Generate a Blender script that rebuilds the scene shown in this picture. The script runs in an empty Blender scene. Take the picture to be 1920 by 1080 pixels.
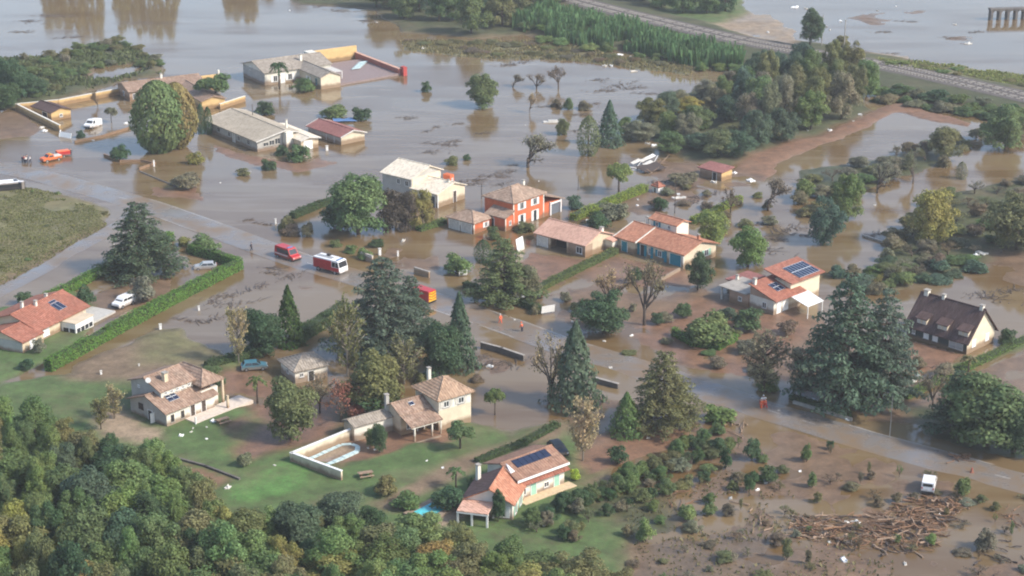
import bpy, bmesh, math, random
import numpy as np
from mathutils import Vector, Matrix
R = math.radians
random.seed(7); np.random.seed(7)
S = bpy.context.scene
COL = S.collection

# ------------------------------------------------------------------ camera
FPX, YH = 3400.0, -680.0                       # focal length and horizon row of the 1920x1080 photograph
PITCH = math.atan((540 - YH) / FPX)
CAMH = math.cos(PITCH) * (903 - YH) / 13.7
cam_d = bpy.data.cameras.new('camera'); cam = bpy.data.objects.new('camera', cam_d); COL.objects.link(cam)
cam.location = (0, 0, CAMH); cam.rotation_euler = (math.pi / 2 - PITCH, 0, 0)
cam_d.sensor_width = 36; cam_d.lens = FPX / 1920 * 36; cam_d.clip_start = 1; cam_d.clip_end = 20000
S.camera = cam
S.render.resolution_x = 1024; S.render.resolution_y = 576
# ------------------------------------------------------------------ light
SUN_EL, SUN_AZ = R(40), R(112)                 # azimuth clockwise from the viewing direction
world = bpy.data.worlds.new('World'); S.world = world; world.use_nodes = True
wn = world.node_tree.nodes; wl = world.node_tree.links
sky = wn.new('ShaderNodeTexSky'); sky.sky_type = 'NISHITA'; sky.sun_disc = False
sky.sun_elevation = SUN_EL; sky.sun_rotation = SUN_AZ; sky.dust_density = 1.6; sky.air_density = 1.0; sky.altitude = 200
bg = wn['Background']; bg.inputs['Strength'].default_value = 0.15
wl.new(sky.outputs[0], bg.inputs['Color'])
sun_d = bpy.data.lights.new('sun', 'SUN'); sun_d.energy = 2.7; sun_d.angle = R(7); sun_d.color = (1, 0.93, 0.83)
sun = bpy.data.objects.new('sun', sun_d); COL.objects.link(sun)
sdir = Vector((math.sin(SUN_AZ) * math.cos(SUN_EL), math.cos(SUN_AZ) * math.cos(SUN_EL), math.sin(SUN_EL)))
sun.rotation_euler = sdir.to_track_quat('Z', 'Y').to_euler(); sun.location = (60, 100, 160)
S.view_settings.view_transform = 'Standard'; S.view_settings.look = 'None'
S.view_settings.exposure = 0.9; S.view_settings.gamma = 1
S.render.engine = 'CYCLES'; S.cycles.pixel_filter_type = 'BLACKMAN_HARRIS'; S.cycles.filter_width = 2.0

# ------------------------------------------------------------------ helpers
FW = np.array([0, math.cos(PITCH), -math.sin(PITCH)]); UP = np.array([0, math.sin(PITCH), math.cos(PITCH)])
def P(u, v, z=0.0):
    """ground (or height z) point that a photograph pixel shows"""
    d = np.array([u - 960.0, 0, 0]) + FW * FPX + UP * (540.0 - v)
    t = (z - CAMH) / d[2]
    return (d[0] * t, d[1] * t)
def height_at(u, v, vt):
    """height of a thing standing at ground pixel (u, v) whose top is at row vt"""
    b = P(u, v); d = FW * FPX + UP * (540.0 - vt)
    return CAMH + d[2] * (b[1] / d[1])
def scale_at(v): return 13.7 * (v - YH) / (903 - YH)

def vnoise(x, y, s, seed=0):
    x = np.asarray(x, float) / s + seed * 17.31; y = np.asarray(y, float) / s - seed * 9.17
    xi = np.floor(x); yi = np.floor(y); fx = x - xi; fy = y - yi
    fx = fx * fx * (3 - 2 * fx); fy = fy * fy * (3 - 2 * fy)
    def hsh(a, b):
        n = np.sin(a * 127.1 + b * 311.7 + seed * 74.7) * 43758.5453
        return n - np.floor(n)
    a = hsh(xi, yi); b = hsh(xi + 1, yi); c = hsh(xi, yi + 1); d = hsh(xi + 1, yi + 1)
    return (a + (b - a) * fx) * (1 - fy) + (c + (d - c) * fx) * fy
def fbm(x, y, s, seed=0, o=4):
    r = 0; a = .5
    for i in range(o): r = r + a * (vnoise(x, y, s / 2 ** i, seed + i) - .5); a *= .55
    return r * 1.6

def tag(o, label=None, cat=None, group=None, kind=None):
    if label: o['label'] = label
    if cat: o['category'] = cat
    if group: o['group'] = group
    if kind: o['kind'] = kind
    return o
def empty(name, loc, rz=0):
    e = bpy.data.objects.new(name, None); COL.objects.link(e); e.location = loc; e.rotation_euler = (0, 0, rz)
    e.empty_display_size = .5
    return e
def link(name, me, mat, parent=None):
    o = bpy.data.objects.new(name, me); COL.objects.link(o)
    if mat is not None and not me.materials: me.materials.append(mat)
    if parent is not None: o.parent = parent
    return o
def copy_tree(o, parent=None):
    c = o.copy(); COL.objects.link(c); c.parent = parent
    for ch in list(o.children): copy_tree(ch, c)
    return c

class MB:
    """collects boxes, polygons and tubes into one mesh"""
    def __init__(s, xf=None): s.v = []; s.f = []; s.xf = xf
    def add(s, vs, fs):
        n = len(s.v)
        if s.xf:
            ox, oy, a = s.xf; c, k = math.cos(a), math.sin(a)
            vs = [(ox + x * c - y * k, oy + x * k + y * c, z) for x, y, z in vs]
        s.v += [tuple(map(float, q)) for q in vs]; s.f += [tuple(i + n for i in q) for q in fs]
        return s
    def box(s, x0, x1, y0, y1, z0, z1):
        if x0 > x1: x0, x1 = x1, x0
        if y0 > y1: y0, y1 = y1, y0
        return s.add([(x0, y0, z0), (x1, y0, z0), (x1, y1, z0), (x0, y1, z0), (x0, y0, z1), (x1, y0, z1), (x1, y1, z1), (x0, y1, z1)],
                     [(3, 2, 1, 0), (4, 5, 6, 7), (0, 1, 5, 4), (1, 2, 6, 5), (2, 3, 7, 6), (3, 0, 4, 7)])
    def slab(s, pts, t):
        """polygon given counter-clockwise from above, thickened downwards by t"""
        n = len(pts); b = [(x, y, z - t) for x, y, z in pts]
        return s.add(list(pts) + b, [tuple(range(n)), tuple(range(2 * n - 1, n - 1, -1))] + [(i, n + i, n + (i + 1) % n, (i + 1) % n) for i in range(n)])
    def prism(s, prof, y0, y1):
        """closed x-z profile extruded along y"""
        n = len(prof)
        return s.add([(x, y0, z) for x, z in prof] + [(x, y1, z) for x, z in prof],
                     [tuple(range(n)), tuple(range(2 * n - 1, n - 1, -1))] + [(i, n + i, n + (i + 1) % n, (i + 1) % n) for i in range(n)])
    def tube(s, p0, p1, r0, r1, n=6):
        p0 = Vector(p0); p1 = Vector(p1); d = (p1 - p0)
        if d.length < 1e-6: return s
        q = d.to_track_quat('Z', 'Y'); vs = []
        for p, r in ((p0, r0), (p1, r1)):
            for i in range(n):
                a = 2 * math.pi * i / n; w = p + q @ Vector((math.cos(a) * r, math.sin(a) * r, 0)); vs.append(tuple(w))
        return s.add(vs, [(i, (i + 1) % n, n + (i + 1) % n, n + i) for i in range(n)] + [tuple(range(n - 1, -1, -1)), tuple(range(n, 2 * n))])
    def mesh(s, name, smooth=False):
        me = bpy.data.meshes.new(name); me.from_pydata(s.v, [], s.f); me.update()
        if smooth: me.polygons.foreach_set('use_smooth', [True] * len(me.polygons))
        return me
    def build(s, name, mat, parent=None, smooth=False, fix=True):
        me = s.mesh(name, smooth)
        if fix:
            bm = bmesh.new(); bm.from_mesh(me); bmesh.ops.recalc_face_normals(bm, faces=bm.faces); bm.to_mesh(me); bm.free()
        return link(name, me, mat, parent)

# ------------------------------------------------------------------ materials
def newmat(name):
    m = bpy.data.materials.new(name); m.use_nodes = True; nt = m.node_tree
    return m, nt, nt.nodes['Principled BSDF']
def N(nt, t, **kw):
    n = nt.nodes.new(t)
    for k, v in kw.items(): setattr(n, k, v)
    return n
def ramp(nt, fac, stops):
    r = N(nt, 'ShaderNodeValToRGB'); e = r.color_ramp.elements
    while len(e) < len(stops): e.new(.5)
    for i, (p, c) in enumerate(stops): e[i].position = p; e[i].color = tuple(c) + (1,)
    nt.links.new(fac, r.inputs[0]); return r.outputs[0]
def noise(nt, scale, detail=4, rough=.55, coord='Object'):
    tc = N(nt, 'ShaderNodeTexCoord'); n = N(nt, 'ShaderNodeTexNoise'); n.inputs['Scale'].default_value = scale
    n.inputs['Detail'].default_value = detail; n.inputs['Roughness'].default_value = rough
    nt.links.new(tc.outputs[coord], n.inputs['Vector']); return n.outputs['Fac']
def mixc(nt, fac, a, b, mode='MIX'):
    m = N(nt, 'ShaderNodeMix', data_type='RGBA', blend_type=mode)
    for s_, x in ((0, fac), (6, a), (7, b)):
        if hasattr(x, 'links'): nt.links.new(x, m.inputs[s_])
        elif s_ == 0: m.inputs[0].default_value = x
        else: m.inputs[s_].default_value = tuple(x) + (1,)
    return m.outputs[2]
def bump(nt, bsdf, fac, strength=.3, dist=.05):
    b = N(nt, 'ShaderNodeBump'); b.inputs['Strength'].default_value = strength; b.inputs['Distance'].default_value = dist
    nt.links.new(fac, b.inputs['Height']); nt.links.new(b.outputs[0], bsdf.inputs['Normal'])
def maprange(nt, v, a, b, c=0, d=1):
    m = N(nt, 'ShaderNodeMapRange'); nt.links.new(v, m.inputs[0])
    for i, x in enumerate((a, b, c, d)): m.inputs[i + 1].default_value = x
    return m.outputs[0]
def mul(c, k): return tuple(min(1, x * k) for x in c)

def plain(name, c, rough=.6, metal=0, var=.18, scale=2.0, spec=.4):
    m, nt, b = newmat(name)
    f = noise(nt, scale)
    nt.links.new(ramp(nt, f, [(.3, mul(c, 1 - var)), (.7, mul(c, 1 + var))]), b.inputs['Base Color'])
    b.inputs['Roughness'].default_value = rough; b.inputs['Metallic'].default_value = metal
    b.inputs['Specular IOR Level'].default_value = spec
    return m
def stucco(name, c, stain=.95, mud=(.20, .12, .065)):
    """rendered wall with weathering and the tide mark that the flood left"""
    m, nt, b = newmat(name)
    f = noise(nt, .7, 6, .65); base = ramp(nt, f, [(.3, mul(c, .82)), (.62, mul(c, 1.04))])
    g = N(nt, 'ShaderNodeNewGeometry'); sx = N(nt, 'ShaderNodeSeparateXYZ'); nt.links.new(g.outputs['Position'], sx.inputs[0])
    f2 = noise(nt, .9, 5, .6)
    ad = N(nt, 'ShaderNodeMath', operation='MULTIPLY_ADD'); nt.links.new(f2, ad.inputs[0]); ad.inputs[1].default_value = -1.1
    nt.links.new(sx.outputs[2], ad.inputs[2])
    k = maprange(nt, ad.outputs[0], stain - .75, stain - .15, .8, 0)
    nt.links.new(mixc(nt, k, base, mud), b.inputs['Base Color'])
    b.inputs['Roughness'].default_value = .85; b.inputs['Specular IOR Level'].default_value = .2
    bump(nt, b, noise(nt, 6, 4), .15, .03)
    return m
def tiles(name, c, c2, axis='x', lichen=.35, blot=.45):
    """clay roof: rows of channel tiles, each with its own tone, and lichen blotches"""
    m, nt, b = newmat(name)
    tc = N(nt, 'ShaderNodeTexCoord'); mp = N(nt, 'ShaderNodeMapping'); nt.links.new(tc.outputs['Object'], mp.inputs[0])
    mp.inputs['Scale'].default_value = (3.2, 2.2, 1) if axis == 'x' else (2.2, 3.2, 1)
    vo = N(nt, 'ShaderNodeTexVoronoi'); vo.inputs['Scale'].default_value = 1.0; nt.links.new(mp.outputs[0], vo.inputs['Vector'])
    sep = N(nt, 'ShaderNodeSeparateColor'); nt.links.new(vo.outputs['Color'], sep.inputs[0])
    tone = ramp(nt, sep.outputs[0], [(.1, mul(c, .78)), (.5, c), (.95, c2)])
    f = noise(nt, .55, 7, .7); k = maprange(nt, f, .44, .68, 0, lichen)
    col = mixc(nt, k, tone, (.13, .12, .09))
    f3 = noise(nt, .16, 3); col = mixc(nt, maprange(nt, f3, .35, .7, 0, blot), col, mul(c, .66))
    nt.links.new(col, b.inputs['Base Color']); b.inputs['Roughness'].default_value = .82; b.inputs['Specular IOR Level'].default_value = .25
    w = N(nt, 'ShaderNodeTexWave', wave_type='BANDS', bands_direction='X' if axis == 'x' else 'Y'); w.inputs['Scale'].default_value = .75
    w.inputs['Distortion'].default_value = .6
    nt.links.new(tc.outputs['Object'], w.inputs['Vector']); bump(nt, b, w.outputs['Fac'], .55, .09)
    return m
def leafmat(name, trans=.42):
    m, nt, b = newmat(name)
    oi = N(nt, 'ShaderNodeObjectInfo'); g = N(nt, 'ShaderNodeNewGeometry')
    hs = N(nt, 'ShaderNodeHueSaturation'); nt.links.new(oi.outputs['Color'], hs.inputs['Color'])
    nt.links.new(maprange(nt, g.outputs['Random Per Island'], 0, 1, .62, 1.42), hs.inputs['Value'])
    f = noise(nt, 2.3, 3); nt.links.new(maprange(nt, f, .3, .7, .475, .525), hs.inputs['Hue'])
    f2 = noise(nt, 1.2, 3); c = mixc(nt, maprange(nt, f2, .5, .75, 0, .35), hs.outputs[0], (.15, .12, .045))
    nt.links.new(c, b.inputs['Base Color']); b.inputs['Roughness'].default_value = .65; b.inputs['Specular IOR Level'].default_value = .2
    tr = N(nt, 'ShaderNodeBsdfTranslucent'); nt.links.new(c, tr.inputs[0])
    mx = N(nt, 'ShaderNodeMixShader'); mx.inputs[0].default_value = trans
    nt.links.new(b.outputs[0], mx.inputs[1]); nt.links.new(tr.outputs[0], mx.inputs[2])
    nt.links.new(mx.outputs[0], nt.nodes['Material Output'].inputs['Surface'])
    return m
M = {}
M['leaf'] = leafmat('foliage')
M['bark'] = plain('bark', (.085, .065, .05), .9, var=.35, scale=3)
M['palebark'] = plain('pale_bark', (.27, .235, .19), .9, var=.3, scale=3)
M['white'] = plain('white_paint', (.78, .77, .73), .5, var=.06)
M['dirty'] = plain('muddy_white', (.55, .52, .46), .6, var=.2)
M['glass'] = plain('window_glass', (.03, .035, .04), .08, var=.2, spec=.6)
M['dark'] = plain('dark_interior', (.035, .03, .028), .8)
M['black'] = plain('black_rubber', (.022, .022, .023), .8)
M['metal'] = plain('galvanised_metal', (.38, .38, .38), .4, .7, .1)
M['concrete'] = plain('concrete', (.33, .30, .26), .85, var=.22, scale=1.2)
M['dconcrete'] = plain('stained_concrete', (.13, .115, .10), .85, var=.35, scale=.8)
M['solar'] = plain('solar_cells', (.018, .026, .055), .2, var=.25, spec=.5)
M['frame_al'] = plain('aluminium', (.55, .57, .58), .35, .6, .05)
M['wood'] = plain('driftwood', (.20, .112, .062), .85, var=.4, scale=1.5)
M['wood2'] = plain('pale_driftwood', (.29, .20, .135), .85, var=.3, scale=1.5)
M['darkwood'] = plain('wet_dark_wood', (.07, .05, .038), .7, var=.35, scale=1.5)
M['skin'] = plain('skin', (.42, .26, .19), .6, var=.05)
M['navy'] = plain('navy_cloth', (.02, .025, .045), .85)
M['orange'] = plain('hi_vis_orange', (.80, .13, .04), .7, var=.08)
M['redcloth'] = plain('red_cloth', (.50, .04, .03), .75, var=.1)
M['silverhelmet'] = plain('helmet', (.62, .62, .58), .3, var=.05)
def carpaint(name, c, rough=.3, metal=0):
    """paint with dried mud splashed up the sills"""
    m, nt, b = newmat(name); f = noise(nt, 1.6, 5, .65)
    tc = N(nt, 'ShaderNodeTexCoord'); sx = N(nt, 'ShaderNodeSeparateXYZ'); nt.links.new(tc.outputs['Object'], sx.inputs[0])
    ad = N(nt, 'ShaderNodeMath', operation='MULTIPLY_ADD'); nt.links.new(f, ad.inputs[0]); ad.inputs[1].default_value = -1.0; nt.links.new(sx.outputs[2], ad.inputs[2])
    k = maprange(nt, ad.outputs[0], -.1, .45, .75, .04)
    nt.links.new(mixc(nt, k, c, (.20, .13, .075)), b.inputs['Base Color']); nt.links.new(maprange(nt, k, 0, .7, rough, .8), b.inputs['Roughness']); b.inputs['Metallic'].default_value = metal
    return m
M['fire'] = carpaint('fire_red', (.44, .018, .022))
M['yellow'] = plain('reflective_yellow', (.75, .47, .03), .4, var=.08)
M['carwhite'] = carpaint('car_white', (.78, .78, .77))
M['cargrey'] = carpaint('car_silver', (.38, .40, .41))
M['cardark'] = carpaint('car_dark', (.02, .032, .045))
M['carteal'] = carpaint('car_teal', (.05, .17, .22))
M['orangecar'] = carpaint('rescue_orange', (.78, .15, .02))
M['teal'] = plain('blue_green_shutter', (.02, .21, .27), .6, var=.12)
M['mint'] = plain('pale_green_shutter', (.30, .52, .40), .6, var=.1)
M['lamp_red'] = plain('tail_lamp', (.45, .02, .02), .3)
M['lamp_clear'] = plain('head_lamp', (.70, .70, .66), .15)
M['turq'] = plain('pool_water', (.10, .52, .56), .08, var=.2, scale=1)
M['poolcover'] = plain('pale_pool_edge', (.46, .58, .57), .6, var=.25, scale=1.5)
M['bluetarp'] = plain('blue_tarp', (.10, .19, .36), .5, var=.25, scale=1)
M['rail'] = plain('rail_steel', (.30, .25, .22), .45, .6, .15)
M['ballast'] = plain('ballast', (.115, .10, .088), .95, var=.35, scale=2.5)
M['plaster'] = stucco('cream_plaster', (.66, .57, .42))
M['plaster_w'] = stucco('off_white_plaster', (.72, .68, .58))
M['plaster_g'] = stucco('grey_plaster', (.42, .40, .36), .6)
M['plaster_o'] = stucco('ochre_plaster', (.62, .42, .19), .8)
M['plaster_b'] = stucco('beige_plaster', (.62, .50, .35), .9)
M['plaster_br'] = stucco('brown_plaster', (.40, .28, .20), 1.0)
M['redwall'] = stucco('terracotta_plaster', (.58, .15, .065), .7)
M['tealwall'] = stucco('dark_slate_boarding', (.045, .06, .06), .5)
for ax in 'xy':
    M['t_red' + ax] = tiles('red_tiles_' + ax, (.33, .125, .08), (.40, .165, .11), ax, .25)
    M['t_orange' + ax] = tiles('orange_tiles_' + ax, (.45, .19, .11), (.54, .265, .165), ax, .22)
    M['t_pink' + ax] = tiles('pink_tiles_' + ax, (.62, .36, .26), (.66, .41, .30), ax, .06)
    M['t_old' + ax] = tiles('old_tiles_' + ax, (.36, .245, .175), (.47, .34, .25), ax, .5)
    M['t_rose' + ax] = tiles('rose_tiles_' + ax, (.315, .205, .145), (.40, .28, .205), ax, .45)
    M['t_grey' + ax] = tiles('grey_tiles_' + ax, (.33, .28, .225), (.42, .36, .29), ax, .4)
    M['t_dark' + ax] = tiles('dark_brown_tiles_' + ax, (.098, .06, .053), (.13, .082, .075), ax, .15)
    M['t_pale' + ax] = tiles('pale_beige_tiles_' + ax, (.76, .655, .50), (.80, .70, .56), ax, .0, .12)
    M['t_sheet' + ax] = tiles('red_sheet_roof_' + ax, (.30, .125, .105), (.36, .155, .13), ax, .2)

# muddy flood water
def water_mat():
    m, nt, b = newmat('muddy_flood_water')
    tc = N(nt, 'ShaderNodeTexCoord')
    def streak(scale, rot, sx, sy, det=5):
        mp = N(nt, 'ShaderNodeMapping'); mp.inputs['Rotation'].default_value = (0, 0, R(rot)); mp.inputs['Scale'].default_value = (sx, sy, 1)
        nt.links.new(tc.outputs['Object'], mp.inputs[0]); n = N(nt, 'ShaderNodeTexNoise'); n.inputs['Scale'].default_value = scale; n.inputs['Detail'].default_value = det
        n.inputs['Distortion'].default_value = .6; nt.links.new(mp.outputs[0], n.inputs['Vector']); return n.outputs['Fac']
    f = noise(nt, .012, 6, .6); f2 = streak(.05, 28, .45, 1.6); f3 = streak(.16, 34, .3, 1.7)
    c = ramp(nt, f, [(.35, (.165, .122, .072)), (.55, (.190, .132, .066)), (.72, (.172, .132, .084))])
    c = mixc(nt, maprange(nt, f2, .44, .62, 0, .9), c, (.128, .076, .030))
    c = mixc(nt, maprange(nt, f3, .54, .68, 0, .55), c, (.225, .172, .112))
    nt.links.new(c, b.inputs['Base Color']); b.inputs['IOR'].default_value = 1.45
    nt.links.new(maprange(nt, f2, .4, .65, .05, .18), b.inputs['Roughness'])
    rip = streak(1.5, 30, .6, 1.3, 3); amp = noise(nt, .011, 3, .6)
    mm = N(nt, 'ShaderNodeMath', operation='MULTIPLY'); nt.links.new(rip, mm.inputs[0]); nt.links.new(maprange(nt, amp, .42, .62, .05, 1), mm.inputs[1])
    bump(nt, b, mm.outputs[0], .14, .05)
    return m
M['water'] = water_mat()
def ground_mat():
    m, nt, b = newmat('ground')
    at = N(nt, 'ShaderNodeAttribute', attribute_name='ground')
    f = noise(nt, .35, 7, .7); f2 = noise(nt, 2.2, 5, .7); f3 = noise(nt, .09, 4, .6)
    hs = N(nt, 'ShaderNodeHueSaturation'); nt.links.new(at.outputs['Color'], hs.inputs['Color'])
    nt.links.new(maprange(nt, f, .3, .7, .58, 1.4), hs.inputs['Value'])
    c = mixc(nt, maprange(nt, f2, .42, .72, 0, .5), hs.outputs[0], (.085, .062, .038))
    c = mixc(nt, maprange(nt, f3, .5, .7, 0, .4), c, (.19, .135, .085))
    g = N(nt, 'ShaderNodeNewGeometry'); sx = N(nt, 'ShaderNodeSeparateXYZ'); nt.links.new(g.outputs['Position'], sx.inputs[0])
    nt.links.new(c, b.inputs['Base Color'])
    nt.links.new(maprange(nt, sx.outputs[2], .03, .28, .38, .92), b.inputs['Roughness']); b.inputs['Specular IOR Level'].default_value = .35
    bump(nt, b, f2, .5, .12)
    return m
M['ground'] = ground_mat()
def road_mat():
    m, nt, b = newmat('wet_asphalt')
    f = noise(nt, .10, 6, .65); f2 = noise(nt, .7, 5, .65)
    k = N(nt, 'ShaderNodeMath', operation='MULTIPLY_ADD'); nt.links.new(f2, k.inputs[0]); k.inputs[1].default_value = .35; nt.links.new(f, k.inputs[2])
    mk = maprange(nt, k.outputs[0], .58, .82)
    c = mixc(nt, mk, mixc(nt, f2, (.15, .140, .132), (.21, .192, .175)), (.20, .135, .078))
    nt.links.new(c, b.inputs['Base Color']); nt.links.new(maprange(nt, f, .35, .65, .16, .42), b.inputs['Roughness'])
    b.inputs['IOR'].default_value = 1.4
    bump(nt, b, f2, .08, .03)
    return m
M['road'] = road_mat()
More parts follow.
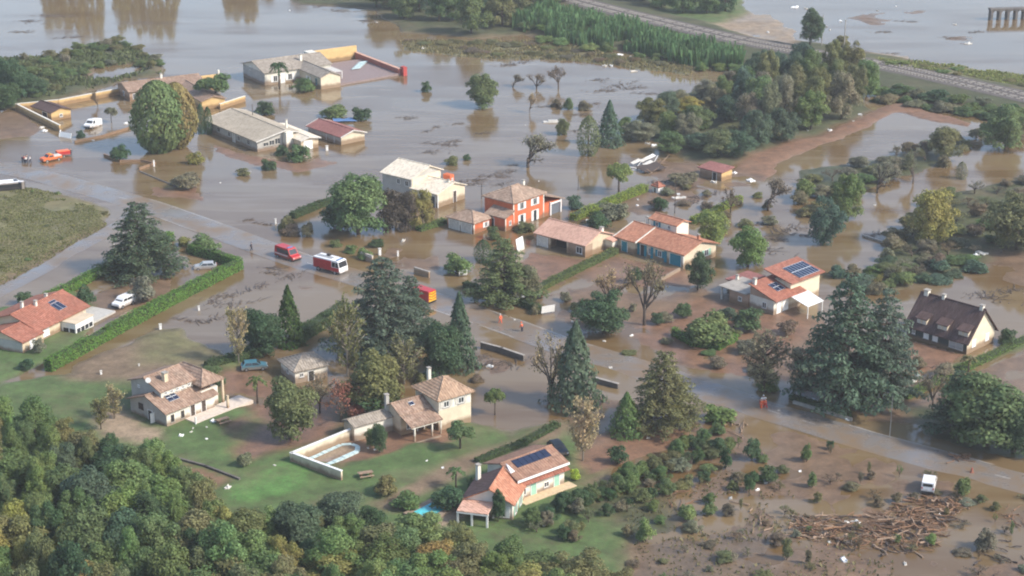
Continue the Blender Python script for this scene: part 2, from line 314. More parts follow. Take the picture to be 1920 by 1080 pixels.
# ------------------------------------------------------------------ terrain
MUD = (.175, .112, .068); RMUD = (.205, .112, .066); DRY = (.150, .140, .064); GRASS = (.080, .128, .040); BRIGHT = (.085, .185, .045)
SCRUB = (.060, .072, .030); SAND = (.30, .225, .15); DIRT = (.19, .135, .085); LAWN = (.078, .132, .040)
POLY = [
 (MUD, .0, .5, 8, [(1560, 34), (1690, 12), (1770, 20), (1650, 54)]), (MUD, -.04, .5, 8, [(1690, 72), (1850, 62), (1930, 82), (1780, 96)]), (SAND, .02, .4, 6, [(1600, 100), (1690, 92), (1740, 110), (1640, 116)]),
 (MUD, .05, .5, 8, [(850, 520), (1010, 470), (1180, 480), (1400, 520), (1560, 600), (1720, 700), (1580, 770), (1300, 700), (1060, 610)]),
 (MUD, .01, .42, 8, [(840, 640), (1060, 690), (1290, 790), (1100, 830), (900, 700)]),
 (MUD, -.10, .40, 8, [(450, 500), (600, 530), (760, 590), (700, 640), (560, 560)]),
 (MUD, -.10, .40, 8, [(620, 440), (780, 440), (860, 470), (840, 540), (700, 510)]),
 (MUD, .0, .5, 8, [(1080, 400), (1260, 330), (1420, 360), (1480, 420), (1380, 470), (1200, 430)]),
 (MUD, .01, .55, 10, [(1300, 790), (1480, 790), (1960, 930), (1960, 1060), (1500, 960)]),
 # colour, height, roughness amplitude, edge softness, photograph outline on the ground
 (DRY, .42, .6, 7, [(-120, 330), (0, 352), (70, 352), (150, 372), (222, 398), (205, 428), (150, 462), (60, 512), (-120, 590)]),
 (SCRUB, .7, .5, 6, [(-120, 210), (-60, 110), (90, 104), (215, 74), (300, 112), (310, 140), (240, 150), (120, 186), (40, 205)]),
 (MUD, -.12, .3, 3, [(170, 128), (250, 118), (285, 135), (220, 150), (160, 148)]),
 (MUD, .08, .2, 4, [(-80, 215), (40, 205), (100, 240), (60, 262), (-80, 262)]),
 (RMUD, .02, .16, 3, [(258, 330), (390, 330), (390, 385), (262, 372)]),
 (RMUD, .06, .14, 3, [(400, 262), (480, 292), (560, 300), (600, 290), (640, 300), (560, 330), (450, 310), (400, 285)]),
 (SCRUB, .5, .4, 4, [(520, -30), (560, 6), (690, 16), (760, 62), (900, 72), (1000, 62), (1090, -40)]),
 (DRY, .22, .45, 5, [(745, 74), (900, 78), (1060, 80), (1180, 108), (1320, 122), (1290, 142), (1060, 116), (900, 112), (760, 96)]),
 (SCRUB, 1.2, .4, 8, [(1000, -40), (1160, -40), (1420, 62), (1650, 105), (1960, 165), (1960, 232), (1640, 176), (1380, 132), (1150, 92), (1000, 66)]),
 (DRY, .5, .4, 5, [(1640, 118), (1760, 118), (1960, 150), (1960, 172), (1660, 132)]),
 (SAND, .12, .35, 5, [(1370, 20), (1440, 18), (1500, 60), (1500, 92), (1420, 82), (1330, 50)]),
 (GRASS, .5, .4, 5, [(1180, -30), (1400, -20), (1390, 30), (1330, 48), (1240, 26)]),
 (SCRUB, .35, .3, 4, [(1170, 245), (1230, 205), (1300, 170), (1400, 150), (1600, 170), (1640, 205), (1560, 240), (1420, 290), (1370, 310), (1290, 300)]),
 (RMUD, .20, .22, 3, [(1365, 322), (1400, 296), (1560, 242), (1650, 202), (1720, 196), (1660, 226), (1480, 300), (1420, 345)]),
 (RMUD, .25, .2, 3, [(1660, 196), (1700, 196), (1830, 228), (1820, 240), (1720, 222)]),
 (MUD, .0, .22, 4, [(1180, 300), (1300, 300), (1420, 330), (1420, 380), (1330, 400), (1240, 372)]),
 (SCRUB, .12, .35, 4, [(1490, 320), (1640, 292), (1780, 250), (1900, 228), (1960, 240), (1960, 262), (1860, 270), (1700, 330), (1600, 370), (1500, 390)]),
 (MUD, -.06, .3, 4, [(1180, 360), (1330, 390), (1460, 350), (1560, 360), (1540, 420), (1420, 420), (1380, 410), (1300, 412)]),
 (SCRUB, .3, .35, 5, [(1660, 462), (1700, 400), (1780, 360), (1960, 330), (1960, 500), (1840, 500), (1730, 530), (1640, 560), (1640, 530)]),
 (MUD, .05, .25, 3, [(1840, 470), (1960, 480), (1960, 560), (1850, 540)]),
 (RMUD, .08, .16, 2.5, [(985, 468), (1100, 486), (1110, 500), (1020, 530), (1000, 540), (960, 500)]),
 (RMUD, .05, .16, 2.5, [(1150, 478), (1290, 510), (1300, 540), (1200, 545), (1090, 520), (1100, 505)]),
 (RMUD, .03, .16, 3, [(1240, 580), (1300, 560), (1480, 590), (1540, 600), (1420, 720), (1330, 700), (1180, 640)]),
 (RMUD, .12, .16, 2.5, [(1700, 640), (1812, 668), (1800, 690), (1700, 720), (1660, 700)]),
 (GRASS, .4, .15, 2, [(1690, 742), (1812, 684), (1960, 622), (1960, 640), (1830, 700), (1720, 752)]),
 (MUD, .02, .2, 3, [(1560, 740), (1700, 740), (1830, 700), (1960, 640), (1960, 760), (1780, 760), (1700, 800), (1620, 790)]),
 (SCRUB, .06, .2, 3, [(1700, 770), (1960, 740), (1960, 880), (1840, 850), (1720, 812)]),
 # garden of the red-roofed house
 (MUD, .06, .18, 2.5, [(165, 560), (260, 525), (330, 520), (300, 560), (230, 600), (180, 620)]),
 (LAWN, .3, .15, 2.5, [(-120, 612), (30, 575), (120, 540), (170, 560), (190, 600), (160, 640), (70, 690), (-120, 760)]),
 (DIRT, .10, .16, 4, [(130, 690), (220, 650), (300, 615), (310, 640), (250, 690), (180, 720)]),
 # lawns and the hamlet in the foreground
 (GRASS, .34, .2, 4, [(-160, 752), (90, 700), (200, 712), (290, 640), (400, 668), (470, 690), (560, 720), (640, 750), (750, 760), (900, 800), (1060, 790), (1090, 830), (1130, 880), (1170, 920), (1220, 980), (1240, 1110), (1240, 1400), (-500, 1400)]),
 (DIRT, .35, .15, 4, [(120, 712), (200, 660), (290, 640), (420, 660), (400, 690), (260, 720), (180, 716)]),
 (DRY, .33, .15, 5, [(250, 690), (260, 630), (340, 620), (420, 670), (400, 690)]),
 (LAWN, .42, .1, 3, [(322, 812), (350, 812), (446, 758), (470, 735), (500, 745), (500, 790), (440, 830), (520, 855), (545, 875), (430, 930), (330, 860)]),
 (BRIGHT, .45, .08, 1, [(420, 932), (470, 900), (548, 868), (590, 882), (570, 920), (450, 948)]),
 (RMUD, .05, .14, 4, [(425, 852), (490, 800), (560, 780), (650, 770), (640, 800), (545, 846), (470, 872)]),
 (RMUD, .04, .16, 3, [(400, 700), (470, 690), (560, 720), (650, 740), (620, 800), (500, 790), (410, 730)]),
 (RMUD, .12, .1, 2, [(640, 800), (740, 800), (830, 800), (880, 820), (830, 850), (700, 860)]),
 (LAWN, .44, .08, 2, [(645, 890), (700, 850), (770, 836), (868, 846), (876, 862), (800, 902), (710, 934)]),
 (DIRT, .36, .12, 2, [(690, 950), (860, 872), (960, 830), (1048, 786), (1066, 800), (940, 862), (880, 892), (745, 958)]),
 (MUD, -.08, .2, 3, [(890, 690), (1000, 690), (1060, 740), (1040, 780), (960, 815), (890, 800)]),
 (RMUD, .12, .22, 3, [(1065, 868), (1090, 830), (1200, 795), (1300, 800), (1290, 826), (1180, 868), (1100, 902)]),
 (GRASS, .42, .1, 2, [(975, 975), (985, 944), (1070, 908), (1140, 884), (1130, 905), (1060, 945), (1000, 985)]),
 (SAND, .46, .05, 1.5, [(735, 985), (790, 950), (830, 945), (875, 960), (880, 985), (800, 1000)]),
 (RMUD, .10, .06, 1.5, [(552, 862), (640, 812), (735, 826), (745, 850), (646, 884)]),
 (SAND, .42, .2, 2, [(180, 792), (240, 768), (305, 808), (290, 832), (200, 818)]),
 (RMUD, .38, .1, 1, [(336, 872), (446, 908), (420, 924), (345, 900)]),
 (MUD, .40, .1, 3, [(420, 800), (470, 780), (480, 800), (430, 830)]),
 # orchard and driftwood flats
 (MUD, .03, .45, 4, [(1100, 905), (1200, 868), (1310, 800), (1420, 800), (1560, 850), (1700, 880), (1960, 940), (1960, 1400), (1180, 1400), (1170, 960)]),
 (SCRUB, .16, .3, 4, [(1080, 935), (1150, 905), (1260, 930), (1250, 1000), (1190, 1020)]),
 ((.150, .108, .072), .06, .42, 5, [(1220, 1010), (1420, 980), (1500, 1000), (1470, 1100), (1200, 1200)]),
]
GX0, GX1, GY0, GY1, GS = -250.0, 250.0, 120.0, 720.0, 1.25
nx = int((GX1 - GX0) / GS) + 1; ny = int((GY1 - GY0) / GS) + 1
gx, gy = np.meshgrid(np.linspace(GX0, GX1, nx), np.linspace(GY0, GY1, ny))
wx = gx + 3.2 * fbm(gx, gy, 9, 3); wy = gy + 4.0 * fbm(gx, gy, 9, 11)
GZ = -.55 + .10 * fbm(gx, gy, 30, 5)
GC = np.zeros(gx.shape + (3,)); GC[:] = MUD
def poly_sd(px, py, pts):
    """signed distance to a polygon, positive inside"""
    d = np.full(px.shape, 1e9); ins = np.zeros(px.shape, bool); n = len(pts)
    for i in range(n):
        x0, y0 = pts[i]; x1, y1 = pts[(i + 1) % n]; ex, ey = x1 - x0, y1 - y0
        t = np.clip(((px - x0) * ex + (py - y0) * ey) / (ex * ex + ey * ey + 1e-9), 0, 1)
        d = np.minimum(d, (px - x0 - t * ex) ** 2 + (py - y0 - t * ey) ** 2)
        c = (y0 > py) != (y1 > py)
        ins ^= c & (px < (x1 - x0) * (py - y0) / ((y1 - y0) if y1 != y0 else 1e-9) + x0)
    return np.where(ins, 1, -1) * np.sqrt(d)
ns1 = fbm(gx, gy, 5, 21); ns2 = fbm(gx, gy, 16, 31)
for col, hh, amp, soft, pts in POLY:
    wp = [P(*q) for q in pts]
    xs = [q[0] for q in wp]; ys = [q[1] for q in wp]
    i0 = max(0, int((min(ys) - GY0 - 10) / GS)); i1 = min(ny, int((max(ys) - GY0 + 10) / GS) + 1)
    j0 = max(0, int((min(xs) - GX0 - 10) / GS)); j1 = min(nx, int((max(xs) - GX0 + 10) / GS) + 1)
    if i1 <= i0 or j1 <= j0: continue
    sl = (slice(i0, i1), slice(j0, j1))
    w = np.clip(poly_sd(wx[sl], wy[sl], wp) / soft + .5, 0, 1); w = w * w * (3 - 2 * w)
    GZ[sl] = GZ[sl] * (1 - w) + (hh + amp * (.5 * ns1[sl] + .8 * ns2[sl])) * w
    GC[sl] = GC[sl] * (1 - w)[..., None] + np.array(col) * w[..., None]
# railway embankment
RAILC = [P(*q) for q in [(985, -22), (1090, 12), (1240, 50), (1400, 87), (1640, 130), (1780, 160), (1960, 202), (2100, 240)]]
def catmull(pts, n=12):
    pts = [np.array(q, float) for q in pts]; pts = [2 * pts[0] - pts[1]] + pts + [2 * pts[-1] - pts[-2]]; out = []
    for i in range(1, len(pts) - 2):
        a, b, c, d = pts[i - 1:i + 3]
        for k in range(n):
            t = k / n
            out.append(.5 * (2 * b + (c - a) * t + (2 * a - 5 * b + 4 * c - d) * t * t + (3 * b - a - 3 * c + d) * t ** 3))
    out.append(pts[-2]); return out
def line_dist(px, py, ln):
    d = np.full(px.shape, 1e9)
    for (x0, y0), (x1, y1) in zip(ln[:-1], ln[1:]):
        ex, ey = x1 - x0, y1 - y0
        t = np.clip(((px - x0) * ex + (py - y0) * ey) / (ex * ex + ey * ey + 1e-9), 0, 1)
        d = np.minimum(d, (px - x0 - t * ex) ** 2 + (py - y0 - t * ey) ** 2)
    return np.sqrt(d)
RAILP = catmull(RAILC, 6)
rd = line_dist(gx, gy, RAILP); RZ = 1.5
w = np.clip((11 - rd) / 5, 0, 1); GZ = np.maximum(GZ, GZ * (1 - w) + RZ * w); GZ = np.where(rd < 6, RZ - .12, GZ)
# roads
ROADC = [P(*q) for q in [(-160, 285), (-60, 308), (40, 322), (150, 350), (280, 387), (400, 430), (560, 488), (690, 527), (800, 560), (940, 606), (1060, 650), (1200, 692), (1400, 757), (1600, 818), (1780, 868), (1960, 915), (2150, 965)]]
ROADP = catmull(ROADC, 10)
LANEP = catmull([P(*q) for q in [(262, 395), (212, 428), (140, 468), (60, 516), (-30, 562), (-140, 620)]], 10)
for ln, hw in ((ROADP, 4.4), (LANEP, 2.4)):
    d = line_dist(gx, gy, ln); w = np.clip((hw + 2.6 - d) / 3.5, 0, 1)
    GZ = GZ * (1 - w) + (-.01 + .22 * ns2) * w; GC = GC * (1 - w)[..., None] + np.array(MUD) * w[..., None]
    GZ = np.where(d < hw - .6, np.minimum(GZ, -.09), GZ)
def hgt(x, y):
    fx = (x - GX0) / GS; fy = (y - GY0) / GS
    i = int(min(max(fy, 0), ny - 2)); j = int(min(max(fx, 0), nx - 2)); a = min(max(fx - j, 0), 1); b = min(max(fy - i, 0), 1)
    return float((GZ[i, j] * (1 - a) + GZ[i, j + 1] * a) * (1 - b) + (GZ[i + 1, j] * (1 - a) + GZ[i + 1, j + 1] * a) * b)
def grid_mesh(name, X, Y, Z, C=None):
    r, c = X.shape; me = bpy.data.meshes.new(name)
    co = np.stack([X, Y, Z], -1).reshape(-1, 3); idx = np.arange(r * c).reshape(r, c)
    f = np.stack([idx[:-1, :-1], idx[:-1, 1:], idx[1:, 1:], idx[1:, :-1]], -1).reshape(-1, 4)
    me.vertices.add(len(co)); me.vertices.foreach_set('co', co.ravel())
    me.loops.add(f.size); me.loops.foreach_set('vertex_index', f.ravel().astype(np.int32))
    me.polygons.add(len(f)); me.polygons.foreach_set('loop_start', np.arange(0, f.size, 4, dtype=np.int32))
    me.update(calc_edges=True); me.polygons.foreach_set('use_smooth', [True] * len(f))
    if C is not None:
        at = me.color_attributes.new('ground', 'FLOAT_COLOR', 'POINT')
        at.data.foreach_set('color', np.concatenate([C.reshape(-1, 3), np.ones((r * c, 1))], 1).ravel())
    return me
# let the sheet run on to the horizon: stretch the outermost rows far away (under water there)
X2, Y2, Z2 = gx.copy(), gy.copy(), GZ.copy()
X2[:, 0] = -6000; X2[:, -1] = 6000; Y2[0, :] = -3000; Y2[-1, :] = 9000
Z2[0, :] = np.minimum(Z2[0, :], -.4); Z2[-1, :] = -.6; Z2[:, 0] = -.6; Z2[:, -1] = -.6
tag(link('ground', grid_mesh('ground', X2, Y2, Z2, GC), M['ground']), kind='structure')
wmb = MB().add([(-6000, -3000, 0), (6000, -3000, 0), (6000, 9000, 0), (-6000, 9000, 0)], [(0, 1, 2, 3)])
tag(wmb.build('flood_water', M['water'], fix=False), kind='structure')

def strip(name, ln, hw, z, mat, amp, seed, n=9):
    ln = np.array(ln); t = np.gradient(ln, axis=0); t /= np.linalg.norm(t, axis=1)[:, None]; nn = np.stack([-t[:, 1], t[:, 0]], 1)
    k = np.linspace(-1, 1, n); X = ln[:, None, 0] + nn[:, None, 0] * k * hw; Y = ln[:, None, 1] + nn[:, None, 1] * k * hw
    Z = z + amp * fbm(X, Y, 12, seed, 3) - .06 * np.abs(k)[None, :] ** 3
    me = grid_mesh(name, X, Y, Z); me.flip_normals()
    return link(name, me, mat)
RP = catmull(ROADC, 30)
tag(strip('road', RP, 3.5, .075, M['road'], .10, 41), kind='structure')
tag(strip('side_lane', catmull(LANEP, 3), 1.9, .06, M['road'], .12, 44), kind='structure')
M['lane'] = plain('worn_road_paint', (.48, .45, .41), .5, var=.25, scale=.8)
def along(ln):
    d = [0.0]
    for a, b in zip(ln[:-1], ln[1:]): d.append(d[-1] + float(np.hypot(*(b - a))))
    return d
RD = along(RP)
def at_len(s):
    i = max(0, min(len(RP) - 2, int(np.searchsorted(RD, s)) - 1)); t = (s - RD[i]) / (RD[i + 1] - RD[i]); p = RP[i] * (1 - t) + RP[i + 1] * t
    d = (RP[i + 1] - RP[i]); d = d / np.hypot(*d); return p, d
mroot = bpy.data.objects['road']
s = 4.0; k = 0
while s < RD[-1] - 6:
    for off, ln_, wd, skip in ((0.0, 2.2, .06, .66), (-3.15, 6.0, .055, .60), (3.15, 6.0, .055, .82)):
        if vnoise(s, off * 10, 16, 5) < skip: continue
        mb = MB(); q = []
        for e in np.linspace(0, ln_, 5):
            p, d = at_len(s + e); n_ = np.array([-d[1], d[0]])
            a = p + n_ * (off - wd); b = p + n_ * (off + wd)
            zz = lambda w: .075 + .10 * float(fbm(np.array([w[0]]), np.array([w[1]]), 12, 41, 3)[0]) - .06 * abs(off / 3.5) ** 3 + .006
            q.append((a, b, zz(a), zz(b)))
        vs = []
        for a, b, za, zb in q: vs += [(a[0], a[1], za), (b[0], b[1], zb)]
        mb.add(vs, [(2 * i, 2 * i + 2, 2 * i + 3, 2 * i + 1) for i in range(len(q) - 1)])
        mb.build('lane_marking', M['lane'], mroot, fix=False); k += 1
    s += 6.0

# railway: ballast, sleepers and rails of a double track
rail = tag(empty('railway_track', (0, 0, 0)), 'double railway track on a ballasted embankment above the flood', 'railway')
RP2 = catmull(RAILC, 40); st = strip('ballast_bed', RP2, 5.2, RZ + .05, M['ballast'], .10, 51, 13); st.parent = rail
RP2 = np.array(RP2); tt = np.gradient(RP2, axis=0); tt /= np.linalg.norm(tt, axis=1)[:, None]; nn2 = np.stack([-tt[:, 1], tt[:, 0]], 1)
M['sleeper'] = plain('concrete_sleeper', (.38, .345, .30), .9, var=.2)
sl = MB()
dd = along(RP2); s = 0
while s < dd[-1]:
    i = min(len(RP2) - 2, int(np.searchsorted(dd, s))); p = RP2[i]; d = tt[i]; n_ = nn2[i]
    for c in (-2.1, 2.1):
        o = p + n_ * c; vs = []
        for e, f_ in ((-.2, -1.3), (.2, -1.3), (.2, 1.3), (-.2, 1.3)): q = o + d * e + n_ * f_; vs.append((q[0], q[1], RZ + .2))
        sl.slab(vs, .2)
    s += 1.1
tag(sl.build('sleepers', M['sleeper'], rail), kind='stuff')
for c in (-2.85, -1.35, 1.35, 2.85):
    mb = MB(); vs = []
    for p, n_ in zip(RP2, nn2):
        for e, z in ((-.05, RZ + .2), (-.05, RZ + .36), (.05, RZ + .36), (.05, RZ + .2)): q = p + n_ * (c + e); vs.append((q[0], q[1], z))
    fs = []
    for i in range(len(RP2) - 1):
        for k in range(3): fs.append((4 * i + k, 4 * i + k + 1, 4 * i + k + 5, 4 * i + k + 4))
    mb.add(vs, fs).build('rail', M['rail'], rail)
# ------------------------------------------------------------------ houses
def house(name, label, B, yaw, z=0.0, cat='house', xy=None):
    x, y = xy if xy else P(*B)
    return tag(empty(name, (x, y, 0), R(yaw)), label, cat)
def H_walls(par, x0, x1, y0, y1, ze, mat, zr=None, axis='x', rc=None, xf=None, name='wall'):
    """block of walls with gable peaks; ridge along axis at rc"""
    mb = MB(xf); zb = -.9
    if zr is None: mb.box(x0, x1, y0, y1, zb, ze)
    elif axis == 'y':
        rc = (x0 + x1) / 2 if rc is None else rc
        mb.prism([(x0, zb), (x1, zb), (x1, ze), (rc, zr), (x0, ze)], y0, y1)
    else:
        rc = (y0 + y1) / 2 if rc is None else rc
        pr = [(y0, zb), (y1, zb), (y1, ze), (rc, zr), (y0, ze)]; n = 5
        mb.add([(x0, a, b) for a, b in pr] + [(x1, a, b) for a, b in pr], [tuple(range(n)), tuple(range(2 * n - 1, n - 1, -1))] + [(i, n + i, n + (i + 1) % n, (i + 1) % n) for i in range(n)])
    return mb.build(name, mat, par)
def H_gable(par, x0, x1, y0, y1, ze, zr, axis, mat, ov=.45, rc=None, xf=None, t=.16, verge=None, ze2=None):
    """two slabs meeting at a ridge, with a ridge cap"""
    if axis == 'y':
        f = lambda a, b, z: (b, a, z); a0, a1, b0, b1 = y0, y1, x0, x1
    else:
        f = lambda a, b, z: (a, b, z); a0, a1, b0, b1 = x0, x1, y0, y1
    c = (b0 + b1) / 2 if rc is None else rc; ze2 = ze if ze2 is None else ze2
    s0 = (zr - ze) / (c - b0); s1 = (zr - ze2) / (b1 - c); up = t + .02
    mb = MB(xf)
    lo = [f(a0 - ov, b0 - ov, ze - ov * s0 + up), f(a1 + ov, b0 - ov, ze - ov * s0 + up), f(a1 + ov, c, zr + up), f(a0 - ov, c, zr + up)]
    hi = [f(a0 - ov, c, zr + up), f(a1 + ov, c, zr + up), f(a1 + ov, b1 + ov, ze2 - ov * s1 + up), f(a0 - ov, b1 + ov, ze2 - ov * s1 + up)]
    mb.slab(lo, t); mb.slab(hi, t)
    r = mb.build('roof', mat, par)
    rb = MB(xf); q0 = f(a0 - ov, c, zr + up + .01); q1 = f(a1 + ov, c, zr + up + .01); rb.tube(q0, q1, .13, .13, 6)
    rb.build('ridge_cap', mat, r)
    if verge:
        for a in (a0 - ov, a1 + ov):
            vb = MB(xf)
            for (b, z), (b2, z2) in (((b0 - ov, ze - ov * s0 + up), (c, zr + up)), ((b1 + ov, ze2 - ov * s1 + up), (c, zr + up))):
                vb.slab([f(a - .10, b, z + .04), f(a + .10, b, z + .04), f(a + .10, b2, z2 + .04), f(a - .10, b2, z2 + .04)], .26)
            vb.build('verge', verge, r)
    return r
def H_hip(par, x0, x1, y0, y1, ze, zr, mat, ov=.45, xf=None, t=.16):
    x0 -= ov; x1 += ov; y0 -= ov; y1 += ov; ze = ze - ov * .22 + t; zr = zr + t
    w, d = x1 - x0, y1 - y0; k = min(w, d) / 2
    if w >= d: r0, r1 = (x0 + k, (y0 + y1) / 2, zr), (x1 - k, (y0 + y1) / 2, zr)
    else: r0, r1 = ((x0 + x1) / 2, y0 + k, zr), ((x0 + x1) / 2, y1 - k, zr)
    if w == d: r1 = (r0[0] + .01, r0[1], r0[2])
    A, B_, C_, D_ = (x0, y0, ze), (x1, y0, ze), (x1, y1, ze), (x0, y1, ze)
    mb = MB(xf)
    if w >= d: fs = [[A, B_, r1, r0], [B_, C_, r1], [C_, D_, r0, r1], [D_, A, r0]]
    else: fs = [[A, B_, r0], [B_, C_, r1, r0], [C_, D_, r1], [D_, A, r0, r1]]
    for q in fs: mb.slab(q, t)
    r = mb.build('roof', mat, par); hb = MB(xf)
    for a, b in ((A, r0), (B_, r1 if w >= d else r0), (C_, r1), (D_, r0 if w >= d else r1), (r0, r1)): hb.tube(a, b, .11, .11, 5)
    hb.build('ridge_cap', mat, r)
    return r
def H_shed(par, x0, x1, y0, y1, z00, z10, z11, z01, mat, t=.16, xf=None, name='roof'):
    """single slope given by its four corner heights"""
    return MB(xf).slab([(x0, y0, z00), (x1, y0, z10), (x1, y1, z11), (x0, y1, z01)], t).build(name, mat, par)
def side_box(mb, side, c, t0, t1, z0, z1, n0, n1):
    if side == 'y-': mb.box(t0, t1, c - n1, c - n0, z0, z1)
    elif side == 'y+': mb.box(t0, t1, c + n0, c + n1, z0, z1)
    elif side == 'x-': mb.box(c - n1, c - n0, t0, t1, z0, z1)
    else: mb.box(c + n0, c + n1, t0, t1, z0, z1)
    return mb
def window(par, side, c, t, z, w=1.1, h=1.2, shut=None, fr='white', pane='glass', xf=None, name='window'):
    mb = MB(xf); b = .09
    for q in ((t - w / 2, t - w / 2 + b, z, z + h), (t + w / 2 - b, t + w / 2, z, z + h), (t - w / 2 + b, t + w / 2 - b, z, z + b), (t - w / 2 + b, t + w / 2 - b, z + h - b, z + h), (t - .035, t + .035, z + b, z + h - b)):
        side_box(mb, side, c, *q, -.02, .06)
    o = mb.build(name, M[fr], par)
    side_box(MB(xf), side, c, t - w / 2 + b, t + w / 2 - b, z + b, z + h - b, -.02, .02).build('pane', M[pane], o)
    side_box(MB(xf), side, c, t - w / 2 - .12, t + w / 2 + .12, z - .10, z - .01, -.02, .13).build('sill', M['concrete'], o)
    if shut:
        for a in (t - w - .06, t + w / 2 + .06):
            sh = side_box(MB(xf), side, c, a, a + w / 2, z - .04, z + h + .04, .01, .07).build('shutter', M[shut], par)
    return o
def door(par, side, c, t, w=1.0, h=2.0, z=0.0, mat='white', xf=None, name='door', handle=True):
    fr = MB(xf)
    for q in ((t - w / 2 - .09, t - w / 2, z - .3, z + h + .09), (t + w / 2, t + w / 2 + .09, z - .3, z + h + .09), (t - w / 2, t + w / 2, z + h, z + h + .09)):
        side_box(fr, side, c, *q, -.02, .08)
    o = side_box(MB(xf), side, c, t - w / 2, t + w / 2, z - .3, z + h, -.02, .04).build(name, M[mat], par)
    fr.build('door_frame', M['white'], o)
    if handle: side_box(MB(xf), side, c, t + w / 2 - .2, t + w / 2 - .1, z + .9, z + 1.0, .04, .1).build('handle', M['metal'], o)
    return o
def chimney(par, x, y, z0, z1, w=.6, mat='plaster_w', xf=None, cap=True):
    w *= .85; z1 -= .3
    o = MB(xf).box(x - w / 2, x + w / 2, y - w / 2, y + w / 2, z0, z1).build('chimney', M[mat], par)
    if cap:
        mb = MB(xf).box(x - w * .65, x + w * .65, y - w * .65, y + w * .65, z1 + .14, z1 + .24)
        for a in (-1, 1):
            for b in (-1, 1): mb.box(x + a * w * .4 - .05, x + a * w * .4 + .05, y + b * w * .4 - .05, y + b * w * .4 + .05, z1 - .02, z1 + .16)
        mb.build('chimney_cap', M['concrete'], o)
    return o
def panels(par, o, ex, ey, nx_, ny_, gap=.06, lift=.07, frame='frame_al'):
    """solar panels laid on a roof slope: o = corner, ex, ey = edge vectors"""
    o, ex, ey = Vector(o), Vector(ex), Vector(ey); n = ex.cross(ey).normalized()
    if n.z < 0: n = -n
    for i in range(nx_):
        for j in range(ny_):
            a = o + ex * (i / nx_) + ey * (j / ny_) + n * lift; u = ex / nx_; v = ey / ny_; gu = u.normalized() * gap / 2; gv = v.normalized() * gap / 2
            q = [a + gu + gv, a + u - gu + gv, a + u + v - gu - gv, a + v + gu - gv]
            mb = MB().add([tuple(p) for p in q] + [tuple(p - n * .05) for p in q], [(0, 1, 2, 3), (7, 6, 5, 4)] + [(k, 4 + k, 4 + (k + 1) % 4, (k + 1) % 4) for k in range(4)])
            po = mb.build('solar_panel', M['solar'], par)
            fb = MB()
            for k in range(4):
                p, r = q[k], q[(k + 1) % 4]; fb.tube(tuple(p + n * .01), tuple(r + n * .01), .03, .03, 4)
            fb.build('panel_frame', M[frame], po)

# 1 far house with the terrace
h = house('flooded_house', 'far flooded house with grey-brown tiled roof, cream gable wing and terrace', (497, 160), 33)
H_walls(h, 0, 19, 0, 13, 3.3, M['plaster_w'], 5.0, 'x'); H_gable(h, 0, 19, 0, 13, 3.3, 5.0, 'x', M['t_greyx'], .5)
H_walls(h, 10, 15.6, -12, 1, 3.1, M['plaster'], 4.2, 'y'); H_gable(h, 10, 15.6, -12, 4.5, 3.1, 4.2, 'y', M['t_greyy'], .35)
MB().box(-.06, -.01, .2, 12.8, -.9, 3.2).build('end_tone_sheet', M['plaster_g'], h)  # shade of the left gable put into a grey plaster sheet
for t, z in ((3, .6), (7.2, .6)): window(h, 'y-', 0, t, z, 1.2, 1.6, 'white')
door(h, 'y-', 0, 5.1, 1.1, 2.3, .2); window(h, 'x-', -.06, 8.5, 2.3, .9, 1.0); window(h, 'x-', 10, -9.5, .7, .9, 1.7, None, 'teal'); window(h, 'x-', 10, -5, .7, 1.2, 1.4, 'white')
chimney(h, 12.2, 3.5, 3.6, 6.2, .7)
MB().slab([(15.9, -11, .5), (35, -9, .5), (35, 12, .5), (15.9, 12, .5)], 1.3).build('terrace', plain('mauve_paving', (.24, .18, .165), .7, var=.2), h)
MB().box(34.4, 35.1, -9, 15, -.8, 1.75).build('terrace_wall', plain('red_brown_render', (.30, .095, .07), .8, var=.2), h)
MB().box(34.3, 35.2, -9.05, 15.05, 1.752, 1.85).build('wall_coping', M['t_pinky'], h)
MB().box(35.2, 36.3, -10.3, -8.7, -.8, 2.3).build('wall_pier', plain('red_render', (.40, .06, .05), .8, var=.1), h)
wl_ = MB().box(21.5, 35, 15.1, 15.6, -.8, 3.6).build('tall_garden_wall', M['plaster_o'], h)
MB().box(19.1, 21.5, 12, 15.5, -.8, 3.9).build('storage_block', M['plaster_w'], h)
MB().slab([(15.8, -6, 2.6), (19.5, -6, 2.5), (19.5, 3, 2.5), (15.8, 3, 2.6)], .1).build('veranda_roof', M['dirty'], h)
for y_ in (-5.8, -1.5, 2.8): MB().box(19.3, 19.45, y_, y_ + .15, .5, 2.45).build('veranda_post', M['white'], h)
for i in range(7): MB().slab([(26 + i * .9, 1 + i * 1.0, .85), (28.6 + i * .9, 1 + i * 1.0, .9), (28.6 + i * .9, 1.7 + i, .9), (26 + i * .9, 1.7 + i, .85)], .12).build('pool_cover_slat', M['poolcover'], h)

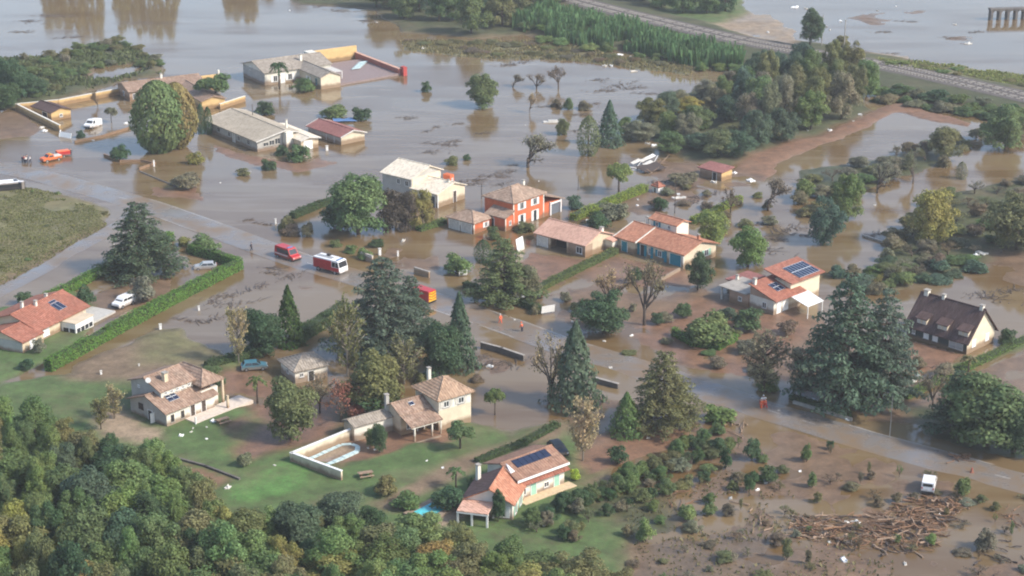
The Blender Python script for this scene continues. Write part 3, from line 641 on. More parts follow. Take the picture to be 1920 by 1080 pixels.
# 2 beige house behind the big oval tree
h = house('flooded_house', 'long flooded bungalow with beige shallow roof and glazed gable beside a red-roofed hut', (483, 285), 37)
H_walls(h, 0, 10.6, 0, 24, 2.5, M['plaster_g'], 3.9, 'y', 7.0); H_gable(h, 0, 10.6, 0, 24, 2.5, 3.9, 'y', tiles('beige_shingle', (.44, .37, .275), (.50, .43, .33), 'y', .15), .6, 7.0, verge=M['dirty'], ze2=3.0)
MB().box(6.6, 8.4, -1.6, -.02, -.8, 3.7).build('gable_pier', M['plaster_w'], h)
for i in range(3): window(h, 'y-', 0, 2.2 + i * 1.5, 1.0, 1.4, .9 + .25 * i, fr='dirty')
for t in (4, 8.5, 13, 18): window(h, 'x-', 0, t, .8, 1.3, 1.2, fr='dirty')
door(h, 'x-', 0, 10.8, 1.0, 2, .1, 'dirty')
H_walls(h, 8.5, 13, -4.8, 9, 2.3, M['plaster_b'], 2.75, 'y', 10.4); H_gable(h, 8.6, 13, -4.8, 10, 2.3, 2.75, 'y', M['t_paley'], .5, 10.4, verge=M['dirty'])
door(h, 'y-', -4.8, 10.3, 2.2, 1.9, .1, 'white', name='garage_door', handle=False)
chimney(h, 9.4, 3, 3.0, 5.6, .45); MB().tube((8.5, 17, 3.2), (8.5, 17, 6.4), .09, .07, 6).build('flue_pipe', M['darkwood'], h)

# 3 hut with red roof
h = house('flooded_outbuilding', 'small cream outbuilding with rusty red roof, garage door half under water', (640, 272), 41, cat='outbuilding')
H_walls(h, 0, 6.6, 0, 13, 1.9, M['plaster'], 2.9, 'y'); H_gable(h, 0, 6.6, 0, 13, 1.9, 2.9, 'y', M['t_sheety'], .45, verge=M['dirty'])
door(h, 'x-', 0, 4.2, 3.0, 1.5, .2, 'dirty', name='garage_door', handle=False)
MB().box(-.05, -.01, .2, 12.8, -.8, 1.8).build('side_shade_sheet', M['plaster_g'], h)  # left side turned from the sun, its shade painted as grey plaster

# 4 ochre house behind the oval tree, its courtyard shed
h = house('flooded_house', 'ochre house with rose tiled roof standing half behind the big oval tree', (262, 188), 30)
H_walls(h, -2.5, 17, 0, 9, 2.5, M['plaster_br'], 3.7, 'x'); H_gable(h, -2.5, 17, 0, 9, 2.5, 3.7, 'x', M['t_rosex'], .5)
H_walls(h, 10, 16, -17, .5, 2.1, M['plaster_o'], 3.0, 'y'); H_gable(h, 10, 16, -17, 3, 2.1, 3.0, 'y', M['t_rosey'], .4)
window(h, 'y-', 0, -1.2, .5, 1.0, 1.4); window(h, 'y-', 0, 4.6, .5, 1.0, 1.3); door(h, 'y-', 0, 2.2, 1.4, 1.9, 0, 'dark', handle=False)
window(h, 'x-', -2.5, 4.5, .6, 1.2, 1.2); chimney(h, 7.5, 4.6, 3.4, 5.2, .6)
MB().box(17.4, 24, 8.2, 8.7, -.8, 2.2).build('rear_wall', M['plaster_o'], h); chimney(h, 24.3, 8.4, -.8, 3.6, .5, cap=False)
h = house('courtyard_shed', 'small ochre shed with dark brown roof inside the walled courtyard', (97, 227), 43, cat='shed')
H_walls(h, 0, 5.2, 0, 9, 2.0, M['plaster_o'], 2.8, 'y'); H_gable(h, 0, 5.2, 0, 9, 2.0, 2.8, 'y', M['t_darky'], .35)
door(h, 'x-', 0, 3, 2.2, 1.6, 0, 'dark', name='garage_door', handle=False); window(h, 'y-', 0, 2.6, .6, .8, .8)

# 6 pale house with the huge beige roof
h = house('flooded_house', 'two-storey cream house under a wide pale beige roof behind the yellow tree', (820, 390), 51)
H_walls(h, 0, 8.6, 0, 7, 2.9, M['plaster'], 4.2, 'y', 5); H_gable(h, 0, 8.6, 0, 6.9, 2.9, 4.2, 'y', M['t_paley'], .4, 5)
H_walls(h, 0, 9.2, 7, 15, 4.8, M['plaster_g'], 6.4, 'y', 5.4); H_gable(h, 0, 9.2, 7, 15, 4.8, 6.4, 'y', M['t_paley'], .45, 5.4)
MB().box(.3, 8.9, 6.94, 6.99, -.8, 4.7).build('gable_face', M['plaster'], h)
window(h, 'x-', 0, 10.5, 3.1, .9, 1.2); window(h, 'x-', 0, 8.2, 3.0, 1.0, 1.2); door(h, 'y-', 0, 5.4, .9, 2.3, .1, 'darkwood'); door(h, 'x-', 0, 1.2, 1.3, 2.2, .1, 'glass', handle=False); window(h, 'x-', 0, 4.0, .4, 1.4, 1.8)
MB().box(.02, .22, -.12, -.02, -.8, 2.6).build('corner_downpipe', M['white'], h)
MB().box(9.3, 10.6, 4.6, 6.5, -.8, 3.9).build('rear_stair_block', M['redwall'], h); window(h, 'y-', 4.6, 10.0, 2.6, .5, .6)
chimney(h, 4.6, .9, 3.6, 4.9, .5)

# 7 red house
xy = P(962, 380, 5.2)
h = house('red_house', 'two-storey red house with white shutters and old tiled hip roof', None, 49.2, xy=xy)
H_walls(h, 0, 9.4, 0, 7.4, 5.1, M['redwall']); H_hip(h, 0, 9.4, 0, 7.4, 5.1, 6.9, M['t_oldx'])
for t in (2.6, 6.6): window(h, 'y-', 0, t, 3.3, 1.15, 1.35, 'white'); door(h, 'y-', 0, t, 1.3, 2.1, .05, 'glass', handle=False)
for t in (1.5, 3.05, 5.5, 7.05): MB().box(t, t + .65, -.08, -.01, .1, 2.2).build('shutter', M['white'], h)
for x_ in (0.0, 9.1): MB().box(x_, x_ + .3, -.05, -.012, -.8, 5.0).build('corner_band', M['plaster_w'], h)
H_walls(h, 9.4, 15, 0, 6.5, 2.6, M['redwall'], name='annex_wall'); H_shed(h, 9.42, 15.5, -.5, 7, 4.6, 2.7, 2.7, 4.6, M['t_oldx'], name='annex_roof')
MB().box(11.4, 14.2, -.04, -.01, -.8, 2.2).build('carport_opening', plain('opening_shade', (.13, .14, .16), .6), h)  # dark grey sheet paints the shade inside the carport opening
for x_ in (11.1, 14.3): MB().box(x_, x_ + .28, -.3, -.02, -.8, 2.7).build('carport_post', M['white'], h)
MB().box(11.1, 14.6, -.28, -.03, 2.25, 2.5).build('carport_lintel', M['white'], h)
H_walls(h, -2.6, -.02, -.2, 4.6, 2.7, M['redwall'], name='porch_wall'); H_shed(h, -3, .0, -.6, 5, 2.75, 3.7, 3.9, 2.75, M['t_oldy'], name='porch_roof')
MB().box(-2.62, -2.35, -.26, -.21, -.8, 2.6).build('corner_band', M['plaster_w'], h); window(h, 'y-', -.2, -1.1, .9, .7, .9)
door(h, 'x-', -2.6, 3.1, 1.0, 2.0, .05, 'glass'); chimney(h, 6.8, 3.2, 6.0, 7.8, .55)
H_walls(h, -8, -2.62, 3.2, 10, 2.2, M['redwall'], name='garage_wall'); H_hip(h, -8, -2.62, 3.2, 10, 2.2, 3.5, M['t_oldy'], .35)
MB().box(-8.05, -8.01, 3.4, 9.8, -.8, 2.15).build('garage_front', M['plaster_w'], h)
for t in (5.0, 8.2): door(h, 'x-', -8.05, t, 2.6, 1.7, .15, 'dirty', name='garage_door', handle=False)
window(h, 'y-', 3.2, -4.4, .7, .8, 1.0, 'white'); MB().box(-8.06, -7.75, 3.12, 3.18, -.8, 2.1).build('corner_band', M['plaster_w'], h)

# 8 pink-roofed bungalow
h = house('pink_roofed_bungalow', 'bungalow with salmon pink roof and dark recessed porch', (1097, 483), 50)
H_walls(h, 2.2, 8.6, 0, 11.8, 2.3, M['plaster_b'], 3.3, 'y', 4.3)
H_walls(h, 0, 2.19, 0, 4.0, 2.3, M['plaster_br'], name='front_block'); H_walls(h, 0, 2.19, 8.6, 11.8, 2.3, M['plaster_br'], name='front_block')
H_gable(h, 0, 8.6, 0, 11.8, 2.4, 4.0, 'y', M['t_pinky'], .4)
MB().add([(.05, -.012, 2.3), (8.55, -.012, 2.3), (4.3, -.012, 3.9), (.05, .3, 2.3), (8.55, .3, 2.3), (4.3, .3, 3.9)], [(0, 1, 2), (5, 4, 3), (0, 3, 4, 1), (1, 4, 5, 2), (2, 5, 3, 0)]).build('gable_peak', M['plaster_b'], h)
door(h, 'x-', 0, 10.2, 2.5, 1.8, .1, 'dirty', name='garage_door', handle=False); window(h, 'x-', 0, 1.4, .5, 1.4, 1.3)
MB().box(2.12, 2.18, 4.1, 8.5, -.5, 2.2).build('porch_shade', M['dark'], h)  # shade of the porch recess painted as a dark sheet
for y_ in (4.02, 8.3): MB().box(-.1, .25, y_, y_ + .28, -.8, 2.35).build('porch_pillar', M['plaster_b'], h)
MB().box(6, 8.2, -1.8, -.02, -.8, 2.1).build('side_annex', M['plaster_w'], h); chimney(h, 5.6, .5, 3.2, 4.6, .7)
H_shed(h, 5.6, 8.9, -2.1, -.5, 2.2, 2.15, 2.5, 2.5, M['t_pinky'], name='annex_roof')

# 9 house with blue-green shutters
h = house('blue_shuttered_house', 'house with orange tiled roof, small upper storey and blue-green shutters', (1282, 502), 45)
H_walls(h, 0, 9.2, 0, 11.3, 2.6, M['plaster'], 4.0, 'y'); H_gable(h, 0, 9.2, 0, 11.2, 2.6, 4.0, 'y', M['t_orangey'], .5)
H_walls(h, -.7, 9.0, 11.3, 16, 2.5, M['plaster_b'], 4.1, 'y', 4.6); H_gable(h, -.7, 9.0, 11.35, 16, 2.5, 4.1, 'y', M['t_orangey'], .4, 4.6, verge=M['plaster_w'])
H_walls(h, 5.6, 9.1, 6.6, 13, 5.3, M['plaster_w'], 5.9, 'y', name='upper_wall'); H_gable(h, 5.6, 9.1, 6.6, 13, 5.3, 5.9, 'y', M['t_orangey'], .35)
window(h, 'x-', 5.6, 11.4, 4.1, .8, .9, 'teal'); window(h, 'x-', 5.6, 8.4, 4.2, .7, .8)
door(h, 'x-', -.7, 13.9, 1.4, 1.9, .1, 'teal'); door(h, 'x-', 0, 9.9, 1.2, 2.0, .1, 'glass', handle=False); door(h, 'x-', 0, 2.0, 2.6, 2.0, .1, 'teal', handle=False, name='folding_shutter')
for t in (9.0, 10.75, 7.4, 4.1): MB().box(-.09, -.02, t, t + .6, 0, 2.15).build('shutter', M['teal'], h)
window(h, 'x-', 0, 5.8, .7, 1.0, 1.2, 'teal'); window(h, 'x-', 0, 8.2, .6, .8, 1.3); window(h, 'y-', 0, 6.4, .8, 1.2, 1.2, 'mint')
chimney(h, 5.6, 13.8, 3.6, 5.6, .55); chimney(h, 6.0, 1.6, 3.3, 4.8, .5, 't_orangey')
MB().tube((-.6, -.3, -.8), (-.6, -.3, 2.3), .2, .2, 8).build('porch_column', M['plaster_w'], h)

# 10 house with two solar arrays
h = house('solar_roof_house', 'house with stepped red roofs, two solar arrays and a white awning', (1454, 590), 44)
H_walls(h, -.6, 7, 0, 5.2, 2.6, M['plaster_w']); H_shed(h, -1.1, 7.4, -.8, 5.3, 2.8, 2.8, 4.6, 4.6, M['t_redx'])
MB().prism([(-.55, 2.5), (6.9, 2.5), (6.9, 4.2), (-.55, 4.2)], 4.6, 5.2).build('rear_wall', M['plaster_w'], h)
MB().add([(-.61, .05, 2.55), (-.61, 5.15, 2.55), (-.61, 5.15, 4.35), (-.3, .05, 2.55), (-.3, 5.15, 2.55), (-.3, 5.15, 4.35)], [(0, 1, 2), (5, 4, 3), (0, 3, 4, 1), (1, 4, 5, 2), (2, 5, 3, 0)]).build('gable_infill', M['plaster_br'], h)
H_walls(h, 4.8, 13.0, .7, 5.8, 4.3, M['plaster'], name='upper_wall'); H_shed(h, 4.1, 13.6, .0, 6.2, 4.55, 4.55, 5.8, 5.8, M['t_redx'], name='upper_roof')
panels(h, (7.2, .6, 4.68), (5.6, 0, 0), (0, 3.9, .79), 7, 2); panels(h, (1.9, 1.2, 3.4), (2.1, 0, 0), (0, 2.2, .65), 2, 2)
H_walls(h, -1, 5, 5.22, 9.4, 2.4, M['plaster_br'], name='annex_wall'); H_shed(h, -1.4, 5.2, 5.5, 11.6, 2.6, 2.6, 2.7, 2.7, M['concrete'], name='annex_roof')
MB().box(-.95, -.7, 11.1, 11.35, -.8, 2.5).build('carport_post', M['dirty'], h); window(h, 'x-', -1, 7.0, .9, .8, .8)
H_walls(h, 3, 7, 9.42, 13, 2.3, M['plaster_g'], name='rear_annex'); H_shed(h, 2.6, 9, 9.4, 13.4, 2.45, 2.45, 2.5, 2.5, M['t_sheetx'], name='annex_roof')
chimney(h, -.2, 4.6, 3.9, 5.6, .6); chimney(h, 3.4, 11.3, 2.3, 3.6, .5)
door(h, 'y-', 0, .8, 1.1, 2.1, .1, 'white'); window(h, 'y-', 0, 2.6, .2, 1.6, 1.9, None, 'white', 'white'); window(h, 'x-', -.6, 2.0, .8, .9, 1.1)
MB().slab([(3.2, -.6, 2.66), (7.9, -.6, 2.66), (6.4, -5.2, 2.3), (2.0, -5.2, 2.3)], .07).build('awning', M['white'], h)
for x_ in (2.2, 6.2): MB().box(x_, x_ + .12, -5.1, -4.98, -.8, 2.25).build('awning_post', M['white'], h)

# 11 house with dormers
h = house('dormer_house', 'steep dark brown roofed house with three dormers and a cream gable', (1812, 665), 45)
H_walls(h, 0, 8.2, 0, 11.3, 2.3, M['plaster'], 6.6, 'y'); H_gable(h, 0, 8.2, 0, 11.3, 2.3, 6.6, 'y', M['t_darky'], .5)
MB().box(-.06, -.015, .05, 11.25, -.8, 2.25).build('front_boarding', M['tealwall'], h)
sl_ = (6.6 - 2.3) / 4.1
for y_ in (1.1, 5.0, 8.9):
    d_ = MB(); x0, z0 = .35, 2.3 + sl_ * .35 + .1
    d_.add([(x0, y_ - .9, z0), (x0, y_ + .9, z0), (x0, y_ + .9, z0 + 1.0), (x0, y_ - .9, z0 + 1.0), (x0 + 1.9, y_ - .9, z0 + 1.0), (x0 + 1.9, y_ + .9, z0 + 1.0), (x0 + 1.9, y_ - .9, z0 + .5), (x0 + 1.9, y_ + .9, z0 + .5)],
           [(0, 1, 2, 3), (0, 3, 4, 6), (1, 7, 5, 2), (3, 2, 5, 4), (4, 5, 7, 6), (0, 6, 7, 1)])
    do = d_.build('dormer', M['plaster'], h)
    MB().slab([(x0 - .35, y_ - 1.15, z0 + 1.02), (x0 + 3.0, y_ - 1.15, z0 + 2.2), (x0 + 3.0, y_ + 1.15, z0 + 2.2), (x0 - .35, y_ + 1.15, z0 + 1.02)], .12).build('dormer_roof', M['t_darky'], do)
    for e in (-.5, .5): MB().box(x0 - .05, x0 - .01, y_ + e - .32, y_ + e + .32, z0 + .15, z0 + .85).build('dormer_window', M['dirty'], do)
for t in (7.6, 5.9): window(h, 'x-', -.06, t, .7, 1.0, 1.2, None, 'white', 'white')
window(h, 'x-', -.06, 2.0, .5, 2.6, 1.3, None, 'dirty', 'cargrey'); window(h, 'x-', -.06, 10.0, .9, .6, .8)
for t in (2.0, 6.0): window(h, 'y-', 0, t, .8, 1.1, 1.3, None, 'white', 'white')
for y_, w_ in ((10.6, .9), (7.4, .6), (.3, .7)): chimney(h, 4.1, y_, 5.9, 7.5, w_, 'plaster_w')

# 12 red roof house, left
xyB = P(72.6, 618.5, 2.7); xyC = P(166, 571, 2.7); yw = math.degrees(math.atan2(xyC[1] - xyB[1], xyC[0] - xyB[0])) - 1
h = house('red_roofed_house', 'cream house with bright red roof, skylight panels and a white glazed veranda', None, yw, xy=xyB)
L_ = math.hypot(xyC[0] - xyB[0], xyC[1] - xyB[1])
H_walls(h, .5, L_ - .4, .6, 11.2, 2.5, M['plaster_b'], 4.3, 'x', 5.6); H_gable(h, .5, L_ - .4, .6, 11.2, 2.5, 4.3, 'x', M['t_redx'], .6, 5.6)
H_walls(h, -4.6, .48, -.4, 7.6, 2.2, M['plaster_b'], 3.3, 'x', 3.6); H_gable(h, -4.6, .1, -.4, 7.6, 2.2, 3.3, 'x', M['t_redx'], .35, 3.6)
MB().box(-4.66, -4.61, -.35, 7.5, -.8, 2.15).build('end_tone_sheet', M['plaster_g'], h)  # grey sheet paints the shaded left end of the beige annex
window(h, 'y-', .6, 2.4, .7, 1.6, 1.4, None, 'white', 'white'); window(h, 'y-', -.4, -2.2, .4, 1.5, 1.7, None, 'white', 'white')
slp = (4.3 - 2.5) / 5.0
panels(h, (7.6, 1.9, 2.5 + slp * 1.3 + .18), (2.0, 0, 0), (0, 1.9, 1.9 * slp), 2, 1)
panels(h, (7.9, 3.9, 2.5 + slp * 3.3 + .18), (1.6, 0, 0), (0, .6, .6 * slp), 1, 1)
v_ = MB().box(6.2, 10.8, -2.4, .58, -.5, 2.0).build('veranda', M['white'], h)
for i in range(4): MB().box(6.5 + i * 1.06, 7.35 + i * 1.06, -2.45, -2.41, .25, 1.0).build('veranda_pane', M['glass'], v_)
for i in range(2): MB().box(6.14, 6.18, -2.2 + i * 1.3, -1.2 + i * 1.3, .25, 1.0).build('veranda_pane', M['glass'], v_)
MB().box(6.0, 11.0, -2.6, .6, 2.01, 2.09).build('veranda_roof', M['plaster_b'], v_)
MB().box(11, 17.5, -1.8, 3.2, -.5, .42).build('terrace', plain('white_paving', (.46, .44, .395), .7, var=.12), h)
for x_, y_, z_ in ((3.2, 5.9, 5.7), (5.5, 5.0, 5.3), (9.5, 6.1, 5.0)): chimney(h, x_, y_, 3.8, z_, .5, 'plaster_w')
MB().box(10.9, 11.05, .7, .85, 0, 2.45).build('corner_post', M['white'], h)

# 13 grey stone house
h = house('grey_stone_house', 'grey and white house with old rose tiles and a long paved patio on the lawn', (313, 804), 49.7)
H_walls(h, 0, 9.2, 0, 8.2, 2.6, M['plaster_g'], 4.1, 'x'); H_gable(h, 0, 9.2, 0, 8.2, 2.6, 4.1, 'x', M['t_rosex'], .5)
MB().box(.03, 9.15, -.06, -.015, -.3, 2.5).build('front_face', M['plaster_w'], h)  # sunlight painted on: front whiter than the shaded grey gable
H_walls(h, 1.3, 7.4, 2.6, 9.4, 4.8, M['plaster_g'], 6.0, 'x', name='upper_wall'); H_gable(h, 1.3, 7.4, 2.6, 9.4, 4.8, 6.0, 'x', M['t_rosex'], .4)
MB().box(1.35, 7.35, 2.54, 2.585, 3.2, 4.7).build('upper_face', M['plaster_w'], h)  # sunny upper face painted whiter in the same way
for i in range(5): window(h, 'y-', 2.54, 2.2 + i * 1.1, 3.95, .55, .5)
H_walls(h, 7.42, 10.6, .8, 8.6, 3.2, M['plaster_w'], name='end_wall'); H_hip(h, 7.45, 11.2, .6, 8.8, 4.2, 5.7, M['t_rosex'], .35)
MB().box(11.0, 11.3, .2, .5, 0, 4.1).build('corner_column', M['plaster_b'], h); MB().box(10.0, 10.3, -2.0, -1.7, 0, 2.5).build('porch_column', M['plaster_b'], h)
for t in (1.1, 3.0): window(h, 'y-', -.06, t, .8, .6, 1.1, None, 'darkwood')
for t in (4.9, 7.0): door(h, 'y-', -.06, t, .8, 2.0, .2, 'darkwood')
window(h, 'x-', 0, 5.7, 1.5, 1.1, 1.0, None, 'dark'); door(h, 'x-', 0, 3.6, .9, 1.7, .2, 'dark', handle=False); MB().box(-.8, -.05, 2.6, 2.7, .2, 1.9).build('open_door', M['white'], h)
window(h, 'x-', 1.3, 7.6, 4.0, .5, .5); chimney(h, 3.4, 4.0, 4.8, 6.9, .8, 'plaster_b')
panels(h, (1.9, 1.3, 2.6 + .366 * 1.3 + .18), (1.9, 0, 0), (0, 1.6, .585), 2, 2)
MB().slab([(3.4, -2.6, .5), (14.5, -2.6, .5), (14.5, .6, .5), (3.4, -.07, .5)], .9).build('patio', plain('patio_paving', (.60, .51, .42), .8, var=.15), h)
MB().box(3.2, 3.38, -2.7, -2.5, .3, 1.5).build('patio_post', M['white'], h)
MB().tube((.9, 4.6, 5.6), (.9, 4.6, 6.2), .04, .04, 5).build('dish_arm', M['metal'], h); MB().tube((.8, 4.6, 6.2), (.7, 4.5, 6.22), .38, .42, 10).build('satellite_dish', M['white'], h)

# 14 small outbuilding
xy = P(551, 697, 2.2)
h = house('hip_roofed_outbuilding', 'small white outbuilding with grey-pink hipped roof among bare trees', None, 31, cat='outbuilding', xy=xy)
H_walls(h, 0.3, 5.8, .3, 5.6, 2.1, M['plaster_w']); H_hip(h, .3, 5.8, .3, 5.6, 2.1, 3.5, M['t_greyx'], .4)
door(h, 'y-', .3, 3.0, .9, 1.5, .1, 'dark', handle=False); window(h, 'y-', .3, 1.4, .9, .7, .7); window(h, 'x-', .3, 3, .8, .8, .8)

# 15 hip-roofed house with the pool
xy = P(821, 750, 5.2)
h = house('hip_roofed_house', 'cream two-storey house with hipped tan roof, pillared porch and walled pool yard', None, 36, xy=xy); H15 = h
H_walls(h, .3, 6.0, .3, 6.4, 5.0, M['plaster']); H_hip(h, .3, 6.0, .3, 6.4, 5.0, 6.8, tiles('tan_tiles', (.40, .26, .17), (.48, .33, .22), 'x', .25), .45)
MB().box(.35, 5.95, .24, .285, 3.3, 4.75).build('upper_band', M['plaster_w'], h)
for t in (1.6, 4.2): window(h, 'y-', .24, t, 3.6, 1.0, .95, 'dirty', 'white')
H_walls(h, -5, .28, 2.2, 6.4, 3.4, M['plaster_b'], 4.3, 'x'); H_gable(h, -5, -.1, 2.2, 6.4, 3.4, 4.3, 'x', M['t_rosex'], .35)
H_shed(h, -5.2, .25, -.9, 2.15, 2.5, 2.5, 3.4, 3.4, M['t_rosex'], name='porch_roof')
for x_ in (-4.6, -1.6, -.1): MB().box(x_, x_ + .22, -.75, -.53, -.5, 2.35).build('porch_post', M['plaster_w'], h)
MB().box(-5.0, .2, -.78, -.5, 2.12, 2.34).build('porch_beam', M['plaster_w'], h)
door(h, 'y-', 2.2, -1.6, 1.1, 2.0, .1, 'darkwood'); window(h, 'y-', 2.2, -3.6, .8, .9, 1.0)
MB().box(-5.2, -.5, -1.6, -1.3, -.4, .28).build('porch_step', M['plaster_w'], h)
chimney(h, 2.2, 5.6, 5.6, 8.0, .55); chimney(h, -5.2, 5.6, 3.0, 5.6, .6, 'plaster_g')
H_walls(h, -11.5, -5.02, 4.4, 7.2, 2.4, M['plaster_w']); H_gable(h, -11.5, -5.1, 4.4, 7.2, 2.4, 2.9, 'x', M['t_greyx'], .3)
MB().box(-11.56, -11.51, 4.45, 7.15, -.5, 2.35).build('end_tone_sheet', M['plaster_b'], h); window(h, 'x-', -11.56, 5.6, 1.1, .5, .6)  # beige sheet paints shade on the left end of the white wing
panels(h, (-2.8, 3.0, 3.4 + .35 + .18), (.8, 0, 0), (0, .7, .3), 1, 1)

def wall_line(name, label, pts, ht, th, mat, coping=None, cat='wall', z0=-.8, world=None):
    """free-standing wall following ground pixels"""
    w_ = world if world else [P(*q) for q in pts]
    e = tag(empty(name, (w_[0][0], w_[0][1], 0)), label, cat); o_ = w_[0]
    for (a, b) in zip(w_[:-1], w_[1:]):
        d = np.array(b) - np.array(a); l = np.hypot(*d); ang = math.atan2(d[1], d[0])
        MB((a[0] - o_[0], a[1] - o_[1], ang)).box(-.0, l + th * .9, -th / 2, th / 2, z0, ht).build('wall_section', mat, e)
        if coping: MB((a[0] - o_[0], a[1] - o_[1], ang)).box(-.06, l + th, -th / 2 - .06, th / 2 + .06, ht + .003, ht + .09).build('coping', coping, e)
    return e
def loc15(x, y):
    c, s_ = math.cos(R(36)), math.sin(R(36)); return (xy15[0] + x * c - y * s_, xy15[1] + x * s_ + y * c)
xy15 = P(821, 750, 5.2)
wall_line('pool_yard_wall', 'white-capped cream wall around the flooded pool yard', None, 1.75, .3, M['plaster'], M['white'], world=[loc15(-11.6, 5.3), loc15(-22.4, 3.2), loc15(-19.9, -5.7)])
pool = tag(empty('garden_pool', loc15(-16, 2) + (.12,), R(36 + 14)), 'flooded swimming pool with pale blue edge inside the wall', 'pool')
pts = [(-4.0, -1.6), (2.6, -1.6), (3.7, -.6), (3.7, .6), (2.6, 1.6), (-4.0, 1.6)]
for i in range(len(pts)):
    a, b = pts[i], pts[(i + 1) % len(pts)]; d = math.hypot(b[0] - a[0], b[1] - a[1]); nn_ = max(1, int(d / .9)); ang = math.atan2(b[1] - a[1], b[0] - a[0])
    for k in range(nn_):
        u0 = k / nn_; MB((a[0] + (b[0] - a[0]) * u0, a[1] + (b[1] - a[1]) * u0, ang)).box(.04, d / nn_ - .04, -.34, .34, -.4, .24 + .05 * random.random()).build('edge_stone', M['poolcover'], pool)
MB().slab([(-3.7, -1.3, .2), (2.5, -1.3, .2), (3.4, -.5, .2), (3.4, .5, .2), (2.5, 1.3, .2), (-3.7, 1.3, .2)], .4).build('pool_water', plain('silty_pool', (.25, .18, .12), .1, var=.2), pool)

# 16 nearest house
h = house('solar_villa', 'white villa with brown and orange roofs, long solar array and pale green shutters', (980, 941), 40)
H_walls(h, -.8, 7.4, 0, 6.4, 3.6, M['plaster_w'], 4.7, 'x', 3.2); H_gable(h, -.8, 7.4, 0, 6.4, 3.6, 4.7, 'x', tiles('villa_tiles', (.30, .165, .11), (.37, .22, .15), 'x', .25), .5, 3.2)
MB().box(-1.3, 7.9, -.56, -.46, 3.3, 3.62).build('fascia', M['white'], h)
MB().slab([(-.3, -.75, 2.75), (7.8, -.75, 2.75), (7.8, -.02, 3.05), (-.3, -.02, 3.05)], .14).build('pent_roof', M['t_redx'], h)
slp = 1.1 / 3.2
panels(h, (.4, 1.5, 3.6 + slp * 1.5 + .18), (6.0, 0, 0), (0, 1.45, 1.45 * slp), 6, 1, frame='solar')
for t in (1.9, 6.0):
    door(h, 'y-', 0, t, .9, 2.0, .4, 'mint', handle=False, name='shutter'); 
window(h, 'y-', 0, 4.2, .9, .9, .8); window(h, 'y-', 0, .2, .9, .8, 1.0)
XF = (-6.6, -1.2, R(35))     # the wing stands at an angle
H_walls(h, 0, 6.2, -3.0, 3.4, 2.7, M['plaster_w'], 4.4, 'x', 0, XF); H_gable(h, 0, 6.2, -3.0, 3.4, 2.7, 4.4, 'x', M['t_orangex'], .4, 0, XF)
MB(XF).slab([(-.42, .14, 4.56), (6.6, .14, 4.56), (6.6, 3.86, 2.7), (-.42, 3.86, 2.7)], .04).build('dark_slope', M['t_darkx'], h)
window(h, 'y-', -3.0, 1.6, .5, .8, 1.6, 'mint', xf=XF); window(h, 'y-', -3.0, 4.2, .5, .8, 1.6, 'mint', xf=XF); window(h, 'x-', 0, -1.6, .6, 1.0, 1.5, 'white', xf=XF)
MB(XF).slab([(-3.2, -.6, 2.4), (.0, -.6, 2.6), (.0, 3.6, 2.6), (-3.2, 3.6, 2.4)], .12).build('porch_roof', M['t_pinkx'], h)
for a, b in ((-3.1, -.55), (-3.1, 1.5), (-3.1, 3.4), (-.2, -.55)): MB(XF).box(a, a + .24, b, b + .24, -.2, 2.3).build('porch_post', M['white'], h)
MB(XF).box(-3.2, -2.85, -.6, 3.65, 2.05, 2.27).build('porch_beam', M['white'], h)
chimney(h, -4.2, 4.2, 2.4, 5.4, .6, 'plaster_w', XF and None); MB().add([(-1.2, 1.0, 4.2), (-.5, 1.0, 4.3), (-.8, 2.4, 5.0), (-1.2, 1.4, 4.2), (-.5, 1.4, 4.3), (-.8, 2.6, 5.0)], [(0, 1, 2), (5, 4, 3), (0, 3, 4, 1), (1, 4, 5, 2), (2, 5, 3, 0)]).build('roof_flashing', M['white'], h)
MB().slab([(-.9, -1.7, .5), (8.2, -1.7, .5), (8.2, -.01, .5), (-.9, -.01, .5)], .6).build('terrace', plain('ochre_paving', (.58, .44, .27), .8, var=.15), h)
pl = tag(empty('small_pool', P(812, 962) + (.62,), R(50)), 'small turquoise pool beside the white villa', 'pool')
MB().slab([(-3.4, -2.2, .05), (3.4, -2.2, .05), (3.4, 2.2, .05), (-3.4, 2.2, .05)], .4).build('pool_surround', M['plaster_w'], pl)
MB().slab([(-2.4, -1.3, .07), (2.4, -1.3, .07), (2.4, 1.3, .07), (-2.4, 1.3, .07)], .3).build('pool_water', M['turq'], pl)

# 17 huts on the flats
h = house('red_roofed_hut', 'little brick-brown hut with flat red sheet roof below the thicket', (1352, 340), 45, cat='hut')
H_walls(h, 0, 3.6, 0, 5.8, 1.9, M['plaster_br']); H_shed(h, -.4, 4.0, -.4, 6.3, 2.0, 2.5, 2.5, 2.0, M['t_sheetx'])
door(h, 'x-', 0, 1.8, 1.0, 1.5, .1, 'dark', handle=False); MB().box(.05, 3.55, -.05, -.012, -.5, 1.8).build('end_tone_sheet', M['plaster_o'], h)  # thin ochre sheet over the brown end wall
h = house('white_kiosk', 'tiny white garden booth with red cap at the end of the hedge', (1234, 363), 40, cat='booth')
H_walls(h, 0, 1.6, 0, 1.8, 1.3, M['white']); H_hip(h, 0, 1.6, 0, 1.8, 1.3, 2.1, M['t_redx'], .2); door(h, 'x-', 0, .9, .5, 1.0, .1, 'dark', handle=False)
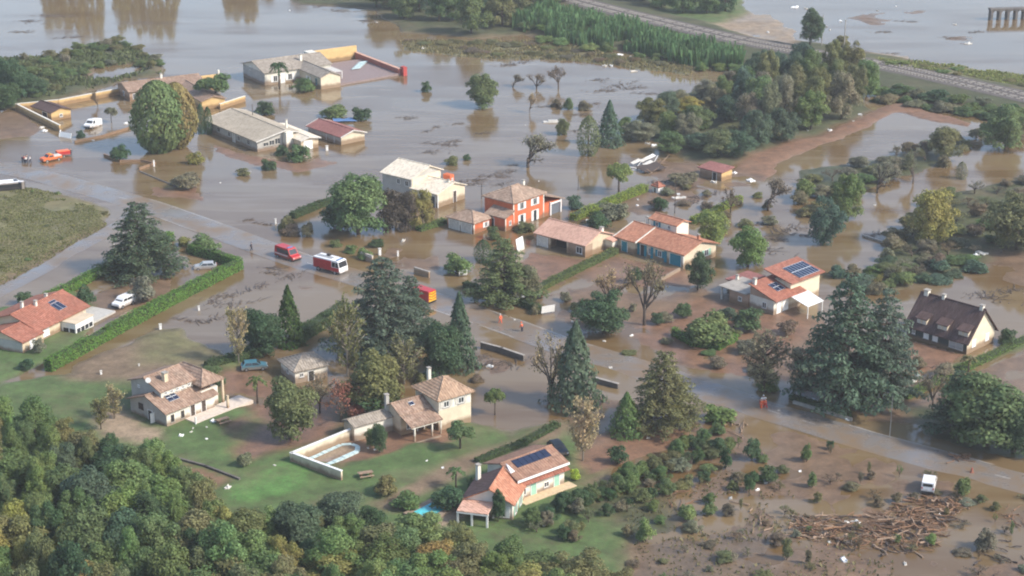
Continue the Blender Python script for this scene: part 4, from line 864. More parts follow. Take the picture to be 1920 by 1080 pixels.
# wrecked greenhouse
h = tag(empty('wrecked_greenhouse', P(1222, 318) + (-.4,), R(35)), 'collapsed greenhouse of bent frames and torn pale sheets beside the thicket', 'greenhouse')
rr = random.Random(5)
for i in range(12):
    x_ = rr.uniform(-4, 4); y_ = rr.uniform(-3, 3); MB().tube((x_, y_, rr.uniform(0, .5)), (x_ + rr.uniform(-3, 3), y_ + rr.uniform(-2, 2), rr.uniform(.6, 2.6)), .07, .06, 5).build('bent_frame', M['wood2'] if i % 3 else M['white'], h)
for i in range(4):
    x_ = rr.uniform(-3, 3); y_ = rr.uniform(-1, 5); MB().slab([(x_, y_, 1.2), (x_ + 2.6, y_ + .3, 1.6), (x_ + 2.3, y_ + 1.1, 1.9), (x_ - .2, y_ + .8, 1.4)], .05).build('torn_sheet', M['white'] if i < 1 else M['dirty'], h)
MB().slab([(-3.5, -2, .9), (2, -2.6, 1.1), (2.4, 1.5, 1.5), (-3.2, 1.8, 1.2)], .08).build('fallen_roof', M['darkwood'], h)
for a, b in ((-3.2, -1.7), (1.7, -2.2), (1.9, 1.2), (-2.9, 1.5)): MB().tube((a, b, -.3), (a, b, 1.15), .09, .09, 5).build('prop', M['wood'], h)
# concrete trestle in the far river
h = tag(empty('concrete_trestle', P(1888, 36) + (-.5,), R(8)), 'dark stained concrete trestle with round-headed openings in the far river', 'trestle')
for i in range(5): MB().box(-5.6 + i * 2.6, -4.9 + i * 2.6, -1, 1, -.6, 3.4).build('pier', M['dconcrete'], h)
for i in range(4):
    pr = [(-4.9 + i * 2.6, 3.4)] + [(-3.95 + i * 2.6 - .95 * math.cos(k * math.pi / 6), 2.4 + .9 * math.sin(k * math.pi / 6)) for k in range(7)] + [(-3.0 + i * 2.6, 3.4)]
    MB().prism(pr, -.9, .9).build('arch', M['dconcrete'], h)
MB().box(-5.8, 5.7, -1.1, 1.1, 3.41, 4.0).build('deck_beam', M['dconcrete'], h)

# garden walls
wall_line('courtyard_wall', 'ochre wall along the back of the flooded courtyard', [(228, 176), (112, 198), (32, 206), (112, 246)], 1.5, .35, M['plaster_o'], M['plaster_w'])
wall_line('courtyard_front_wall', 'low muddy wall along the front of the flooded courtyard', [(140, 268), (190, 258), (243, 242)], .55, .3, M['plaster_br'])
wall_line('ochre_side_wall', 'ochre side wall between the two western houses', [(412, 205), (458, 190)], 1.3, .35, M['plaster_o'], M['plaster_w'])
wall_line('entrance_wall', 'low curved entrance wall around a round bush by the flooded road', [(195, 292), (225, 304), (265, 303), (290, 308), (262, 318)], .5, .3, M['plaster_br'])
wall_line('submerged_wall', 'thin submerged wall curving from the entrance towards the road', [(262, 322), (300, 338), (335, 352)], .22, .3, M['dconcrete'])
wall_line('roadside_wall', 'dark low wall with pale coping beside the road opposite the orange-clad workers', [(902, 652), (940, 662), (980, 676)], .95, .35, M['dconcrete'], M['concrete'])
wall_line('roadside_wall', 'short low wall with pale coping beside the dark conifer', [(1112, 716), (1156, 728)], .8, .35, M['dconcrete'], M['concrete'])
wall_line('gate_wall', 'pale gate wall on the road verge near the white and red truck', [(677, 485), (697, 492)], 1.3, .3, M['plaster_w'], M['concrete'])
wall_line('gate_wall', 'pale gate wall on the road verge above the red rescue van', [(777, 512), (803, 520)], 1.1, .3, M['plaster_b'], M['concrete'])
wall_line('garden_wall', 'low white garden wall in front of the blue-shuttered house', [(1234, 530), (1272, 509)], .6, .4, M['plaster_w'])
wall_line('garden_wall', 'dark edging wall above the bare earth bed on the lawn', [(333, 866), (385, 880), (447, 904)], .7, .3, M['dconcrete'])
wall_line('flooded_kerb', 'pale kerb corner just above the water behind the solar roof house', [(1618, 443), (1700, 470), (1712, 464)], .35, .4, M['concrete'])
wall_line('verge_wall', 'low pale wall under the clipped hedge before the giant cedar', [(1487, 756), (1594, 788)], .45, .35, M['concrete'])
# ------------------------------------------------------------------ vegetation
def leaf_mesh(name, pos, nrm, size, rs, elong=1.5):
    """one small bent leaf clump per point, facing roughly along nrm"""
    n = len(pos); pos = np.asarray(pos); nrm = np.asarray(nrm); size = np.broadcast_to(size, (n,))
    nrm = nrm / (np.linalg.norm(nrm, axis=1)[:, None] + 1e-9) + rs.normal(0, .33, nrm.shape); nrm /= np.linalg.norm(nrm, axis=1)[:, None] + 1e-9
    t = rs.normal(0, 1, nrm.shape); t -= nrm * np.sum(t * nrm, 1)[:, None]; t /= np.linalg.norm(t, axis=1)[:, None] + 1e-9
    b = np.cross(nrm, t); s = (size * rs.uniform(.6, 1.35, n))[:, None]
    a0 = pos - t * s * .5 * elong; a1 = pos + b * s * .45 + nrm * s * .18; a2 = pos + t * s * .5 * elong; a3 = pos - b * s * .45 + nrm * s * .18
    co = np.stack([a0, a1, a2, a3], 1).reshape(-1, 3); me = bpy.data.meshes.new(name)
    me.vertices.add(n * 4); me.vertices.foreach_set('co', co.ravel()); me.loops.add(n * 4); me.loops.foreach_set('vertex_index', np.arange(n * 4, dtype=np.int32))
    me.polygons.add(n); me.polygons.foreach_set('loop_start', np.arange(0, n * 4, 4, dtype=np.int32)); me.update(calc_edges=True)
    me.materials.append(M['leaf']); return me
def blob_points(blobs, per, rs, inner=.55, flat=None):
    ps, ns = [], []
    for (c, r) in blobs:
        k = max(8, int(per * (r[0] * r[1]) ** 1.0)); d = rs.normal(0, 1, (k, 3)); d /= np.linalg.norm(d, axis=1)[:, None]
        d[:, 2] = np.where(d[:, 2] < -.35, -d[:, 2] * .6, d[:, 2])
        rad = np.where(rs.random(k) < .7, rs.uniform(.85, 1.1, k), rs.uniform(inner, .9, k))[:, None]
        ps.append(np.array(c) + d * np.array(r) * rad); ns.append(d / np.array(r) * min(r) + np.array([0, 0, .42]))
    return np.concatenate(ps), np.concatenate(ns)
def limb(mb, p, d, l, r, depth, rs, spread=.6, n=5, up=.1, twig=.012):
    """recursive branching"""
    e = p + d * l; mb.tube(tuple(p), tuple(e), r, max(r * .68, twig), n)
    if depth == 0: return
    for i in range(2 if depth > 1 else 3):
        q = d + rs.normal(0, spread, 3) + np.array([0, 0, up]); q /= np.linalg.norm(q)
        limb(mb, e if i else p + d * l * .8, q, l * rs.uniform(.6, .82), max(r * .62, twig), depth - 1, rs, spread, max(3, n - 1), up, twig)
PROTO = {}
def reg(kind, crown, trunk): PROTO.setdefault(kind, []).append((crown, trunk))
def V3(*a): return np.array(a, float)
# unit trees: height 1, crown width 1
for sd in range(5):      # round broadleaf
    rs = np.random.RandomState(100 + sd); bl = []
    for i in range(30):
        while True:
            c = rs.uniform(-1, 1, 3)
            if np.linalg.norm(c) < 1: break
        c = c / max(np.linalg.norm(c), .35) * rs.uniform(.5, .92); r = rs.uniform(.10, .19)
        bl.append((V3(c[0] * .37, c[1] * .37, 0.53 + c[2] * .40), V3(r, r, r * .85)))
    bl.append((V3(0, 0, .55), V3(.3, .3, .28)))
    for i in range(9): a_ = i * .7 + rs.normal(0, .2); q_ = rs.uniform(.14, .30); bl.append((V3(q_ * math.cos(a_), q_ * math.sin(a_), rs.uniform(.12, .30)), V3(.13, .13, .13)))
    p, n = blob_points(bl, 11500, rs); cr = leaf_mesh('crown', p, n, .031, rs)
    mb = MB(); mb.tube((0, 0, -.15), (0, 0, .35), .035, .026, 7)
    for i in range(4): limb(mb, V3(0, 0, .3), V3(rs.normal(0, .5), rs.normal(0, .5), 1) / 1.3, .2, .018, 2, rs, .5, 5, .2, .005)
    reg('round', cr, mb.mesh('trunk', True))
for sd in range(4):      # tall uneven woodland tree
    rs = np.random.RandomState(140 + sd); bl = []
    for i in range(34):
        a = rs.uniform(0, 6.28); z = rs.uniform(.12, .97); rr_ = (.46 * math.sin(min(1, (z + .05) / 1.05) * math.pi) ** .6) * rs.uniform(.35, 1.0); r = rs.uniform(.09, .18)
        bl.append((V3(rr_ * math.cos(a), rr_ * math.sin(a), z - .03), V3(r, r, r * 1.0)))
    bl.append((V3(0, 0, .55), V3(.24, .24, .3)))
    p, n = blob_points(bl, 12500, rs); cr = leaf_mesh('crown', p, n, .030, rs)
    mb = MB(); mb.tube((0, 0, -.15), (0, 0, .3), .03, .022, 7)
    for i in range(4): limb(mb, V3(0, 0, .25), V3(rs.normal(0, .4), rs.normal(0, .4), 1) / 1.2, .22, .015, 2, rs, .45, 5, .2, .005)
    reg('wood', cr, mb.mesh('trunk', True))
for sd in range(3):      # cedar with flat tiers
    rs = np.random.RandomState(180 + sd); bl = []; mb = MB(); mb.tube((0, 0, -.15), (0, 0, .95), .032, .006, 7)
    for k in range(13):
        z = .10 + .86 * k / 12; R_ = (.53 * (1 - ((z - .1) / .92) ** 1.35) ** .85 + .03) * rs.uniform(.85, 1.1); nb = max(2, int(9 * R_ / .5) + 2); a0 = rs.uniform(0, 6.28)
        for i in range(nb):
            a = a0 + i * 6.283 / nb + rs.normal(0, .25); L_ = R_ * rs.uniform(.72, 1.1)
            mb.tube((0, 0, z), (L_ * .85 * math.cos(a), L_ * .85 * math.sin(a), z - .01), .008, .003, 4)
            for f_ in (.5, .8, 1.0):
                w_ = .085 * (1.15 - .3 * f_) * (.6 + R_); bl.append((V3(L_ * f_ * math.cos(a), L_ * f_ * math.sin(a), z - .03 * f_ ** 2 + rs.normal(0, .008)), V3(w_, w_, w_ * .26)))
    p, n = blob_points(bl, 6000, rs, .3); cr = leaf_mesh('crown', p, n, .025, rs)
    reg('cedar', cr, mb.mesh('trunk', True))
for sd in range(2):      # spruce-like cone
    rs = np.random.RandomState(210 + sd); ps, ns = [], []
    k = 3000; z = rs.uniform(0, 1, k) ** 1.35; a = rs.uniform(0, 6.283, k); tier = .78 + .3 * ((z * 13 + rs.normal(0, .12, k)) % 1.0)
    r = (1 - z) ** .85 * .47 * tier * rs.uniform(.75, 1.05, k) + .012
    r *= 1 + .16 * np.sin(a * 5 + z * 20)
    p = np.stack([r * np.cos(a), r * np.sin(a), .04 + .96 * z - .05 * r], 1); n = np.stack([np.cos(a), np.sin(a), np.full(k, .55)], 1)
    cr = leaf_mesh('crown', p, n, .042, rs); mb = MB(); mb.tube((0, 0, -.15), (0, 0, .95), .03, .004, 7)
    reg('spruce', cr, mb.mesh('trunk', True))
rs = np.random.RandomState(230); k = 2200; z = rs.uniform(0, 1, k); a = rs.uniform(0, 6.283, k)   # cypress column
r = .46 * np.clip(np.sin(np.clip(z * .92 + .10, 0, 1) * math.pi), 0, 1) ** .55 * rs.uniform(.8, 1.04, k) * (1 + .1 * np.sin(a * 4 + z * 9)) + .01
p = np.stack([r * np.cos(a), r * np.sin(a), .01 + z * .99], 1); n = np.stack([np.cos(a), np.sin(a), np.full(k, .4)], 1)
mb = MB(); mb.tube((0, 0, -.1), (0, 0, .9), .05, .01, 6); reg('cypress', leaf_mesh('crown', p, n, .038, rs), mb.mesh('trunk', True))
for sd in range(2):      # dense egg-shaped crown
    rs = np.random.RandomState(235 + sd); k = 5200; z = rs.uniform(0, 1, k); a = rs.uniform(0, 6.283, k)
    r = .47 * np.clip(np.sin(np.clip(z * .94 + .05, 0, 1) * math.pi), 0, 1) ** .62 * (1 + .42 * fbm(np.cos(a) * 2 + z * 3 + sd * 9, np.sin(a) * 2 + z * 4, .8, 60 + sd, 3)) * np.where(rs.random(k) < .75, rs.uniform(.90, 1.05, k), rs.uniform(.65, .95, k))
    p = np.stack([r * np.cos(a), r * np.sin(a), .03 + z * .95], 1); n = np.stack([np.cos(a), np.sin(a), (z - .35) * 1.4], 1)
    mb = MB(); mb.tube((0, 0, -.15), (0, 0, .6), .04, .02, 7); reg('oval', leaf_mesh('crown', p, n, .040, rs), mb.mesh('trunk', True))
for sd in range(2):      # umbrella / parasol crown on a bare stem
    rs = np.random.RandomState(240 + sd); bl = []
    for i in range(22):
        a = rs.uniform(0, 6.28); q = math.sqrt(rs.random()) * .37; bl.append((V3(q * math.cos(a), q * math.sin(a), .70 + rs.uniform(-.14, .12) - q * q * .6), V3(.14, .14, .12)))
    p, n = blob_points(bl, 8500, rs); cr = leaf_mesh('crown', p, n, .042, rs); mb = MB(); mb.tube((0, 0, -.2), (0, 0, .55), .035, .028, 7)
    for i in range(5): limb(mb, V3(0, 0, .5), V3(rs.normal(0, .7), rs.normal(0, .7), .7) / 1.2, .15, .018, 1, rs, .5, 5, .1, .006)
    reg('parasol', cr, mb.mesh('trunk', True))
for sd in range(4):      # bush without a visible trunk
    rs = np.random.RandomState(260 + sd); bl = []
    for i in range(15):
        a = rs.uniform(0, 6.28); q = math.sqrt(rs.random()) * .34; r = rs.uniform(.12, .21); bl.append((V3(q * math.cos(a), q * math.sin(a), rs.uniform(.18, .82 - q * .5)), V3(r, r, r * 1.1)))
    bl.append((V3(0, 0, .3), V3(.34, .34, .36)))
    p, n = blob_points(bl, 4200, rs); cr = leaf_mesh('crown', p, n, .062, rs, 1.3); mb = MB(); mb.tube((0, 0, -.2), (0, 0, .4), .04, .02, 5)
    for i in range(4): limb(mb, V3(0, 0, .05), V3(rs.normal(0, .6), rs.normal(0, .6), .9) / 1.2, .3, .018, 1, rs, .4, 4, .2, .006)
    reg('bush', cr, mb.mesh('trunk', True))
for sd in range(4):      # sparse, mostly bare tree with limbs
    rs = np.random.RandomState(280 + sd); mb = MB(); mb.tube((0, 0, -.15), (0, 0, .26), .034, .027, 7)
    for i in range(6):
        d = V3(rs.normal(0, .55), rs.normal(0, .55), .8); limb(mb, V3(0, 0, .16 + .02 * i), d / np.linalg.norm(d), .24, .020, 3, rs, .42, 5, .12, .0055)
    v = np.array(mb.v); m_ = v[:, 2] > .42; q = v[m_]; q = q[rs.randint(0, len(q), 900)] + rs.normal(0, .035, (900, 3))
    k_ = np.maximum(np.abs(q[:, 0]), np.abs(q[:, 1])).max(); sc = .5 / max(k_, .01)
    zmax = q[:, 2].max()
    mb.v = [(x * sc, y * sc, z / zmax if z > 0 else z) for x, y, z in mb.v]; q = q * np.array([sc, sc, 1 / zmax])
    reg('bare', leaf_mesh('crown', q, rs.normal(0, 1, q.shape) + np.array([0, 0, .4]), .034, rs, 1.2), mb.mesh('trunk', True))
for sd in range(2):      # poplar-like feathery upright tree
    rs = np.random.RandomState(300 + sd); mb = MB(); mb.tube((0, 0, -.1), (0, 0, .9), .022, .005, 6); qs = []
    for i in range(60):
        z = rs.uniform(.12, .85); a = rs.uniform(0, 6.28); l = .36 * (1 - abs(z - .42) * 1.1) * rs.uniform(.6, 1.1); e = V3(l * math.cos(a), l * math.sin(a), z + l * .75)
        mb.tube((0, 0, z), tuple(e), .007, .0035, 4)
        for t in np.linspace(.35, 1.05, 24): qs.append(e * t + V3(0, 0, z) * (1 - t) + rs.normal(0, .028, 3))
    q = np.array(qs); reg('feather', leaf_mesh('crown', q, rs.normal(0, 1, q.shape) + np.array([0, 0, .4]), .034, rs, 1.6), mb.mesh('trunk', True))
rs = np.random.RandomState(320); mb = MB(); mb.tube((0, 0, -.1), (0, 0, .78), .05, .04, 8); ps, ns = [], []   # palm
for i in range(26):
    a = i * 2.4 + rs.normal(0, .2); el = rs.uniform(-.3, 1.2)
    for t in np.linspace(.12, 1, 16):
        rr_ = .48 * t * math.cos(el * .6); z = .78 + .26 * t * math.sin(el) - .22 * t * t
        ps.append((rr_ * math.cos(a), rr_ * math.sin(a), z)); ns.append((.2 * math.cos(a), .2 * math.sin(a), 1))
reg('palm', leaf_mesh('crown', np.array(ps), np.array(ns), .09, rs, 1.2), mb.mesh('trunk', True))

PAL = dict(dk=(.030, .058, .026), cedar=(.042, .068, .046), blue=(.047, .074, .052), mid=(.062, .094, .036), olive=(.088, .094, .042), lt=(.084, .122, .042), yel=(.140, .135, .042),
           gold=(.18, .125, .042), brz=(.165, .120, .045), tan=(.175, .145, .080), grey=(.105, .105, .070), purp=(.060, .046, .042), red=(.20, .085, .055), lime=(.16, .23, .035), bare=(.095, .080, .055))
PAL = {k: (v[0] * 2.1 + .012, v[1] * 2.05 + .012, v[2] * 1.9 + .010) for k, v in PAL.items()}
def jit(c, rs, a=.12): k = 1 + rs.uniform(-a, a); return (c[0] * k * (1 + rs.uniform(-a, a)), c[1] * k, c[2] * k * (1 + rs.uniform(-a, a)), 1)
RS = np.random.RandomState(42)
def plant(kind, x, y, H, W, col, name, label, group=None, cat='tree', seed=None, pale=False, rz=None, tilt=0):
    pr = PROTO[kind]; cr, tr = pr[RS.randint(len(pr)) if seed is None else seed % len(pr)]
    z0 = min(max(hgt(x, y), -.5), 2)
    e = empty(name, (x, y, z0), RS.uniform(0, 6.28) if rz is None else rz); tag(e, label, cat, group)
    H = H - z0 if z0 < 0 else H
    if tilt: e.rotation_euler = (tilt, 0, e.rotation_euler[2])
    t = link('trunk', tr, None, e); t.scale = (W, W, H)
    if not tr.materials: tr.materials.append(M['bark'])
    if pale: t.material_slots[0].link = 'OBJECT'; t.material_slots[0].material = M['palebark']
    c = link('crown', cr, None, e); c.scale = (W, W, H); c.color = jit(PAL[col] if isinstance(col, str) else col, RS)
    return e
def T(kind, u, vb, vt, wpx, col, label, name='tree', cat='tree', group=None, **kw):
    x, y = P(u, vb); H = height_at(u, vb, vt); W = (1.08 if kind == 'cedar' else 1.1) * wpx / scale_at(vb)
    # the crown is a volume: seen from above its far side lifts the outline a little
    return plant(kind, x, y, max(.5, H * .97), W, col, name, label, group, cat, **kw)

# -- individual trees of the hamlet
T('oval', 300, 284, 146, 96, 'mid', 'big oval green tree standing in water before the ochre house', 'oval_tree', seed=0)
T('oval', 334, 276, 150, 74, 'brz', 'bronze autumn tree grown into the big oval green tree', 'bronze_tree', seed=2)
for u in (378, 391): T('cypress', u, 251, 192 + (u - 378) // 2, 17, 'dk', 'dark narrow cypress between the ochre house and the beige bungalow', 'cypress_tree', group='pair of cypresses')
T('parasol', 405, 192, 133, 74, 'mid', 'flat-crowned tree behind the ochre house wall', 'flat_crowned_tree')
T('parasol', 209, 230, 196, 23, 'grey', 'little parasol tree standing in the flooded courtyard', 'parasol_tree')
T('bare', 183, 200, 168, 24, 'bare', 'small bare tree by the courtyard back wall', 'bare_tree')
T('bush', 152, 258, 240, 20, 'dk', 'small round bush by the courtyard gate', 'bush', 'bush')
T('bush', 225, 300, 268, 36, 'dk', 'round palm-like bush inside the curved entrance wall', 'bush', 'bush')
T('bush', 366, 307, 282, 32, 'yel', 'yellow flowering bush in front of the big oval tree', 'bush', 'bush')
T('bush', 350, 352, 316, 62, 'grey', 'wide grey-green shrub standing in red-brown water by the road', 'shrub', 'bush')
T('bush', 497, 214, 180, 42, 'dk', 'dense rounded bush in the water behind the beige bungalow', 'bush', 'bush')
T('bush', 628, 218, 189, 56, 'mid', 'wide bush beside the blue tarpaulin', 'bush', 'bush')
T('bush', 679, 225, 192, 38, 'dk', 'tall bush right of the blue tarpaulin', 'bush', 'bush')
T('palm', 524, 166, 108, 34, 'dk', 'dark palm in front of the far house', 'palm_tree', seed=0)
T('bush', 570, 170, 143, 48, 'mid', 'shrub against the wing of the far house', 'shrub', 'bush')
T('bush', 562, 300, 264, 54, 'mid', 'large shrub before the glazed gable of the beige bungalow', 'shrub', 'bush')
T('bush', 530, 290, 268, 34, 'dk', 'small dark shrub at the gable foot of the beige bungalow', 'shrub', 'bush')
T('bush', 505, 318, 292, 33, 'dk', 'ball-shaped bush standing alone in water before the beige bungalow', 'bush', 'bush')
T('bush', 456, 328, 313, 27, 'olive', 'low bush almost drowned before the beige bungalow', 'bush', 'bush')
T('round', 905, 200, 133, 68, 'mid', 'dense green tree alone in open water', 'tree')
T('bush', 800, 172, 147, 23, 'dk', 'ball-shaped bush alone in open water beyond the far house', 'bush', 'bush')
for u, b, t in ((962, 163, 136), (1006, 167, 137), (1047, 166, 122)): T('bare', u, b, t, 40, 'bare', 'bare vase-shaped fruit tree standing in a row in open water', 'fruit_tree', group='row of bare fruit trees')
T('bare', 993, 212, 170, 24, 'tan', 'thin bare sapling alone in open water', 'sapling')
T('bush', 1066, 205, 174, 22, 'mid', 'upright green bush on a brown tuft in open water', 'bush', 'bush')
T('bush', 1097, 205, 187, 30, 'bare', 'brown matted shrub beside an upright green bush in open water', 'shrub', 'bush')
T('bush', 1044, 200, 182, 26, 'bare', 'brown tuft left of the upright green bush', 'shrub', 'bush')
T('round', 1055, 252, 220, 30, 'olive', 'small green tree beside the floating white raft', 'tree')
T('bare', 990, 314, 246, 96, 'grey', 'spreading grey half-bare tree above the red house', 'spreading_tree')
T('spruce', 1142, 272, 186, 56, 'cedar', 'dark spruce beside the olive-brown cypress', 'spruce_tree')
T('cypress', 1103, 290, 214, 42, 'olive', 'broad olive-brown cypress beside the dark spruce', 'cypress_tree')
T('round', 1172, 250, 215, 30, 'lt', 'light green tree behind the dark spruce', 'tree')
T('parasol', 1160, 362, 298, 54, 'lt', 'bright green parasol tree at the end of the yellow-green hedge', 'parasol_tree')
T('round', 672, 440, 303, 122, 'mid', 'massive dense green tree beside the pale beige house', 'large_tree', seed=0)
T('bush', 634, 430, 372, 62, 'dk', 'dark shrub at the left foot of the massive green tree', 'shrub', 'bush')
T('wood', 742, 428, 350, 80, 'purp', 'dark purple-leaved tree before the pale beige house', 'purple_tree')
T('wood', 792, 425, 352, 54, 'yel', 'yellow autumn tree before the pale beige house', 'yellow_tree')
T('bush', 538, 430, 402, 34, 'olive', 'olive shrub at the flooded gateway by the road', 'shrub', 'bush')
T('bush', 576, 443, 408, 26, 'grey', 'narrow shrub in the water at the gateway', 'shrub', 'bush')
T('bush', 546, 440, 420, 40, 'bare', 'brown low shrub at the flooded gateway', 'shrub', 'bush')
T('bush', 630, 462, 446, 28, 'mid', 'small round bush on the flooded verge, farthest from the fire engine', 'bush', 'bush')
T('bush', 657, 473, 455, 28, 'mid', 'small round bush on the flooded verge, middle of three', 'bush', 'bush')
T('bush', 684, 485, 463, 30, 'lt', 'small round bush on the flooded verge, nearest the fire engine', 'bush', 'bush')
T('bush', 706, 462, 446, 30, 'dk', 'dark low bush behind the pale gate wall', 'bush', 'bush')
T('cedar', 264, 512, 372, 132, 'cedar', 'dark spreading cedar with a bare lower stem inside the hedged garden', 'cedar_tree', seed=0)
T('bush', 268, 566, 512, 54, 'grey', 'feathery grey-green shrub behind the white garden van', 'shrub', 'bush')
T('bush', 160, 578, 536, 46, 'dk', 'dark bush at the corner of the red-roofed house', 'bush', 'bush')
T('bush', 382, 470, 438, 66, 'mid', 'rounded bush in the corner of the clipped garden hedge', 'bush', 'bush')
T('bush', 345, 460, 440, 26, 'yel', 'small yellowish bush at the garden entrance', 'bush', 'bush')
T('bush', 48, 570, 545, 40, 'dk', 'dark bush behind the red-roofed house', 'bush', 'bush')
T('bush', 75, 665, 632, 30, 'grey', 'grey shrub before the wall of the red-roofed house', 'shrub', 'bush')
T('bush', 50, 695, 672, 30, 'dk', 'small dark bush at the low end of the long hedge', 'bush', 'bush')
T('cedar', 720, 664, 474, 160, 'blue', 'huge blue-green cedar hiding part of the red rescue van', 'cedar_tree', seed=1)
T('cedar', 770, 640, 510, 90, 'cedar', 'dark cedar grown against the huge blue-green cedar', 'cedar_tree', seed=2)
T('spruce', 862, 690, 545, 74, 'cedar', 'tall dark spruce beside the roadside wall', 'spruce_tree', seed=0)
T('round', 826, 706, 582, 92, 'dk', 'dark full-crowned tree at the foot of the tall spruce', 'tree')
T('round', 490, 664, 570, 84, 'dk', 'dark evergreen tree left of the light green cone tree', 'tree')
T('spruce', 543, 645, 533, 66, (.075, .128, .036), 'light green cone-shaped tree at the water edge', 'cone_tree', seed=1)
T('feather', 448, 684, 568, 62, 'tan', 'pale bare birch-like tree with white stems', 'pale_tree', pale=True)
T('feather', 652, 706, 552, 98, 'olive', 'tall thin-leaved olive tree before the blue-green cedar', 'feathery_tree', pale=True)
T('feather', 758, 720, 625, 92, 'olive', 'thin-leaved olive tree behind the yellow-green topped tree', 'feathery_tree', pale=True)
T('round', 707, 775, 655, 122, (.21, .22, .085), 'yellow-green topped tree behind the hip-roofed house', 'golden_tree')
T('bush', 700, 775, 715, 110, 'dk', 'dark undergrowth beneath the yellow-green tree', 'shrub', 'bush')
T('round', 545, 824, 700, 104, 'olive', 'olive green tree standing in mud on the lawn edge', 'tree')
T('palm', 483, 756, 698, 36, 'mid', 'small palm beside the grey stone house', 'palm_tree', seed=0)
T('bare', 640, 792, 706, 96, 'red', 'reddish half-bare tree behind the pool yard', 'bare_tree')
T('bush', 668, 790, 752, 44, 'red', 'russet bush behind the pool yard', 'bush', 'bush')
T('bare', 600, 775, 700, 60, 'bare', 'brown bare tree before the hip-roofed outbuilding', 'bare_tree')
T('round', 712, 850, 788, 32, 'dk', 'small dark tree at the edge of the pool yard lawn', 'tree')
T('round', 697, 838, 800, 26, 'mid', 'low green tree touching the small dark lawn tree', 'tree')
T('parasol', 863, 846, 793, 58, 'mid', 'round clipped parasol tree on the lawn', 'parasol_tree')
T('parasol', 928, 778, 724, 38, 'mid', 'small parasol tree standing in brown water', 'parasol_tree')
T('bush', 460, 878, 846, 32, 'grey', 'round grey bush on the lawn', 'bush', 'bush')
T('bush', 722, 932, 893, 50, 'olive', 'brownish shrub at the lawn edge above the wood', 'shrub', 'bush')
T('spruce', 1078, 762, 600, 104, 'cedar', 'broad dark conifer on the roadside below the two orange-clad workers', 'conifer_tree', seed=0)
T('bare', 1032, 752, 620, 74, 'tan', 'brown bare tree beside the broad dark conifer', 'bare_tree')
T('cedar', 1243, 802, 652, 122, 'olive', 'olive cedar with drooping tiers beside the road', 'cedar_tree', seed=0)
T('spruce', 1174, 815, 735, 70, 'mid', 'bright green young conifer beside the olive cedar', 'young_conifer', seed=1)
T('feather', 1093, 866, 735, 84, 'tan', 'pale feathery tree behind the dark parked car', 'feathery_tree', pale=True)
T('bush', 1158, 870, 832, 38, 'dk', 'round dark bush on bare earth below the young conifer', 'bush', 'bush')
T('cedar', 945, 562, 440, 112, 'mid', 'green tiered cedar in front of the salmon-roofed bungalow', 'cedar_tree', seed=1)
T('wood', 985, 562, 495, 70, 'grey', 'grey-green tree over the wrecked white car', 'tree')
T('cypress', 906, 490, 448, 34, 'dk', 'dark barrel-shaped evergreen by the flooded drive', 'evergreen')
T('bush', 858, 512, 468, 60, 'mid', 'wide bush beside the flooded drive of the red house', 'shrub', 'bush')
T('bush', 1078, 392, 360, 34, 'cedar', 'grey-blue bush at the corner of the red house carport', 'bush', 'bush')
T('bush', 925, 448, 418, 30, 'mid', 'garden shrub before the red house wall', 'shrub', 'bush')
T('bush', 985, 432, 412, 50, 'olive', 'olive shrub under the windows of the red house', 'shrub', 'bush')
T('wood', 1130, 625, 540, 94, 'dk', 'dark leafy tree at the flooded crossroads', 'tree')
T('bush', 1060, 565, 545, 28, 'grey', 'uprooted grey shrub in open brown water', 'shrub', 'bush')
T('bare', 1208, 610, 484, 86, 'bare', 'large bare tree before the blue-shuttered house', 'bare_tree')
T('bare', 1150, 585, 500, 80, 'tan', 'twiggy brown tree left of the large bare tree', 'bare_tree')
T('bush', 1190, 530, 500, 34, 'dk', 'round bush before the blue-shuttered house', 'bush', 'bush')
T('wood', 1308, 545, 474, 56, 'dk', 'dark bushy tree at the corner of the blue-shuttered house', 'bushy_tree')
T('round', 1332, 462, 386, 64, 'lt', 'light green tree behind the blue-shuttered house', 'tree')
T('round', 1402, 500, 418, 76, 'lt', 'leafy green tree alone in water left of the solar roof house', 'tree')
T('bush', 1325, 645, 574, 96, 'mid', 'big rounded shrub above the clipped green hedge', 'shrub', 'bush')
T('bush', 1280, 595, 565, 36, 'dk', 'small dark round bush above the big rounded shrub', 'bush', 'bush')
T('bush', 1232, 608, 584, 32, 'dk', 'small dark ball bush in brown water', 'bush', 'bush')
T('bush', 1400, 618, 570, 66, 'dk', 'dark shrub before the solar roof house', 'shrub', 'bush')
T('bush', 1362, 600, 574, 40, 'cedar', 'low shrub left of the solar roof house porch', 'shrub', 'bush')
T('cedar', 1582, 762, 498, 166, 'blue', 'giant blue-green cedar, tallest in the hamlet', 'giant_cedar', seed=0)
T('cedar', 1652, 754, 530, 122, 'blue', 'second great cedar grown into the giant one', 'cedar_tree', seed=2)
T('feather', 1432, 735, 612, 120, 'grey', 'grey-green open-crowned tree beside the road left of the giant cedar', 'tree')
T('feather', 1500, 745, 640, 90, 'grey', 'dusky tree in front of the giant cedar', 'tree')
T('bush', 1440, 730, 700, 50, 'lt', 'green roadside bush before the giant cedar', 'bush', 'bush')
T('round', 1850, 835, 692, 190, 'mid', 'massive spreading green tree at the road junction', 'large_tree', seed=3)
T('cedar', 1790, 812, 690, 96, 'cedar', 'dark conifer in front of the massive spreading tree', 'conifer_tree', seed=1)
T('round', 1900, 850, 740, 110, 'dk', 'dark tree behind the massive spreading tree', 'tree')
T('bare', 1748, 768, 690, 54, 'bare', 'bare tree beside the dormer house garden', 'bare_tree')
